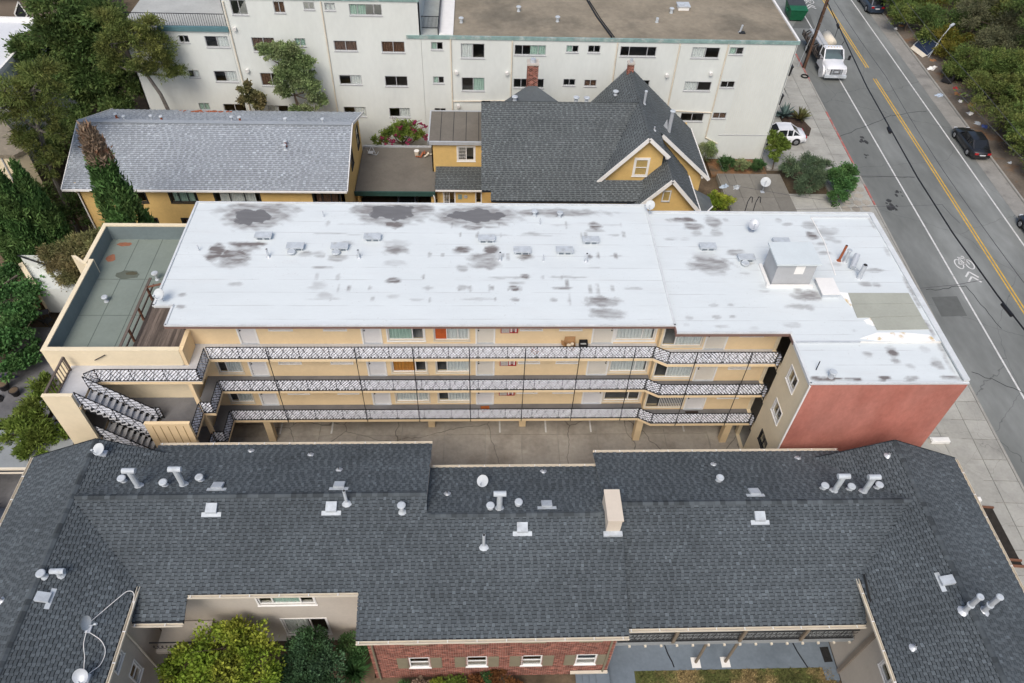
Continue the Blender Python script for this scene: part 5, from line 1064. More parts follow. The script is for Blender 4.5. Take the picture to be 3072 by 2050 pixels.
# ================================================================ WHITE APARTMENT BLOCK AT THE BACK
WB = root('white_apartment_block', 'large white stucco apartment block with teal roof edge and tan gravel roof', 'building', (0, 62, 0))
FWB = FRONT(57.0)
right = [(-1.51,.37,9.12,10.32,2),(2.74,5.25,9.44,10.27,3),(6.86,7.84,9.72,10.3,2),(8.59,9.58,9.72,10.33,2),(11.19,14.1,9.47,10.29,3),(16.97,19.22,9.42,10.31,2),(20.0,21.13,9.75,10.36,2),
 (-1.5,.38,6.29,7.47,2),(2.74,5.26,6.62,7.43,3),(6.84,7.84,6.87,7.46,2),(8.58,9.6,6.83,7.42,2),(16.95,19.2,6.56,7.38,2),(19.96,21.15,6.87,7.46,2),(17.2,19.2,3.71,4.51,2),(19.97,21.14,4.01,4.59,2),(11.2,14,6.6,7.45,3),(-3.85,-2.92,9.76,10.4,2),(-3.82,-2.93,6.91,7.52,2),(-3.83,-2.87,4.05,4.68,2)]
left = [(-18.72,-17.53,12.28,13.39,2),(-15.53,-14.7,12.47,13.34,2),(-13.28,-12.47,12.76,13.33,2),(-11.72,-10.92,12.73,13.3,2),(-9.9,-7.44,12.4,13.25,3),(-23.3,-22.53,10.02,10.61,2),(-21.33,-19.54,9.7,10.59,2),(-17.76,-16.0,9.39,10.54,2),(-14.43,-13.6,9.89,10.53,2),
 (-11.44,-9.64,9.56,10.39,2),(-7.74,-5.92,9.48,10.39,2),(-23.38,-22.51,7.14,7.76,2),(-21.36,-19.58,6.81,7.73,2),(-17.72,-16.0,6.51,7.62,2),(-14.43,-13.6,7.0,7.6,2),(-11.42,-9.61,6.71,7.53,2),(-7.74,-5.9,6.61,7.5,2),(-23.33,-22.46,4.25,4.9,2),(-21.34,-19.49,3.95,4.84,2),(-17.69,-16.0,3.7,4.75,2),(-11.43,-9.58,3.79,4.71,2),(-7.64,-5.89,3.8,4.66,2)]
rt_ops = [tuple(w_[:4]) for w_ in right]
MB().wall(FWB, -4.6, 25.35, 0, 10.75, [o for o in rt_ops if o[0] > -4.6]).build('wall', stucco_w, WB)
MB().wall(FWB, -19.4, -4.62, 0, 13.6, [tuple(o[:4]) for o in left if o[0] > -19.4]).build('wall', stucco_w, WB)
MB().wall(FWB, -27.5, -19.42, 0, 11.2, [tuple(o[:4]) for o in left if o[1] < -19.42]).build('wall', stucco_w, WB)
r_ = random.Random(12)
for w_ in right+left:
    cts = (.5,) if w_[4] == 2 else (.25, .75); cu = r_.choice([None, None, curt_w, curt_w, curt_b, curt_g])
    o = window(WB, FWB, *w_[:4], cts, frame_a, .05, .07, 0, None, cu, r_.choice([(0, 1), (0, .5), (.5, 1)]))
    MB().fb(FWB, w_[0]-.04, w_[1]+.04, .0, .05, w_[2]-.06, w_[2]).build('sill', frame_a, o)
MB().box(25.3, 25.4, 57.0, 80, 0, 10.75).box(-27.5, -27.4, 57, 80, 0, 11).box(-27.5, 25.3, 79.9, 80, 0, 10.75).build('wall', stucco_w, WB)
MB().box(-27.3, 25.2, 60.5, 60.7, 0, 10.6).build('inner_wall', inter, WB)
for z in (2.9, 5.8, 8.6): MB().box(-27.3, 25.2, 57.25, 60.6, z-.2, z).build('floor_slab', inter, WB)
rf = MB().box(-2.1, 25.35, 57.1, 80, 10.6, 10.85).build('roof', roof_tan, WB)
MB().box(-5.75, 25.5, 56.92, 57.08, 10.68, 10.93).build('fascia', teal_m, WB); MB().box(25.36, 25.52, 57.05, 80, 10.6, 10.97).build('parapet', trim_w, WB)
# balcony recess between roof and left tower
rc = MB().box(-5.6, -2.1, 57.1, 70, 10.5, 10.8).build('roof_terrace', M('terrace_membrane', (.42, .45, .43), .85, .12, .6), WB)
MB().box(-3.2, -2.1, 57.1, 70, 10.8, 11.0).build('kerb', trim_w, rc); MB().bar((-3.25, 57.1, 11.15), (-3.25, 66, 11.15), .08, .7).build('low_wall', frame_d, rc)
def picket(parent, x0, x1, y, z, h, n):
    o = MB().bar((x0, y, z+h), (x1, y, z+h), .05, .04).bar((x0, y, z+.1), (x1, y, z+.1), .04, .03).build('railing', iron, parent)
    pm = MB().box(-.012, .012, -.012, .012, .1, h).mesh('baluster', iron)
    for i in range(n+1): inst('baluster', pm, o, (x0+(x1-x0)*i/n, y, z))
picket(rc, -5.5, -3.2, 58.4, 10.8, 1.0, 22)
tw = MB().box(-19.4, -4.75, 57.1, 72, 13.3, 13.58).build('tower_roof', roof_tan, WB); MB().box(-19.5, -4.6, 56.92, 57.1, 13.5, 13.72).build('fascia', teal_m, tw)
MB().box(-4.72, -4.62, 57, 72, 10.8, 13.6).build('tower_wall', stucco_w, WB); MB().box(-19.42, -19.34, 57, 72, 11, 13.6).build('tower_wall', stucco_w, WB)
tl = MB().box(-27.5, -19.45, 57.1, 70, 10.9, 11.15).build('terrace', M('terrace_grey', (.40, .41, .39), .85, .1, .6), WB); MB().box(-24.6, -19.3, 56.85, 57.05, 11.0, 11.35).build('fascia', M('teal_dark_fascia', (.1, .2, .22), .6, .1, 2), tl)
picket(tl, -27.3, -19.5, 57.25, 11.15, 1.05, 44)
for x, z0, z1 in ((-11.95, 2, 13.4), (-2.3, 2, 10.7), (2.55, 2, 10.6), (10.9, 4, 10.6), (19.8, 2.2, 10.6), (-19.2, 3, 13.3), (15.9, 3, 10.6)): MB().cyl((x, 56.93, z0), (x, 56.93, z1), .06, .06, 6).build('downspout', trim_c, WB)
MB().tube([(10.9, 56.93, 5.0), (19.8, 56.93, 4.6)], .05, 6).tube([(19.8, 56.93, 2.2), (21, 56.93, 1.6)], .06, 6).tube([(-2.3, 56.9, 5.4), (2.5, 56.9, 5.5)], .05, 6).build('conduit', trim_c, WB)
for x, z in ((-18.8, 11.3), (-1.9, 8.0), (2.2, 8.0), (-18.6, 7.9), (15.3, 8.0), (18.9, 8.2), (-1.8, 5.0), (15.5, 5.1)): MB().cyl((x, 57, z), (x, 56.75, z-.05), .12, .16, 8).build('wall_vent', trim_w, WB)
sid = MB()
for i in range(22): x = 21.4+i*.18; sid.box(x-.008, x+.008, 56.985, 57.0, 2.5, 10.5)
sid.build('groove_boards', M('cream_board', (.66, .65, .58), .85, .06, 1), WB)
MB().box(20.9, 25.35, 56.97, 57.0, 2.4, 2.46).build('ledge', frame_a, WB)
for i, (x, y) in enumerate(((-1.5, 59.5), (3.2, 61.8), (6.3, 60.0), (14.5, 60.2), (16, 62))): pipe(x, y, 10.85, .35, .12, rf, white_mt, 'mush' if i != 3 else None, cr=1.7)
pipe(21.0, 58.6, 10.85, .6, .08, rf, galv, None, (.1, 0)); MB().box(20.9, 21.4, 58.3, 58.7, 10.85, 10.92).build('felt_patch', sh_base, rf)
sk = MB().box(16.7, 17.6, 62.5, 63.3, 10.85, 11.15).build('skylight', trim_w, rf); MB().box(16.62, 17.68, 62.42, 63.38, 11.15, 11.22).build('lid', white_mt, sk)
MB().tube([(9.0, 65, 10.9), (9.6, 61, 10.9), (10.4, 57.2, 10.95)], .07, 6).tube([(9.3, 64, 10.9), (9.9, 60.5, 10.9), (10.6, 57.2, 10.95)], .04, 6).build('cable_run', iron, rf)
MB().box(23.5, 25.2, 62.5, 63.1, 0, 0) if False else None
# ================================================================ NEIGHBOURS AT FAR LEFT
N1 = root('white_roofed_building', 'low building with pale grey flat roof at the far left edge', 'building', (-42, 61, 0))
MB().box(-48, -37.6, 55.2, 65, 0, 7.6).build('walls', stucco_w, N1); o = MB().box(-48.1, -37.4, 55.0, 65.2, 7.6, 7.8).build('roof', M('pale_grey_roof', (.62, .64, .66), .8, .08, .6), N1); MB().box(-37.55, -37.35, 55.0, 65.2, 7.8, 8.15).box(-48, -37.6, 64.95, 65.2, 7.8, 8.15).build('parapet', trim_w, o)
pipe(-41, 60, 7.8, .4, .1, o, galv, 'mush'); MB().fb(((0, 55.2), (1, 0), (0, -1)), -41.5, -40.4, 0, .04, 4.5, 5.8).build('window', frame_d, N1)
N2 = root('brown_gabled_house', 'brown stucco house with diamond shaped window at the top left corner', 'house', (-42, 72, 0))
N2w = M('brown_stucco', (.20, .165, .13), .9, .08, .8)
MB().box(-50, -35.5, 67.5, 76, 0, 9.0).build('walls', N2w, N2); MB().prism([(-50.3, 67.0), (-35, 67.0), (-35, 76.5), (-50.3, 76.5)], 9.0, 9.3).build('roof', roof_brown, N2)
wd = MB().extr([(-41.3, 67.48, 7.4), (-40.5, 67.48, 8.5), (-40.2, 67.48, 7.4), (-41.0, 67.48, 6.4)], (0, .05, 0)).build('window', frame_d, N2)
for a, b in (((-41.3, 7.4), (-40.5, 8.5)), ((-40.5, 8.5), (-40.2, 7.4)), ((-40.2, 7.4), (-41, 6.4)), ((-41, 6.4), (-41.3, 7.4))): MB().bar((a[0], 67.44, a[1]), (b[0], 67.44, b[1]), .08, .1).build('casing', trim_w, wd)
N3 = root('cream_walled_building', 'cream walled building partly hidden behind the left pines', 'building', (-37, 46, 0))
MB().prism([(-33.6, 47.2), (-33.0, 47.9), (-38.5, 54.5), (-46, 54), (-46, 47)], 0, 6).build('walls', stucco_p, N3); MB().prism([(-33.5, 47.1), (-32.9, 47.9), (-38.5, 54.6), (-46, 54.1), (-46, 46.9)], 6, 6.25).build('roof', roof_tan, N3)
MB().tube([(-34.5, 47.15, 6), (-34.6, 47.1, 0)], .06, 6).build('downspout', frame_a, N3)
# garden wall, shed and alley things at left
GW = root('garden_wall', 'stained white garden wall with a boarded upper panel beside the deck wing', 'wall', (-29.5, 38.5, 0))
MB().prism([(-31.5, 39.6), (-31.3, 39.8), (-27.0, 37.6), (-26.8, 37.3), (-29.8, 37.4)], 0, 2.3).build('rear_wall', stucco_w, GW)
MB().prism([(-31.7, 39.5), (-31.5, 39.7), (-29.7, 37.5), (-29.9, 37.3)], 0, 2.6).build('side_wall', stucco_p, GW)
for i in range(3): MB().box(-31.3+i*1.25, -30.1+i*1.25, 39.55-i*.6, 39.6-i*.6, 2.2, 3.3).build('board_panel', stucco_w, GW)
MB().bar((-31.4, 39.55, 3.32), (-27.6, 37.9, 3.32), .1, .08).build('coping', frame_d, GW)
SH = root('grey_roofed_shed', 'open fronted shed with grey roof and cream gutter at the left edge', 'shed', (-26, 24, 0))
MB().prism([(-34, 22.9), (-22.4, 22.9), (-22.4, 25.2), (-34, 25.2)], lambda x, y: 2.6+.1*(y-22.9), lambda x, y: 2.75+.1*(y-22.9)).build('roof', M('shed_roof', (.24, .26, .27), .85, .1, 1), SH)
MB().bar((-34, 22.85, 2.68), (-22.3, 22.85, 2.68), .12, .12).bar((-34, 22.7, 2.5), (-22.3, 22.7, 2.5), .06, .08).build('gutter', trim_c, SH)
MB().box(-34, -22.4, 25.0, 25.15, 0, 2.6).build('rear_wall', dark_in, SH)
for x in (-33, -28, -22.6): MB().box(x-.07, x+.07, 22.95, 23.1, 0, 2.6).build('post', trim_c, SH)
# ================================================================ VEHICLES  (local frame: +X forward)
def paint(nm, c, coat=.6): return M(nm, c, .35, .03, 1, spec=.5, coat=coat)
def xf(loc, head):
    c, s = math.cos(head), math.sin(head)
    return lambda p: (loc[0]+p[0]*c-p[1]*s, loc[1]+p[0]*s+p[1]*c, loc[2]+p[2])
def lbuild(m, T, nm, mat, parent, smooth=False):
    m.v = [T(p) for p in m.v]; return m.build(nm, mat, parent, smooth=smooth)
def wheel(T, x, y, r, parent, w=.22):
    s = 1 if y > 0 else -1; m = MB().cyl((x, y-s*w, r), (x, y, r), r, r, 18); o = lbuild(m, T, 'wheel', rubber, parent)
    rm = MB().cyl((x, y-s*.02, r), (x, y+s*.012, r), r*.66, r*.6, 14)
    for k_ in range(5): a = k_*math.tau/5; rm.bar((x, y+s*.015, r), (x+r*.58*math.cos(a), y+s*.015, r+r*.58*math.sin(a)), .05, .03)
    lbuild(rm, T, 'rim', rim_m, o)
def car(name, label, cat, loc, head, L, W_, H, pm, style='sedan', group='parked cars'):
    root_ = root(name, label, cat, loc, group); T = xf(loc, head); h = L/2; w = W_/2
    belt = H*.62; cl = .2
    # stations: x, half width, bottom, shoulder height
    if style == 'sedan': S = [(-h, .70*w, .42, belt*.80), (-h+.12, .86*w, .28, belt*.95), (-h+.5, .96*w, cl, belt*1.02), (-h+1.2, w, cl, belt*1.04), (-.2, w, cl, belt), (h-1.45, w, cl, belt*.97), (h-.8, .97*w, cl, belt*.90), (h-.25, .88*w, .24, belt*.78), (h, .66*w, .36, belt*.62)]
    else: S = [(-h, .80*w, .45, belt*.85), (-h+.1, .93*w, .32, belt*.98), (-h+.5, .98*w, cl+.04, belt*1.02), (-h+1.2, w, cl+.04, belt*1.02), (0, w, cl+.04, belt), (h-1.2, w, cl+.04, belt*.97), (h-.7, .97*w, cl+.04, belt*.92), (h-.2, .9*w, .3, belt*.82), (h, .7*w, .4, belt*.66)]
    m = MB(); rings = []
    for x, hw, zb, zt in S:
        pr = [(-hw*.9, zb), (-hw*.99, zb+.12), (-hw, (zb+zt)*.5), (-hw*.95, zt-.07), (-hw*.84, zt), (0, zt+.03), (hw*.84, zt), (hw*.95, zt-.07), (hw, (zb+zt)*.5), (hw*.99, zb+.12), (hw*.9, zb)]
        rings.append([(x, a, b) for a, b in pr])
    n = len(rings[0]); vs = [p for r0 in rings for p in r0]
    fs = [(i*n+j, (i+1)*n+j, (i+1)*n+(j+1) % n, i*n+(j+1) % n) for i in range(len(rings)-1) for j in range(n)]
    fs += [tuple(range(n)), tuple(range((len(rings)-1)*n, len(rings)*n))[::-1]]
    m.add(vs, fs); body = lbuild(m, T, 'body', pm, root_, smooth=True)
    # cabin
    if style == 'sedan': C = [(-h+.62, .78*w, belt*1.03), (-h+1.35, .66*w, H*.975), (-.45, .68*w, H), (.35, .67*w, H*.975), (h-1.42, .80*w, belt*1.0)]
    else: C = [(-h+.12, .82*w, belt*1.03), (-h+.42, .74*w, H*.97), (-.6, .75*w, H), (.45, .73*w, H*.975), (h-1.25, .84*w, belt*1.0)]
    sh = .87*w; q = lambda i, s, top: (C[i][0], s*C[i][1], C[i][2])
    m = MB()
    for i in (1, 2): m.add([q(i, -1, 1), q(i+1, -1, 1), (C[i+1][0], 0, C[i+1][2]+.03), q(i+1, 1, 1), q(i, 1, 1), (C[i][0], 0, C[i][2]+.03)], [(0, 1, 2, 5), (5, 2, 3, 4)])
    for s in (-1, 1):   # pillars
        bx = [C[0][0], C[1][0], C[2][0], C[3][0], C[4][0]]
        base = [(bx[0], s*C[0][1], C[0][2]), (bx[1]+.05, s*sh, belt*1.02), (bx[2], s*sh, belt*1.01), (bx[3]+.25, s*sh, belt), (bx[4], s*C[4][1], C[4][2])]
        for i in (1, 2, 3):
            t = Vector(q(i, s, 1)); b = Vector(base[i]); m.bar(b, t, .09, .07)
        m.bar(base[0], q(1, s, 1), .12, .06); m.bar(base[4], q(3, s, 1), .1, .05); m.bar(q(1, s, 1), q(2, s, 1), .08, .05); m.bar(q(2, s, 1), q(3, s, 1), .08, .05)
        side = MB().add([base[0], base[1], q(1, s, 1)], [(0, 1, 2)]).add([base[1], base[2], q(2, s, 1), q(1, s, 1)], [(0, 1, 2, 3)]).add([base[2], base[3], q(3, s, 1), q(2, s, 1)], [(0, 1, 2, 3)]).add([base[3], base[4], q(3, s, 1)], [(0, 1, 2)])
        lbuild(side, T, 'side_window', glass_car, root_)
    lbuild(m, T, 'roof', pm, root_)
    lbuild(MB().add([q(4, -1, 0), q(4, 1, 0), q(3, 1, 0), q(3, -1, 0)], [(0, 1, 2, 3)]), T, 'windscreen', glass_car, root_)
    lbuild(MB().add([q(0, 1, 0), q(0, -1, 0), q(1, -1, 0), q(1, 1, 0)], [(0, 1, 2, 3)]), T, 'rear_window', glass_car, root_)
    lbuild(MB().box(-h+1.0, h-1.6, -w*.78, w*.78, .3, belt*.98), T, 'interior', dark_in, root_)
    wr = .33 if style == 'sedan' else .37
    for x in (-h+.95, h-.95):
        for y in (-w-.005, w+.005):
            lbuild(MB().cyl((x, y*.985-.0, wr+.01), (x, y*1.001, wr+.01), wr+.06, wr+.06, 18), T, 'wheel_arch', plastic_k, body); wheel(T, x, y*1.008, wr, root_)
    for s in (-1, 1):
        lbuild(MB().box(-h-.012, -h+.12, s*w*.62-.16, s*w*.62+.16, belt*.72, belt*.9), T, 'tail_lamp', lamp_r, root_)
        lbuild(MB().box(h-.22, h-.03, s*w*.62-.14, s*w*.62+.14, belt*.58, belt*.72), T, 'head_lamp', lamp_w, root_)
        lbuild(MB().box(h-1.62, h-1.45, s*(w+.02)-.09, s*(w+.02)+.09, belt*.99, belt*1.1), T, 'mirror', pm, root_)
    lbuild(MB().box(-h-.02, -h+.05, -.26, .26, belt*.62, belt*.74), T, 'rear_plate', plate_m, root_)
    lbuild(MB().box(-h-.03, -h+.12, -w*.8, w*.8, .32, .5), T, 'rear_bumper', pm, root_); lbuild(MB().box(h-.14, h+.02, -w*.72, w*.72, .3, .46), T, 'front_bumper', plastic_k, root_)
    return root_
HD = math.pi/2-TH
blk = paint('black_paint', (.012, .012, .014)); nav = paint('navy_paint', (.02, .035, .06)); nav2 = paint('dark_navy_paint', (.012, .016, .03)); wht = paint('white_paint', (.74, .75, .77)); slt = paint('slate_paint', (.05, .06, .08))
car('sedan_car', 'black sedan parked on the concrete shoulder below the wooded bank', 'car', (45.95, 59.6, ZR), HD, 4.85, 1.86, 1.42, blk)
car('suv_car', 'dark blue suv parked at the top of the road', 'car', (47.5, 90.3, ZR), HD, 4.8, 1.95, 1.75, nav, 'suv')
car('sedan_car', 'dark navy car cut off by the right edge of the picture', 'car', (45.5, 46.2, ZR), HD, 4.6, 1.83, 1.42, nav2)
car('sedan_car', 'white sedan parked beside the white apartment block', 'car', (27.75, 60.2, 0), math.pi, 4.75, 1.85, 1.45, wht)
car('sedan_car', 'dark car in the shade of the flat carport', 'car', (-5.9, 50.6, -.2), math.pi/2, 4.6, 1.8, 1.42, slt)
car('sedan_car', 'dark blue car at the lower left edge beside the shed', 'car', (-27.0, 20.8, 0), 0, 4.6, 1.8, 1.42, slt)
# ---------------------------------------------------------------- stake-bed truck
def truck():
    loc = (37.0, 75.9, ZR); head = -math.pi/2-TH+.02; t = root('stake_bed_truck', 'white stake bed truck with a white tank and junk on its bed', 'truck', loc); T = xf(loc, head); w = 1.2
    L = lambda m, n, mt, pa=None, sm=False: lbuild(m, T, n, mt, pa or t, sm)
    m = MB(); S = [(4.15, 1.0, .6, 1.25), (4.05, 1.05, .55, 1.42), (3.4, 1.08, .55, 1.52), (2.55, 1.1, .55, 1.62)]
    rings = [[(x, -hw, zb), (x, -hw, zt-.25), (x, -hw*.8, zt), (x, 0, zt+.05), (x, hw*.8, zt), (x, hw, zt-.25), (x, hw, zb)] for x, hw, zb, zt in S]; n = 7
    m.add([p for r0 in rings for p in r0], [(i*n+j, i*n+(j+1) % n, (i+1)*n+(j+1) % n, (i+1)*n+j) for i in range(3) for j in range(n)]+[tuple(range(n))[::-1]]); hood_ = L(m, 'hood', wht, None, True)
    for s in (-1, 1):
        L(MB().cyl((3.25, s*.98, .62), (3.25, s*1.24, .62), .66, .62, 18), 'fender', wht); L(MB().box(3.95, 4.17, s*.82-.16, s*.82+.16, 1.0, 1.28), 'head_lamp', lamp_w)
    L(MB().box(1.25, 2.6, -1.1, 1.1, .55, 1.65), 'cab_lower', wht)
    top = [(1.3, .98, 2.45), (2.0, .96, 2.42)]; m = MB()
    m.add([(1.25, -1.0, 2.38), (1.95, -.95, 2.38), (1.95, .95, 2.38), (1.25, 1.0, 2.38), (1.3, -.9, 2.5), (1.85, -.86, 2.5), (1.85, .86, 2.5), (1.3, .9, 2.5)], [(0, 1, 5, 4), (1, 2, 6, 5), (2, 3, 7, 6), (3, 0, 4, 7), (4, 5, 6, 7), (0, 3, 2, 1)]); L(m, 'cab_roof', wht)
    m = MB()
    for s in (-1, 1): m.bar((2.62, s*1.04, 1.62), (1.95, s*.95, 2.4), .1, .08); m.bar((1.3, s*1.06, 1.62), (1.28, s*.98, 2.4), .12, .1)
    m.box(1.2, 1.28, -1.05, 1.05, 1.5, 2.38); L(m, 'cab_pillars', wht)
    L(MB().add([(2.63, -1.0, 1.64), (2.63, 1.0, 1.64), (1.98, .92, 2.38), (1.98, -.92, 2.38)], [(0, 1, 2, 3)]), 'windscreen', glass_mat('truck_glass', (.35, .45, .45), .12))
    for s in (-1, 1):
        L(MB().add([(2.55, s*1.06, 1.64), (1.35, s*1.07, 1.64), (1.33, s*.99, 2.36), (1.95, s*.96, 2.36)], [(0, 1, 2, 3)]), 'side_window', glass_car)
        mi = L(MB().tube([(2.5, s*1.08, 1.6), (2.55, s*1.55, 1.65)], .03, 5), 'mirror_arm', plastic_k); L(MB().box(2.48, 2.6, s*1.62-.12, s*1.62+.12, 1.55, 2.0), 'mirror', plastic_k, mi)
        st = L(MB().box(1.3, 2.4, s*1.12-.1, s*1.12+.1, .4, .5), 'cab_step', plastic_k)
    L(MB().box(1.4, 2.4, -.85, .85, .8, 1.5), 'interior', dark_in)
    gr = L(MB().box(4.12, 4.2, -.62, .62, .72, 1.28), 'grille', plastic_k)
    for z in (.8, .95, 1.1, 1.24): L(MB().box(4.2, 4.22, -.6, .6, z-.02, z+.02), 'grille_bar', galv, gr)
    L(MB().box(4.2, 4.235, -.2, .2, .93, 1.07), 'badge', galv, gr)
    for s in (-.45, .45): L(MB().bar((4.26, s, .7), (4.24, s, 1.3), .05, .04), 'guard_bar', galv, gr)
    L(MB().box(4.12, 4.35, -1.15, 1.15, .42, .68), 'front_bumper', white_mt); L(MB().box(4.35, 4.36, -.16, .16, .5, .64), 'front_plate', plate_m)
    for i in range(5): L(MB().cyl((1.75, -.6+i*.3, 2.5), (1.75, -.6+i*.3, 2.56), .05, .035, 8), 'roof_marker_lamp', paint_y)
    for x, ys in ((3.25, (-1.2, 1.2)), (-2.2, (-1.22, -.9, .9, 1.22))):
        for y in ys: wheel(T, x, y, .48, t, .28)
    L(MB().box(-4.3, 4.0, -.45, -.3, .55, .75).box(-4.3, 4.0, .3, .45, .55, .75), 'chassis', plastic_k)
    bd = L(MB().box(-4.4, 1.0, -1.25, 1.25, .98, 1.12), 'bed', M('bed_timber', (.10, .085, .07), .9, .2, 3))
    for s in (-1, 1):
        for z in (1.25, 1.5): L(MB().box(-4.4, .95, s*1.22-.02, s*1.22+.02, z-.07, z+.07), 'side_rail', wood_dk if s < 0 else galv, bd)
        for i in range(7): L(MB().box(-4.3+i*.85, -4.22+i*.85, s*1.26-.03, s*1.26+.03, 1.0, 1.62), 'stake', plastic_k, bd)
    hb = L(MB().box(.92, 1.0, -1.2, 1.2, 1.12, 2.2), 'headboard_frame', plastic_k)
    for i in range(6): L(MB().box(.84, .93, -1.1+i*.4, -1.0+i*.4, 1.2, 2.3), 'headboard_slat', plastic_k, hb)
    tk = L(MB().box(-3.6, .0, -.75, .1, 1.12, 1.95), 'tool_box', M('dull_white_box', (.46, .47, .47), .6, .1, 2))
    for i in range(9): L(MB().bar((-4.2+i*.5, -1.1, 1.2), (-3.7+i*.5, -.85, 1.75+.1*(i % 3)), .12, .1), 'scrap_bundle', [iron, wood_dk, galv][i % 3])
    L(MB().box(.1, .85, -1.1, 1.1, 1.12, 1.9), 'dark_crate', plastic_k); L(MB().box(-3.62, .22, -.46, -.4, 2.0, 2.03).box(-3.62, .22, -.9, -.84, 2.0, 2.03), 'lid_seam', galv, tk)
    L(MB().cyl((-2.6, .65, 1.75), (-.6, .65, 1.75), .55, .55, 16), 'tank', trim_c, None, True)
    for i in range(6): L(MB().bar((-.2+i*.1, .2+i*.15, 1.15), (.6, .3+i*.15, 2.0+.1*(i % 3)), .06, .06), 'scaffold_bar', iron, None)
    L(MB().tube([(-1.2, 1.1, 1.2), (-2.2, 1.5, 2.8)], .03, 5).tube([(.6, 1.1, 1.6), (.3, 1.5, 2.5)], .03, 5), 'antenna_rod', iron)
truck()
# ---------------------------------------------------------------- dumpster
def dumpster():
    loc = (37.1, 87.0, ZR); t = root('dumpster', 'green wheeled dumpster with dark lid at the roadside', 'dumpster', loc); T = xf(loc, -TH); gm = M('dumpster_green', (.012, .11, .05), .5, .15, 2); dk_ = M('dumpster_lid', (.05, .055, .06), .6, .1, 2)
    L = lambda m, n, mt, pa=None: lbuild(m, T, n, mt, pa or t)
    b = L(MB().add([(-.75, -1.2, .15), (.75, -1.2, .15), (.75, 1.2, .15), (-.75, 1.2, .15), (-.95, -1.45, 1.3), (.95, -1.45, 1.3), (.95, 1.45, 1.6), (-.95, 1.45, 1.6)], [(0, 3, 2, 1), (0, 1, 5, 4), (1, 2, 6, 5), (2, 3, 7, 6), (3, 0, 4, 7)]), 'bin', gm)
    L(MB().add([(-1, -.4, 1.45), (1, -.4, 1.45), (1, 1.5, 1.66), (-1, 1.5, 1.66), (-1, -.4, 1.52), (1, -.4, 1.52), (1, 1.5, 1.74), (-1, 1.5, 1.74)], [(4, 5, 6, 7), (0, 1, 5, 4), (1, 2, 6, 5), (2, 3, 7, 6), (3, 0, 4, 7)]), 'lid', dk_)
    L(MB().add([(-1, -1.5, 1.34), (1, -1.5, 1.34), (1, -.42, 1.47), (-1, -.42, 1.47), (-1, -1.5, 1.4), (1, -1.5, 1.4), (1, -.42, 1.53), (-1, -.42, 1.53)], [(4, 5, 6, 7), (0, 1, 5, 4), (1, 2, 6, 5), (3, 0, 4, 7)]), 'front_lid', gm)
    for x in (-1.0, 1.0): L(MB().box(x-.08, x+.08, -.4, .4, .8, 1.0), 'lifting_pocket', gm)
    for x in (-.6, .6):
        for y in (-1.0, 1.0): L(MB().cyl((x-.05, y, .09), (x+.05, y, .09), .09, .09, 10), 'castor', rubber)
dumpster()
# ---------------------------------------------------------------- utility pole and lines
UP = root('utility_pole', 'tall brown wooden utility pole beside the white truck', 'pole', (34.57, 74.4, 0))
MB().cyl((34.57, 74.4, -.2), (34.75, 74.4, 11.5), .2, .14, 12).build('shaft', M('pole_timber', (.10, .058, .038), .9, .25, 3, .4, 20, stretch=(4, 4, .4)), UP)
MB().tube([(34.37, 74.25, .1), (34.45, 74.25, 6)], .05, 6).build('conduit', iron, UP)
for i in range(6): MB().cyl((34.6, 74.2, 2.5+i*.8), (34.6, 74.0, 2.5+i*.8), .012, .012, 5).build('step_peg', galv, UP)
MB().bar((33.6, 74.3, 10.8), (35.9, 74.3, 10.8), .1, .12).build('crossarm', wood_dk, UP); MB().tube([(33.9, 74.4, .1), (34.5, 74.35, 5.5)], .03, 5).build('brace_rod', galv, UP)
def wire(label, pts, r, sag=0, grp='overhead lines'):
    m = MB(); P = [Vector(p) for p in pts]
    for a, b in zip(P[:-1], P[1:]):
        n = 6; q = [a+(b-a)*(i/n)-Vector((0, 0, sag*4*(i/n)*(1-i/n))) for i in range(n+1)]; m.tube(q, r, 5)
    return m.build('overhead_cable', iron if r > .03 else M('grey_wire_'+str(len(MATS)), (.09, .09, .095), .6, 0), base=tuple(P[0]), label=label, cat='cable', group=grp)
c = wire('thick black cable bundle hanging along the road from the wooden pole', [(34.7, 74.3, 6.9), (32.56, 57.38, 7.0), (31.58, 44.28, 7.0), (31.4, 37.89, 7.0), (31.55, 31.95, 7.0), (31.75, 29.08, 7.0), (32.2, 15, 7.3)], .05)
for a, b in (((31.95, 50.9, 6.98), (31.85, 50.2, 6.98)), ((31.5, 31.2, 6.98), (31.6, 30.2, 6.98)), ((34.0, 69.2, 6.95), (33.9, 68.5, 6.95))): 
    q = MB().cyl(a, b, .12, .12, 8); o = q.build('splice_case', iron, c); 
wire('thin grey line strung above the yellow centre line', [(34.8, 74.4, 7.6), (34.2, 58, 7.6), (33.2, 44, 7.6), (33.0, 28, 7.8)], .02, .1)
wire('thin wire crossing over the road edge toward the white roof', [(22.1, 41.67, 6), (27.77, 42.07, 6), (33.07, 42.38, 6), (33.2, 40.0, 6.2)], .012, .05); wire('thin wire crossing the sidewalk behind the leafy bushes', [(27.72, 45.85, 6), (32.53, 45.73, 6)], .012)
wire('service drop sagging over the sidewalk near the road marking', [(27.85, 33.61, 6), (30.32, 33.93, 6), (32.33, 34.42, 6)], .02)
wire('left hand overhead line in front of the wooded bank', [(40.14, 72.48, 8), (39.28, 64.52, 8), (38.79, 54.25, 8), (39.2, 47, 8), (40, 38, 8)], .018); wire('right hand overhead line in front of the wooded bank', [(41.38, 71.86, 8), (41.0, 62, 8), (41.03, 54.55, 8), (40.75, 47.75, 8), (41, 40, 8)], .018)
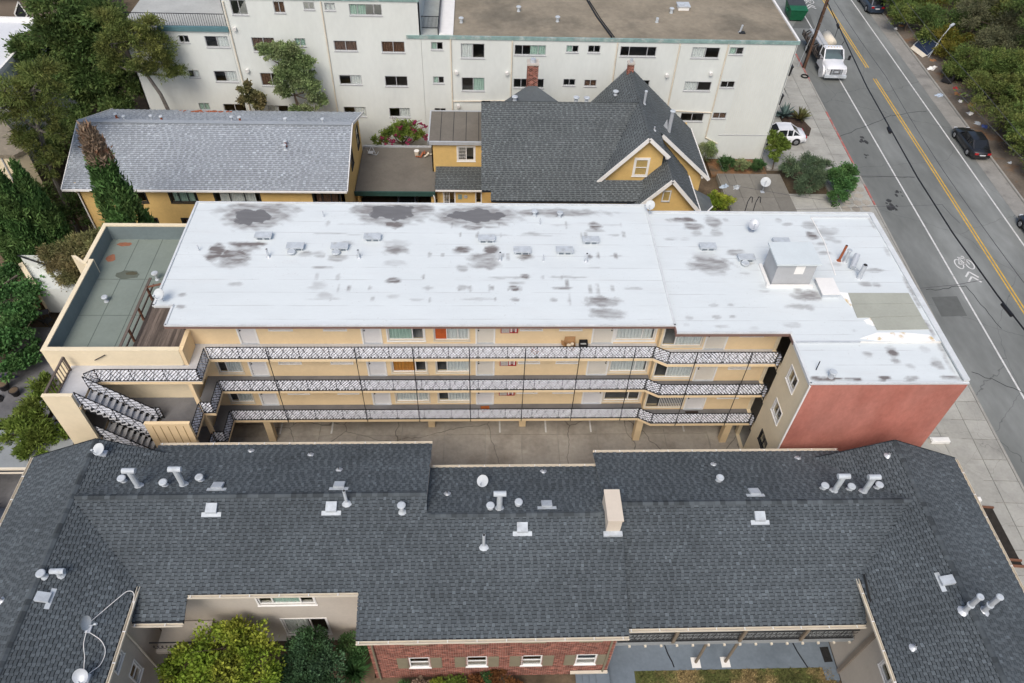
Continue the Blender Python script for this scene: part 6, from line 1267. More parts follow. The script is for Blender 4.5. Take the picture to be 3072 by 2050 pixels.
wire('slack wire running from the yard to the white roof corner', [(19.7, 53.93, 3), (19.87, 48.78, 3), (24, 46, 4), (27, 43, 5.5)], .014)
wl = MB()
for x in (15.9, 16.4): wl.tube([(x, 35.6, 10.3), (x+.05, 35.75, 11.0), (x+.15, 35.8, 11.35), (x+.25, 35.75, 11.35), (x+.3, 35.7, 11.0)], .025, 6)
for z in (9.2, 9.6, 10.0, 10.3): wl.tube([(15.9, 35.62, z), (16.4, 35.62, z)], .02, 5)
wl.build('roof_ladder', iron, base=(16, 35.6, 9), label='black iron ladder hoops at the rear edge of the white roof', cat='ladder')
# ---------------------------------------------------------------- kerbside objects
tyre = MB()
for i in range(20):
    a0, a1 = i*math.tau/20, (i+1)*math.tau/20
    for j in range(6):
        b0, b1 = j*math.tau/6, (j+1)*math.tau/6; pt_ = lambda a, b: (34.0+math.cos(a)*(.34+.07*math.cos(b)), 72.3+math.sin(a)*(.34+.07*math.cos(b)), .09+.07*math.sin(b)); tyre.poly([pt_(a0, b0), pt_(a1, b0), pt_(a1, b1), pt_(a0, b1)])
tyre.build('loose_tyre', rubber, base=(34.0, 72.3, 0), label='thin black tyre lying on the sidewalk by the red kerb', cat='tyre', smooth=True)
for i, (x, y, lb) in enumerate(((38.2, 72.7, 'black waste bin at the white block beside the truck'), (35.5, 66.8, 'black waste bin at the white block above the agave'))):
    t = root('waste_bin', lb, 'bin', (x-6, y, 0), 'bins beside the white block'); m = MB().add([(x-6-.25, y-.3, 0), (x-6+.25, y-.3, 0), (x-6+.25, y+.3, 0), (x-6-.25, y+.3, 0), (x-6-.32, y-.37, 1), (x-6+.32, y-.37, 1), (x-6+.32, y+.37, 1), (x-6-.32, y+.37, 1)], [(0, 3, 2, 1), (0, 1, 5, 4), (1, 2, 6, 5), (2, 3, 7, 6), (3, 0, 4, 7)]); m.build('body', plastic_k, t); MB().box(x-6.36, x-5.64, y-.42, y+.42, 1.0, 1.08).build('lid', plastic_k, t)
sp_ = root('solar_sign', 'tilted dark solar panel on a frame with a bent lamp post on the verge', 'solar panel', (48.9, 77.6, 0))
MB().extr([(48.55, 79.4, .25), (49.05, 77.0, .25), (50.0, 77.4, 1.3), (49.5, 79.7, 1.3)], (.03, .02, -.05)).build('panel', M('solar_blue', (.02, .03, .06), .25, .1, 4, spec=.6), sp_)
m = MB()
for a, b in (((48.5, 79.45, .25), (49.02, 76.95, .25)), ((50.05, 77.35, 1.32), (49.5, 79.75, 1.32)), ((49.02, 76.95, .25), (50.05, 77.35, 1.32)), ((48.5, 79.45, .25), (49.5, 79.75, 1.32)), ((50.0, 77.4, 1.3), (50.1, 77.4, 0)), ((49.5, 79.7, 1.3), (49.6, 79.7, 0))): m.bar(a, b, .06, .06)
m.build('frame', galv, sp_)
MB().extr([(48.0, 79.0, .1), (48.5, 79.4, .25), (49.0, 77.0, .25), (48.5, 76.8, .1)], (0, 0, .04)).build('board', trim_c, sp_)
MB().tube([(49.2, 76.9, 0), (50.0, 77.4, 2.2), (50.7, 77.8, 3.2)], .05, 6).build('post', white_mt, sp_); MB().bar((50.6, 77.75, 3.2), (51.1, 78.1, 3.3), .25, .15).build('lamp_head', white_mt, sp_)
# dumped rubbish on the verge
def lump(nm, lab, cat, x, y, z, sx, sy, sz, mt, rot=0, seed=0, grp='rubbish dumped on the verge'):
    """crumpled heap: ragged outline, folded top"""
    r_ = random.Random(seed+int(x*10)); m = MB(); c_, s_ = math.cos(rot), math.sin(rot); n = 16; vs = []
    out = [r_.uniform(.45, 1.15) for j in range(n)]
    for i, (f, hh) in enumerate(((1.0, 0), (.86, .35), (.6, .8), (.3, .7), (.04, .9))):
        for j in range(n):
            a_ = j*math.tau/n; k_ = out[j]*f*r_.uniform(.8, 1.15); p, q = math.cos(a_)*sx*k_, math.sin(a_)*sy*k_
            vs.append((x+p*c_-q*s_, y+p*s_+q*c_, z+2*sz*hh*r_.uniform(.35, 1.1)))
    m.add(vs, [(i*n+j, i*n+(j+1) % n, (i+1)*n+(j+1) % n, (i+1)*n+j) for i in range(4) for j in range(n)]+[tuple(range(4*n, 5*n))]); return m.build(nm, mt, base=(x, y, z), label=lab, cat=cat, group=grp)
def armchair(lab, x, y, rot, tip):
    t = root('armchair', lab, 'armchair', (x, y, .05), 'rubbish dumped on the verge'); T0 = xf((x, y, .05), rot); ct, st_ = math.cos(tip), math.sin(tip); T = lambda p: T0((p[0]*ct-(p[2]-.0)*st_+.0, p[1], abs(p[0]*st_)+p[2]*ct))
    for nm, b in (('seat', (-.4, .4, -.45, .45, .2, .45)), ('backrest', (-.55, -.35, -.5, .5, .2, 1.0)), ('arm', (-.4, .45, -.6, -.42, .15, .65)), ('arm', (-.4, .45, .42, .6, .15, .65)), ('base', (-.4, .4, -.5, .5, .06, .2))): lbuild(MB().box(*b), T, nm, plastic_k, t)
    for a in (-.35, .35):
        for b in (-.4, .4): lbuild(MB().box(a-.03, a+.03, b-.03, b+.03, 0, .06), T, 'foot', galv, t)
armchair('upright black armchair dumped on the verge', 49.0, 71.6, 2.4, 0); armchair('tipped black armchair next to the upright one on the verge', 50.2, 71.9, .9, .5); armchair('black armchair lying on its back among the dumped furniture', 49.6, 73.0, 4.0, -.7)
lump('mattress', 'small white mattress beside the black armchairs', 'mattress', 48.7, 74.5, .03, .75, .4, .14, trim_w, .5)
tan_ = M('tan_cardboard', (.33, .17, .08), .9, .25, 3); cream_ = M('cream_rag', (.5, .44, .36), .9, .2, 4)
lump('blue_sheet', 'pale blue sheet on the concrete shoulder', 'cloth', 47.2, 69.0, ZR+.01, .5, .4, .1, M('pale_blue_cloth', (.42, .5, .6), .9, .1, 3), .4)
lump('red_cloth', 'red cloth just below the black armchairs', 'cloth', 49.2, 70.2, .04, .4, .3, .12, M('red_cloth', (.4, .03, .03), .9, .1, 3))
for i, (x, y, mt, nm, lb, ct) in enumerate(((49.0, 69.0, tan_, 'flattened_carton', 'tan flattened carton among the pale rags', 'carton'), (49.8, 68.6, cream_, 'rag_heap', 'cream heap of rags beside the tan carton', 'rags'), (49.4, 66.9, tan_, 'flattened_carton', 'orange brown carton nearest the black sedan', 'carton'), (48.6, 67.5, trim_w, 'paper_scrap', 'white paper scraps between the two cartons', 'paper'), (49.4, 76.2, tan_, 'flattened_carton', 'tan carton under the bent lamp post', 'carton'), (48.6, 65.2, trim_w, 'rubbish_bag', 'small white rubbish bag on the verge', 'bag'), (48.5, 63.4, white_mt, 'rubbish_bag', 'white and blue rubbish bags behind the black sedan', 'bag'), (48.9, 62.8, M('blue_bag', (.06, .1, .3), .6, .1, 3), 'rubbish_bag', 'dark blue rubbish bag behind the black sedan', 'bag'), (48.3, 56.6, white_mt, 'paper_scrap', 'white paper scrap on the bare verge', 'paper'), (49.2, 84.6, tan_, 'flattened_carton', 'tan carton on the verge near the blue suv', 'carton'), (49.6, 85.6, galv, 'metal_sheet', 'bent grey metal sheet near the blue suv', 'metal sheet'), (48.3, 83.9, trim_w, 'paper_scrap', 'white scraps by the kerb near the blue suv', 'paper'))):
    lump(nm, lb, ct, x, y, .04, .45 if 'scrap' not in nm else .25, .35 if 'scrap' not in nm else .2, .13, mt, i*.7, i)
tub = lambda x, y, lb, mt: (lump('plastic_tub', lb, 'tub', x, y, .31, .45, .35, .14, mt, .4, 3, 'things on the yard slab'))
tub(20.9, 52.3, 'pale blue plastic tub beside the yellow house', M('pale_blue_tub', (.42, .5, .58), .5, .05, 2)); tub(21.9, 52.2, 'white plastic lid on the yard slab', white_mt)
# alley clutter at left
gn = M('grey_plastic', (.10, .10, .12), .6, .1, 3)
def chair(lab, x, y, rot, mt):
    t = root('garden_chair', lab, 'chair', (x, y, 0), 'garden chairs in the alley'); T = xf((x, y, 0), rot)
    lbuild(MB().box(-.25, .25, -.25, .25, .4, .44), T, 'seat', mt, t); lbuild(MB().add([(-.27, -.25, .44), (-.27, .25, .44), (-.42, .25, .95), (-.42, -.25, .95), (-.23, -.25, .44), (-.23, .25, .44), (-.38, .25, .95), (-.38, -.25, .95)], [(0, 1, 2, 3), (7, 6, 5, 4), (3, 2, 6, 7), (0, 3, 7, 4), (1, 5, 6, 2)]), T, 'backrest', mt, t)
    for a in (-.22, .22):
        for b in (-.22, .22): lbuild(MB().box(a-.02, a+.02, b-.02, b+.02, 0, .4), T, 'leg', mt, t)
chair('grey garden chair by the stained garden wall', -29.9, 37.0, .4, gn); chair('dark garden chair lower down beside the deck wing', -29.4, 36.2, 1.2, frame_d)
def pot(lab, x, y, r, h, mt):
    t = root('plant_pot', lab, 'pot', (x, y, 0), 'pots in the alley'); MB().cyl((x, y, 0), (x, y, h), r*.7, r, 12).cyl((x, y, h), (x, y, h+.05), r*1.1, r*1.1, 12).build('pot', mt, t); MB().cyl((x, y, h+.05), (x, y, h+.06), r*.9, r*.9, 12).build('soil', dirt, t)
pot('terracotta pot at the foot of the garden wall', -30.2, 38.1, .4, .5, M('terracotta', (.35, .15, .08), .8, .15, 3)); pot('black plant pot in the alley', -29.1, 30.1, .28, .4, plastic_k); pot('dark plant pot among the alley clutter', -30.0, 30.6, .35, .45, plastic_k)
lump('tarpaulin_heap', 'crumpled purple tarpaulin in the left alley', 'tarpaulin', -30.4, 31.3, 0, .7, .5, .25, M('purple_tarp', (.06, .05, .14), .6, .2, 3), .3, 2, 'clutter in the alley'); lump('rubbish_bag', 'black rubbish bag in the left alley', 'bag', -30.2, 29.6, 0, .5, .45, .3, plastic_k, .3, 5, 'clutter in the alley')
# hose and mat on the patio
h1 = lambda lb, pts: MB().tube([(x, y, .05) for x, y in pts], .03, 6).build('garden_hose', iron, base=(*pts[0], .05), label=lb, cat='hose')
h1('dark hose lying across the left part of the blue grey patio', [(9.2, 13.9), (9.3, 13.4), (9.45, 13.0), (9.5, 12.75)]); h1('dark hose lying across the right part of the blue grey patio', [(15.75, 13.8), (15.85, 13.4), (16.0, 13.0), (16.15, 12.6)])
mat_('black door mat on the blue grey patio', 17.05, 17.5, 12.85, 13.6, .03, mat_k)
# ================================================================ VEGETATION
def leafm(nm, c, c2, tone=.45, trans=.25, c2r=(.45, .6)): return M(nm, c, .75, .25, .9, tone=tone, col2=c2, c2=c2r, trans=trans, spec=.25)
lf_dense = leafm('dense_dark_leaf', (.085, .145, .042), (.13, .175, .05))
lf_pine = leafm('olive_pine_needle', (.125, .165, .045), (.18, .195, .055))
lf_mid = leafm('mid_green_leaf', (.20, .27, .11), (.25, .29, .14))
lf_cyp = leafm('cypress_green', (.085, .175, .05), (.12, .20, .06))
lf_dead = leafm('dead_cypress', (.27, .20, .14), (.34, .15, .08), .4, .1, (.55, .62))
lf_ivy = leafm('ivy_green', (.07, .165, .05), (.10, .195, .06))
lf_jun = leafm('juniper_green', (.135, .20, .035), (.17, .22, .045))
lf_yel = leafm('yellow_green_leaf', (.17, .25, .028), (.29, .32, .045), .55)
lf_dk = leafm('glossy_dark_leaf', (.06, .125, .05), (.085, .16, .085), .6)
lf_grass = leafm('strappy_leaf', (.06, .14, .045), (.09, .16, .055))
lf_rust = leafm('rust_shrub_leaf', (.16, .07, .025), (.22, .10, .03))
lf_olive = leafm('dusty_olive_leaf', (.165, .17, .07), (.21, .175, .08))
lf_mag = leafm('magenta_bract', (.26, .03, .085), (.36, .05, .13), .4)
lf_brush = leafm('hillside_brush', (.115, .175, .045), (.18, .21, .055), .5)
lf_grey = leafm('grey_green_brush', (.12, .13, .07), (.15, .15, .08), .45)
lf_ylb = leafm('bright_brush', (.16, .16, .025), (.2, .17, .03), .45)
lf_agave = leafm('agave_blue', (.09, .14, .13), (.12, .16, .14), .3, .1)
def leaves(name, P, A, L, Wd, mat, parent, seed=0, D=None):
    """many leaf-sized lozenges. P points, A preferred axis (or None), L length, Wd width"""
    r = np.random.default_rng(seed); n = len(P); P = np.asarray(P, float)
    d_ = r.normal(size=(n, 3)) if A is None else np.asarray(A, float)+r.normal(size=(n, 3))*.45
    d_ /= np.linalg.norm(d_, axis=1, keepdims=True)+1e-9
    q = r.normal(size=(n, 3)); w_ = np.cross(d_, q); w_ /= np.linalg.norm(w_, axis=1, keepdims=True)+1e-9
    nn = np.cross(d_, w_); s = r.uniform(.6, 1.35, size=(n, 1)); l_ = L*s; ww = Wd*s
    v = np.empty((n, 4, 3)); v[:, 0] = P-d_*l_*.5; v[:, 1] = P+w_*ww*.5+nn*ww*.12; v[:, 2] = P+d_*l_*.5; v[:, 3] = P-w_*ww*.5+nn*ww*.12
    v = v.reshape(-1, 3)-np.array(OFF[parent.name]); me = bpy.data.meshes.new(name)
    me.vertices.add(4*n); me.vertices.foreach_set('co', v.ravel()); me.loops.add(4*n); me.loops.foreach_set('vertex_index', np.arange(4*n, dtype=np.int32))
    me.polygons.add(n); me.polygons.foreach_set('loop_start', np.arange(0, 4*n, 4, dtype=np.int32)); me.polygons.foreach_set('loop_total', np.full(n, 4, dtype=np.int32))
    me.update(calc_edges=True); t = r.random(n) if D is None else np.clip(np.asarray(D)+r.normal(0, .18, n), 0, 1)
    a = me.attributes.new('tone', 'FLOAT', 'FACE'); a.data.foreach_set('value', t.astype(np.float32)); me.materials.append(mat)
    o = bpy.data.objects.new(name, me); COL.objects.link(o); o.parent = parent; OFF[o.name] = OFF[parent.name]; return o
def clumps(ells, n, sub=9, seed=0, cr=.42, hollow=.55):
    """points in small clumps scattered over ellipsoids -> lumpy crown with gaps; returns points, outward axes, tone per clump"""
    r = np.random.default_rng(seed); vol = np.array([e[3]*e[4]*e[5] for e in ells])**.67; vol /= vol.sum(); P, A, D = [], [], []
    for e, f in zip(ells, vol):
        c = np.array(e[:3]); R0 = np.array(e[3:6]); k_ = max(4, int(sub)); m_ = max(1, int(n*f/k_))
        for i in range(k_):
            u = r.normal(size=3); u /= np.linalg.norm(u); u[2] = abs(u[2])*1.0 if r.random() < .7 else u[2]
            cc = c+u*R0*r.uniform(hollow, .92); rr_ = R0.mean()*cr*r.uniform(.65, 1.25)
            g_ = r.normal(size=(m_, 3)); g_ /= np.linalg.norm(g_, axis=1, keepdims=True); rad = r.random((m_, 1))**.45*np.where(r.random((m_, 1)) < .14, 1.45, 1.0)
            p = cc+g_*rad*rr_*np.array([1.1, 1.1, .75]); P.append(p); A.append(g_*.8+u*.6); D.append(np.full(m_, r.uniform(.2, .8)))
    return np.concatenate(P), np.concatenate(A), np.concatenate(D)
def tree(name, label, cat, base, trunk, ells, n, L, Wd, lm, bm=None, sub=10, seed=0, cr=.42, tr=.18, axis=True, group=None, limbs=True, hollow=.55):
    t = root(name, label, cat, base, group); bm = bm or bark
    if trunk:
        m = MB(); pts = [Vector(p) for p in trunk]; m.tube(pts, tr, 8, tr*.45)
        if limbs:
            r_ = random.Random(seed)
            for e in ells:
                c = Vector(e[:3]); s = min(pts[len(pts)//2:], key=lambda p: (p-c).length); mid = (s+c)/2+Vector((r_.uniform(-.2, .2), r_.uniform(-.2, .2), -.15)); m.tube([s, mid, c], tr*.45, 6, tr*.15)
                for k_ in range(3): d_ = Vector((r_.uniform(-1, 1)*e[3], r_.uniform(-1, 1)*e[4], r_.uniform(-.2, .9)*e[5]))*.8; m.tube([c-d_*.1, c+d_*.5, c+d_], tr*.2, 5, tr*.06)
        m.build('trunk', bm, t)
    P, A, D = clumps(ells, int(n*1.5), int(sub*1.25), seed, cr, hollow); leaves('crown', P, A if axis else None, L*.82, Wd*.82, lm, t, seed, D); return t
# big dense tree, pines at top left
tree('broadleaf_tree', 'large dense dark green tree at the top left', 'tree', (-33.5, 60.5, 0), [(-33.5, 60.5, 0), (-33.4, 60.4, 4), (-33.6, 60.3, 8)],
     [(-33.5, 60, 8.6, 3.0, 2.5, 2.4), (-36.2, 60, 7.2, 2.0, 2.2, 2.0), (-31.2, 60.3, 8.6, 2.2, 2.2, 2.4), (-32.3, 59.5, 5.6, 3.0, 2.0, 2.2), (-35, 59.4, 5.0, 2.4, 2, 2), (-29.8, 59.3, 5.2, 2.2, 2, 2.2), (-33.5, 60.5, 11, 2.2, 2, 1.4), (-30.2, 60, 10.6, 1.8, 1.8, 1.5)], 26000, .42, .17, lf_dense, sub=16, seed=1, tr=.35)
tree('understorey_shrub', 'dark shrub mass in the shade below the big dense tree', 'shrub', (-31.5, 57, 0), [(-31.5, 57, 0), (-31.5, 57, 2)], [(-33.5, 57, 2.4, 2.4, 1.8, 2), (-30.2, 57, 3.0, 1.8, 1.6, 2.2), (-34.5, 55, 2, 2, 2, 1.8), (-31, 55.5, 1.6, 2, 1.4, 1.6)], 8000, .35, .15, lf_dense, seed=2, sub=12)
tree('pine_tree', 'olive green pine with bare leaning trunk before the white block', 'tree', (-25.1, 55.6, 0), [(-25.0, 55.7, 0), (-25.2, 55.6, 4), (-25.5, 55.6, 6.4), (-26.1, 55.6, 8.2), (-26.0, 55.6, 11)],
     [(-25.0, 55.6, 10.3, 1.5, 1.4, 1.3), (-26.4, 55.6, 11.2, 1.3, 1.3, 1.1), (-24.6, 55.5, 8.9, 1.1, 1.1, .9), (-23.6, 55.5, 8.2, .9, .8, .55), (-26.3, 55.4, 8.6, 1.0, 1.0, .8), (-28.0, 55.8, 10.4, 1.3, 1.2, 1.1), (-24.6, 55.8, 11.9, 1.0, 1, .7), (-27.6, 55.8, 12.2, 1.2, 1.1, .8), (-28.8, 56, 8.9, 1.0, 1.0, .9)], 15000, .34, .07, lf_pine, bark_g, sub=14, seed=3, tr=.2, cr=.45)
tree('pine_tree', 'olive pine with several tufted limbs at the left edge above the cypresses', 'tree', (-31, 46.3, 0), [(-31, 46.3, 0), (-30.8, 46.2, 5), (-30.2, 46.1, 9), (-29.2, 46, 12)],
     [(-28.4, 46, 12.9, 1.3, 1.2, 1.0), (-30.4, 46, 11.7, 1.5, 1.3, 1.1), (-27.8, 46, 11.7, .9, .9, .8), (-31.8, 46, 10.6, 1.3, 1.3, 1.1), (-29.6, 46, 10.2, 1.6, 1.3, 1.2), (-30.6, 45.8, 8.4, 1.3, 1.2, 1.1), (-30.2, 45.6, 6.6, 1.0, 1.0, .9), (-32.8, 46, 12.2, 1.2, 1.2, .9), (-28.8, 45.8, 8.9, .8, .8, .7)], 15000, .34, .07, lf_pine, bark_g, sub=14, seed=4, tr=.24, cr=.45)
tree('broadleaf_tree', 'light green tree against the white block windows', 'tree', (-14.8, 55.6, 0), [(-14.7, 55.6, 0), (-14.8, 55.6, 4), (-14.9, 55.6, 6.5), (-15.1, 55.5, 9)],
     [(-15.1, 55.5, 9.9, 1.5, .9, 1.2), (-13.9, 55.4, 8.9, 1.5, .9, 1.2), (-15.0, 55.3, 8.2, 1.6, .9, 1.1), (-13.8, 55.3, 7.3, 1.4, .9, .9), (-16.3, 55.5, 10.2, .8, .7, .8), (-13.0, 55.4, 6.1, .9, .7, .6), (-15.6, 55.4, 6.9, .8, .7, .6), (-14.5, 55.2, 5.4, 1.1, .8, .5)], 17000, .23, .11, lf_mid, bark, sub=24, seed=5, tr=.13, cr=.36, hollow=.4)
tree('small_tree', 'small sparse olive tree beside the light green tree', 'tree', (-18.3, 55.6, 0), [(-18.1, 55.6, 0), (-18.2, 55.6, 4.5), (-18.4, 55.6, 6)], [(-18.7, 55.5, 7.0, .7, .6, .55), (-18.0, 55.5, 6.2, .8, .6, .6), (-18.8, 55.4, 6.0, .6, .5, .5), (-17.7, 55.4, 5.6, .5, .5, .4)], 2200, .3, .14, lf_olive, bark_g, sub=9, seed=6, tr=.09)
def cypress(name, label, x, y, h, rmax, n, seed, dead=0, group=None):
    t = root(name, label, 'tree', (x, y, 0), group); MB().tube([(x, y, 0), (x, y, h*.5), (x, y, h*.9)], .16, 7, .04).build('trunk', bark, t)
    r = np.random.default_rng(seed)
    def part_(z0, z1, m_, mat, nm):
        k_ = 300; P, A, D = [], [], []
        zs = z0+(z1-z0)*r.random(k_)**1.1; 
        for z in zs:
            f = z/h; rad = rmax*np.interp(f, [0, .08, .3, .62, .86, .96, 1], [.55, .85, 1, .72, .34, .2, .08] if dead else [.6, .9, 1, .72, .36, .12, .03])*r.uniform(.78, 1.1); a = r.random()*6.283
            c = np.array([x+math.cos(a)*rad*.82, y+math.sin(a)*rad*.82, z]); m2 = max(1, int(m_/k_)); u = np.array([math.cos(a)*.35, math.sin(a)*.35, 1.0])
            g_ = r.normal(size=(m2, 3))*np.array([.15, .15, .42])*(.6+.6*rmax/1.5); P.append(c+g_*np.array([1, 1, .8])*(1-.45*f)); A.append(np.repeat(u[None], m2, 0)+g_*.35); D.append(np.full(m2, r.uniform(.15, .85)))
        leaves(nm, np.concatenate(P), np.concatenate(A), .36, .10, mat, t, seed, np.concatenate(D))
    part_(.3 if dead else 2.0, h*(1-dead), n, lf_cyp, 'crown')
    if dead: part_(h*(1-dead*1.12), h*.985, int(n*.3), lf_dead, 'dead_top')
    return t
cypress('cypress_tree', 'tall cypress with a dead brown top beside the deck wing', -22.75, 38.9, 13.5, 1.65, 30000, 11, .13)
for i, (x, y, h, lb) in enumerate(((-32.2, 41.0, 10.0, 'leftmost green cypress at the left edge'), (-31.0, 41.0, 9.6, 'second green cypress from the left edge'), (-30.0, 41.8, 9.0, 'third green cypress from the left edge, half hidden'), (-32.6, 42.6, 10.6, 'tallest green cypress behind the leftmost one'))): cypress('cypress_tree', lb, x, y, h, 1.2, 17000, 20+i, 0, 'cypresses at the left')
tree('olive_bush', 'dusty olive bush beside the deck wing parapet', 'bush', (-27.6, 39.4, 0), [(-27.6, 39.4, 0), (-27.6, 39.4, 1.6)], [(-28.9, 39.6, 3.0, 1.1, 1.2, 1.1), (-27.3, 39.6, 3.4, 1.3, 1.3, 1.2), (-26.2, 39.9, 3.6, 1.2, 1.2, 1.2), (-27.3, 38.4, 2.6, 1.3, 1, 1.0), (-25.2, 40.4, 3.8, 1.2, 1, 1.1), (-28.6, 38.8, 2, 1, .9, .8), (-26.6, 37.6, 3.6, 1.2, .9, 1.1), (-27.8, 38.0, 3.4, 1.2, .9, 1.0), (-25.6, 38.8, 4.2, 1.2, .9, 1.1)], 14000, .28, .08, lf_olive, seed=30, sub=12)
tree('leafy_shrub', 'dark shrub in the gap below the left pine', 'shrub', (-31.5, 44, 0), [(-31.5, 44, 0), (-31.5, 44, 1.5)], [(-31.5, 44.2, 2.2, 1.8, 1.5, 1.6), (-33.5, 43.5, 2.2, 1.6, 1.5, 1.6), (-30, 45.5, 2.5, 1.2, 1.5, 1.6), (-33, 46, 3, 1.6, 1.5, 1.8)], 5000, .32, .12, lf_dense, seed=31, sub=11)
iv = tree('ivy_bank', 'thick green ivy covering the left fence', 'ivy', (-30.5, 34.5, 0), None, [(-30.4, 37.2, 2.2, .9, 1.2, .8), (-30.2, 35.6, 2.1, 1.2, 1.4, .9), (-29.8, 34.0, 1.8, 1.4, 1.3, .9), (-30.6, 32.6, 1.6, 1.5, 1.2, .9), (-29.4, 31.6, 1.0, 1.2, 1.0, .7), (-31.8, 36.2, 2.6, 1.2, 1.8, .8), (-32.0, 38.4, 2.4, 1.0, 1.2, .8), (-32.5, 33.8, 2, 1.5, 1.8, .9), (-28.9, 33.0, .8, .8, 1.0, .6)], 13000, .24, .19, lf_ivy, seed=32, sub=14, hollow=.3)
MB().prism([(-33.5, 31.5), (-31.2, 31.2), (-30.6, 37.8), (-33, 39.5)], 0, 1.8).build('fence_core', stucco_p, iv)
MB().bar((-32.6, 35.2, 2.9), (-31.0, 38.0, 2.9), .1, .1).build('fence_rail', wood_dk, iv)
tree('juniper_shrub', 'bright green juniper bush below the stair tower', 'shrub', (-25, 26.4, 0), [(-25, 26.4, 0), (-25, 26.4, 2)], [(-24.0, 30.2, 3.4, .8, .9, 1.0), (-25.2, 28.2, 2.8, 1.0, 1.0, .9), (-26.6, 25.6, 2.2, 1.2, 1.1, .8), (-27.4, 24.6, 1.8, 1.0, .9, .7), (-25.5, 25.0, 3.0, 1.1, 1, .9), (-24.3, 24.6, 3.2, 1.1, .9, .9), (-23.3, 25.0, 2.8, .9, .8, .9), (-24.8, 26.4, 3.2, 1.1, 1, .8), (-24.3, 27.9, 3.2, .8, .9, .9), (-23.7, 29.0, 3.6, .7, .8, .9), (-25.9, 26.2, 2.4, 1, 1, .7), (-24.6, 23.9, 2.8, 1.1, .6, .6), (-26.3, 24.4, 2.4, .8, .7, .7), (-22.9, 26.3, 3.0, .6, .8, .9)], 19000, .3, .09, lf_jun, seed=33, sub=13, cr=.36)
# garden at the bottom
tree('broadleaf_tree', 'rounded yellow green tree in the lower left garden', 'tree', (-11.2, 11.8, 0), [(-11.2, 11.8, 0), (-11.3, 11.9, 1.8), (-11.2, 12, 3)], [(-11.4, 12.7, 3.7, 1.5, 1.1, .9), (-12.6, 12.1, 3.3, 1.1, 1.1, .9), (-10.0, 12.3, 3.4, 1.2, 1.1, .9), (-11.3, 11.3, 3.6, 1.4, 1.1, 1.0), (-12.9, 11.0, 2.8, 1.0, 1.0, .9), (-9.7, 11.3, 3.0, 1.1, 1.0, .9), (-11.5, 10.4, 3.2, 1.4, .9, .9), (-10.9, 13.4, 3.6, 1.2, .6, .8), (-13.5, 12.0, 2.8, .7, .7, .7), (-10, 10.3, 2.8, 1, .8, .8)], 15000, .19, .12, lf_yel, seed=40, sub=15, cr=.38, tr=.12)
tree('broadleaf_shrub', 'dark glossy green shrub right of the yellow green tree', 'shrub', (-7.8, 12.6, 0), [(-7.8, 12.6, 0), (-7.8, 12.7, 1.2)], [(-7.9, 13.2, 2.5, 1.0, .8, .8), (-7.2, 12.6, 2.3, .9, .8, .8), (-8.5, 12.5, 2.3, .8, .8, .8), (-7.8, 11.8, 2.1, 1.1, .7, .8), (-6.9, 12.0, 1.9, .7, .7, .7), (-8.7, 11.8, 1.8, .6, .6, .6)], 9500, .16, .10, lf_dk, seed=41, sub=14, cr=.38, tr=.08)
def tuft(name, label, cat, x, y, h, r0, n, mat, seed, group=None, z=0, width=.05):
    t = root(name, label, cat, (x, y, z), group); r_ = random.Random(seed); m = MB()
    for i in range(n):
        a = r_.uniform(0, 6.283); q = r_.uniform(.05, .35)*r0; l_ = h*r_.uniform(.6, 1.1); sp_ = r0*r_.uniform(.4, 1.1); p0 = Vector((x+q*math.cos(a), y+q*math.sin(a), z)); p1 = p0+Vector((math.cos(a)*sp_*.4, math.sin(a)*sp_*.4, l_*.65)); p2 = p0+Vector((math.cos(a)*sp_, math.sin(a)*sp_, l_*r_.uniform(.7, 1)))
        s = Vector((-math.sin(a), math.cos(a), 0))*width; m.add([p0-s, p0+s, p1+s*.9, p1-s*.9, p2], [(0, 1, 2, 3), (3, 2, 4)], r_.random())
    m.build('leaves', mat, t); return t
tuft('strappy_plant', 'tall strappy green plant at the left corner of the brick front', 'plant', -6.0, 12.6, 1.9, .8, 260, lf_grass, 42, None, 0, .025)
tree('leafy_shrub', 'green shrub against the wall beside the strappy plant', 'shrub', (-6.1, 13.4, 0), [(-6.1, 13.4, 0), (-6.1, 13.4, .9)], [(-6.3, 13.5, 1.6, .5, .5, .6), (-5.8, 13.2, 1.3, .45, .5, .6)], 2200, .16, .06, lf_grass, seed=43, sub=9)
for i, (x, y, r0, h, mt, lb, n) in enumerate(((-3.5, 12.0, .4, .6, lf_grass, 'leftmost low green plant at the foot of the brick wall', 600), (-2.8, 12.0, .45, .7, lf_dead, 'brown leaved shrub second from the left at the brick wall', 700), (-2.0, 12.05, .4, .7, lf_yel, 'small yellow green shrub at the foot of the brick wall', 700), (-1.2, 12.0, .55, .8, lf_jun, 'bright green shrub below the second brick window', 900), (-.3, 12.1, .5, .9, lf_rust, 'first rust coloured shrub below the brick windows', 900), (.35, 12.25, .35, .9, lf_grass, 'green shrub between the two rust coloured shrubs', 600), (.95, 12.2, .6, 1.0, lf_rust, 'larger rust coloured shrub below the third brick window', 1200), (1.7, 11.9, .35, .6, lf_rust, 'small rust shrub right of the larger one', 500))):
    tree('garden_shrub', lb, 'shrub', (x, y, 0), [(x, y, 0), (x, y, h*.5)], [(x, y, h*.6, r0, r0*.9, h*.5)], n, .12, .07, mt, seed=50+i, sub=12, tr=.03, group='shrubs along the brick front')
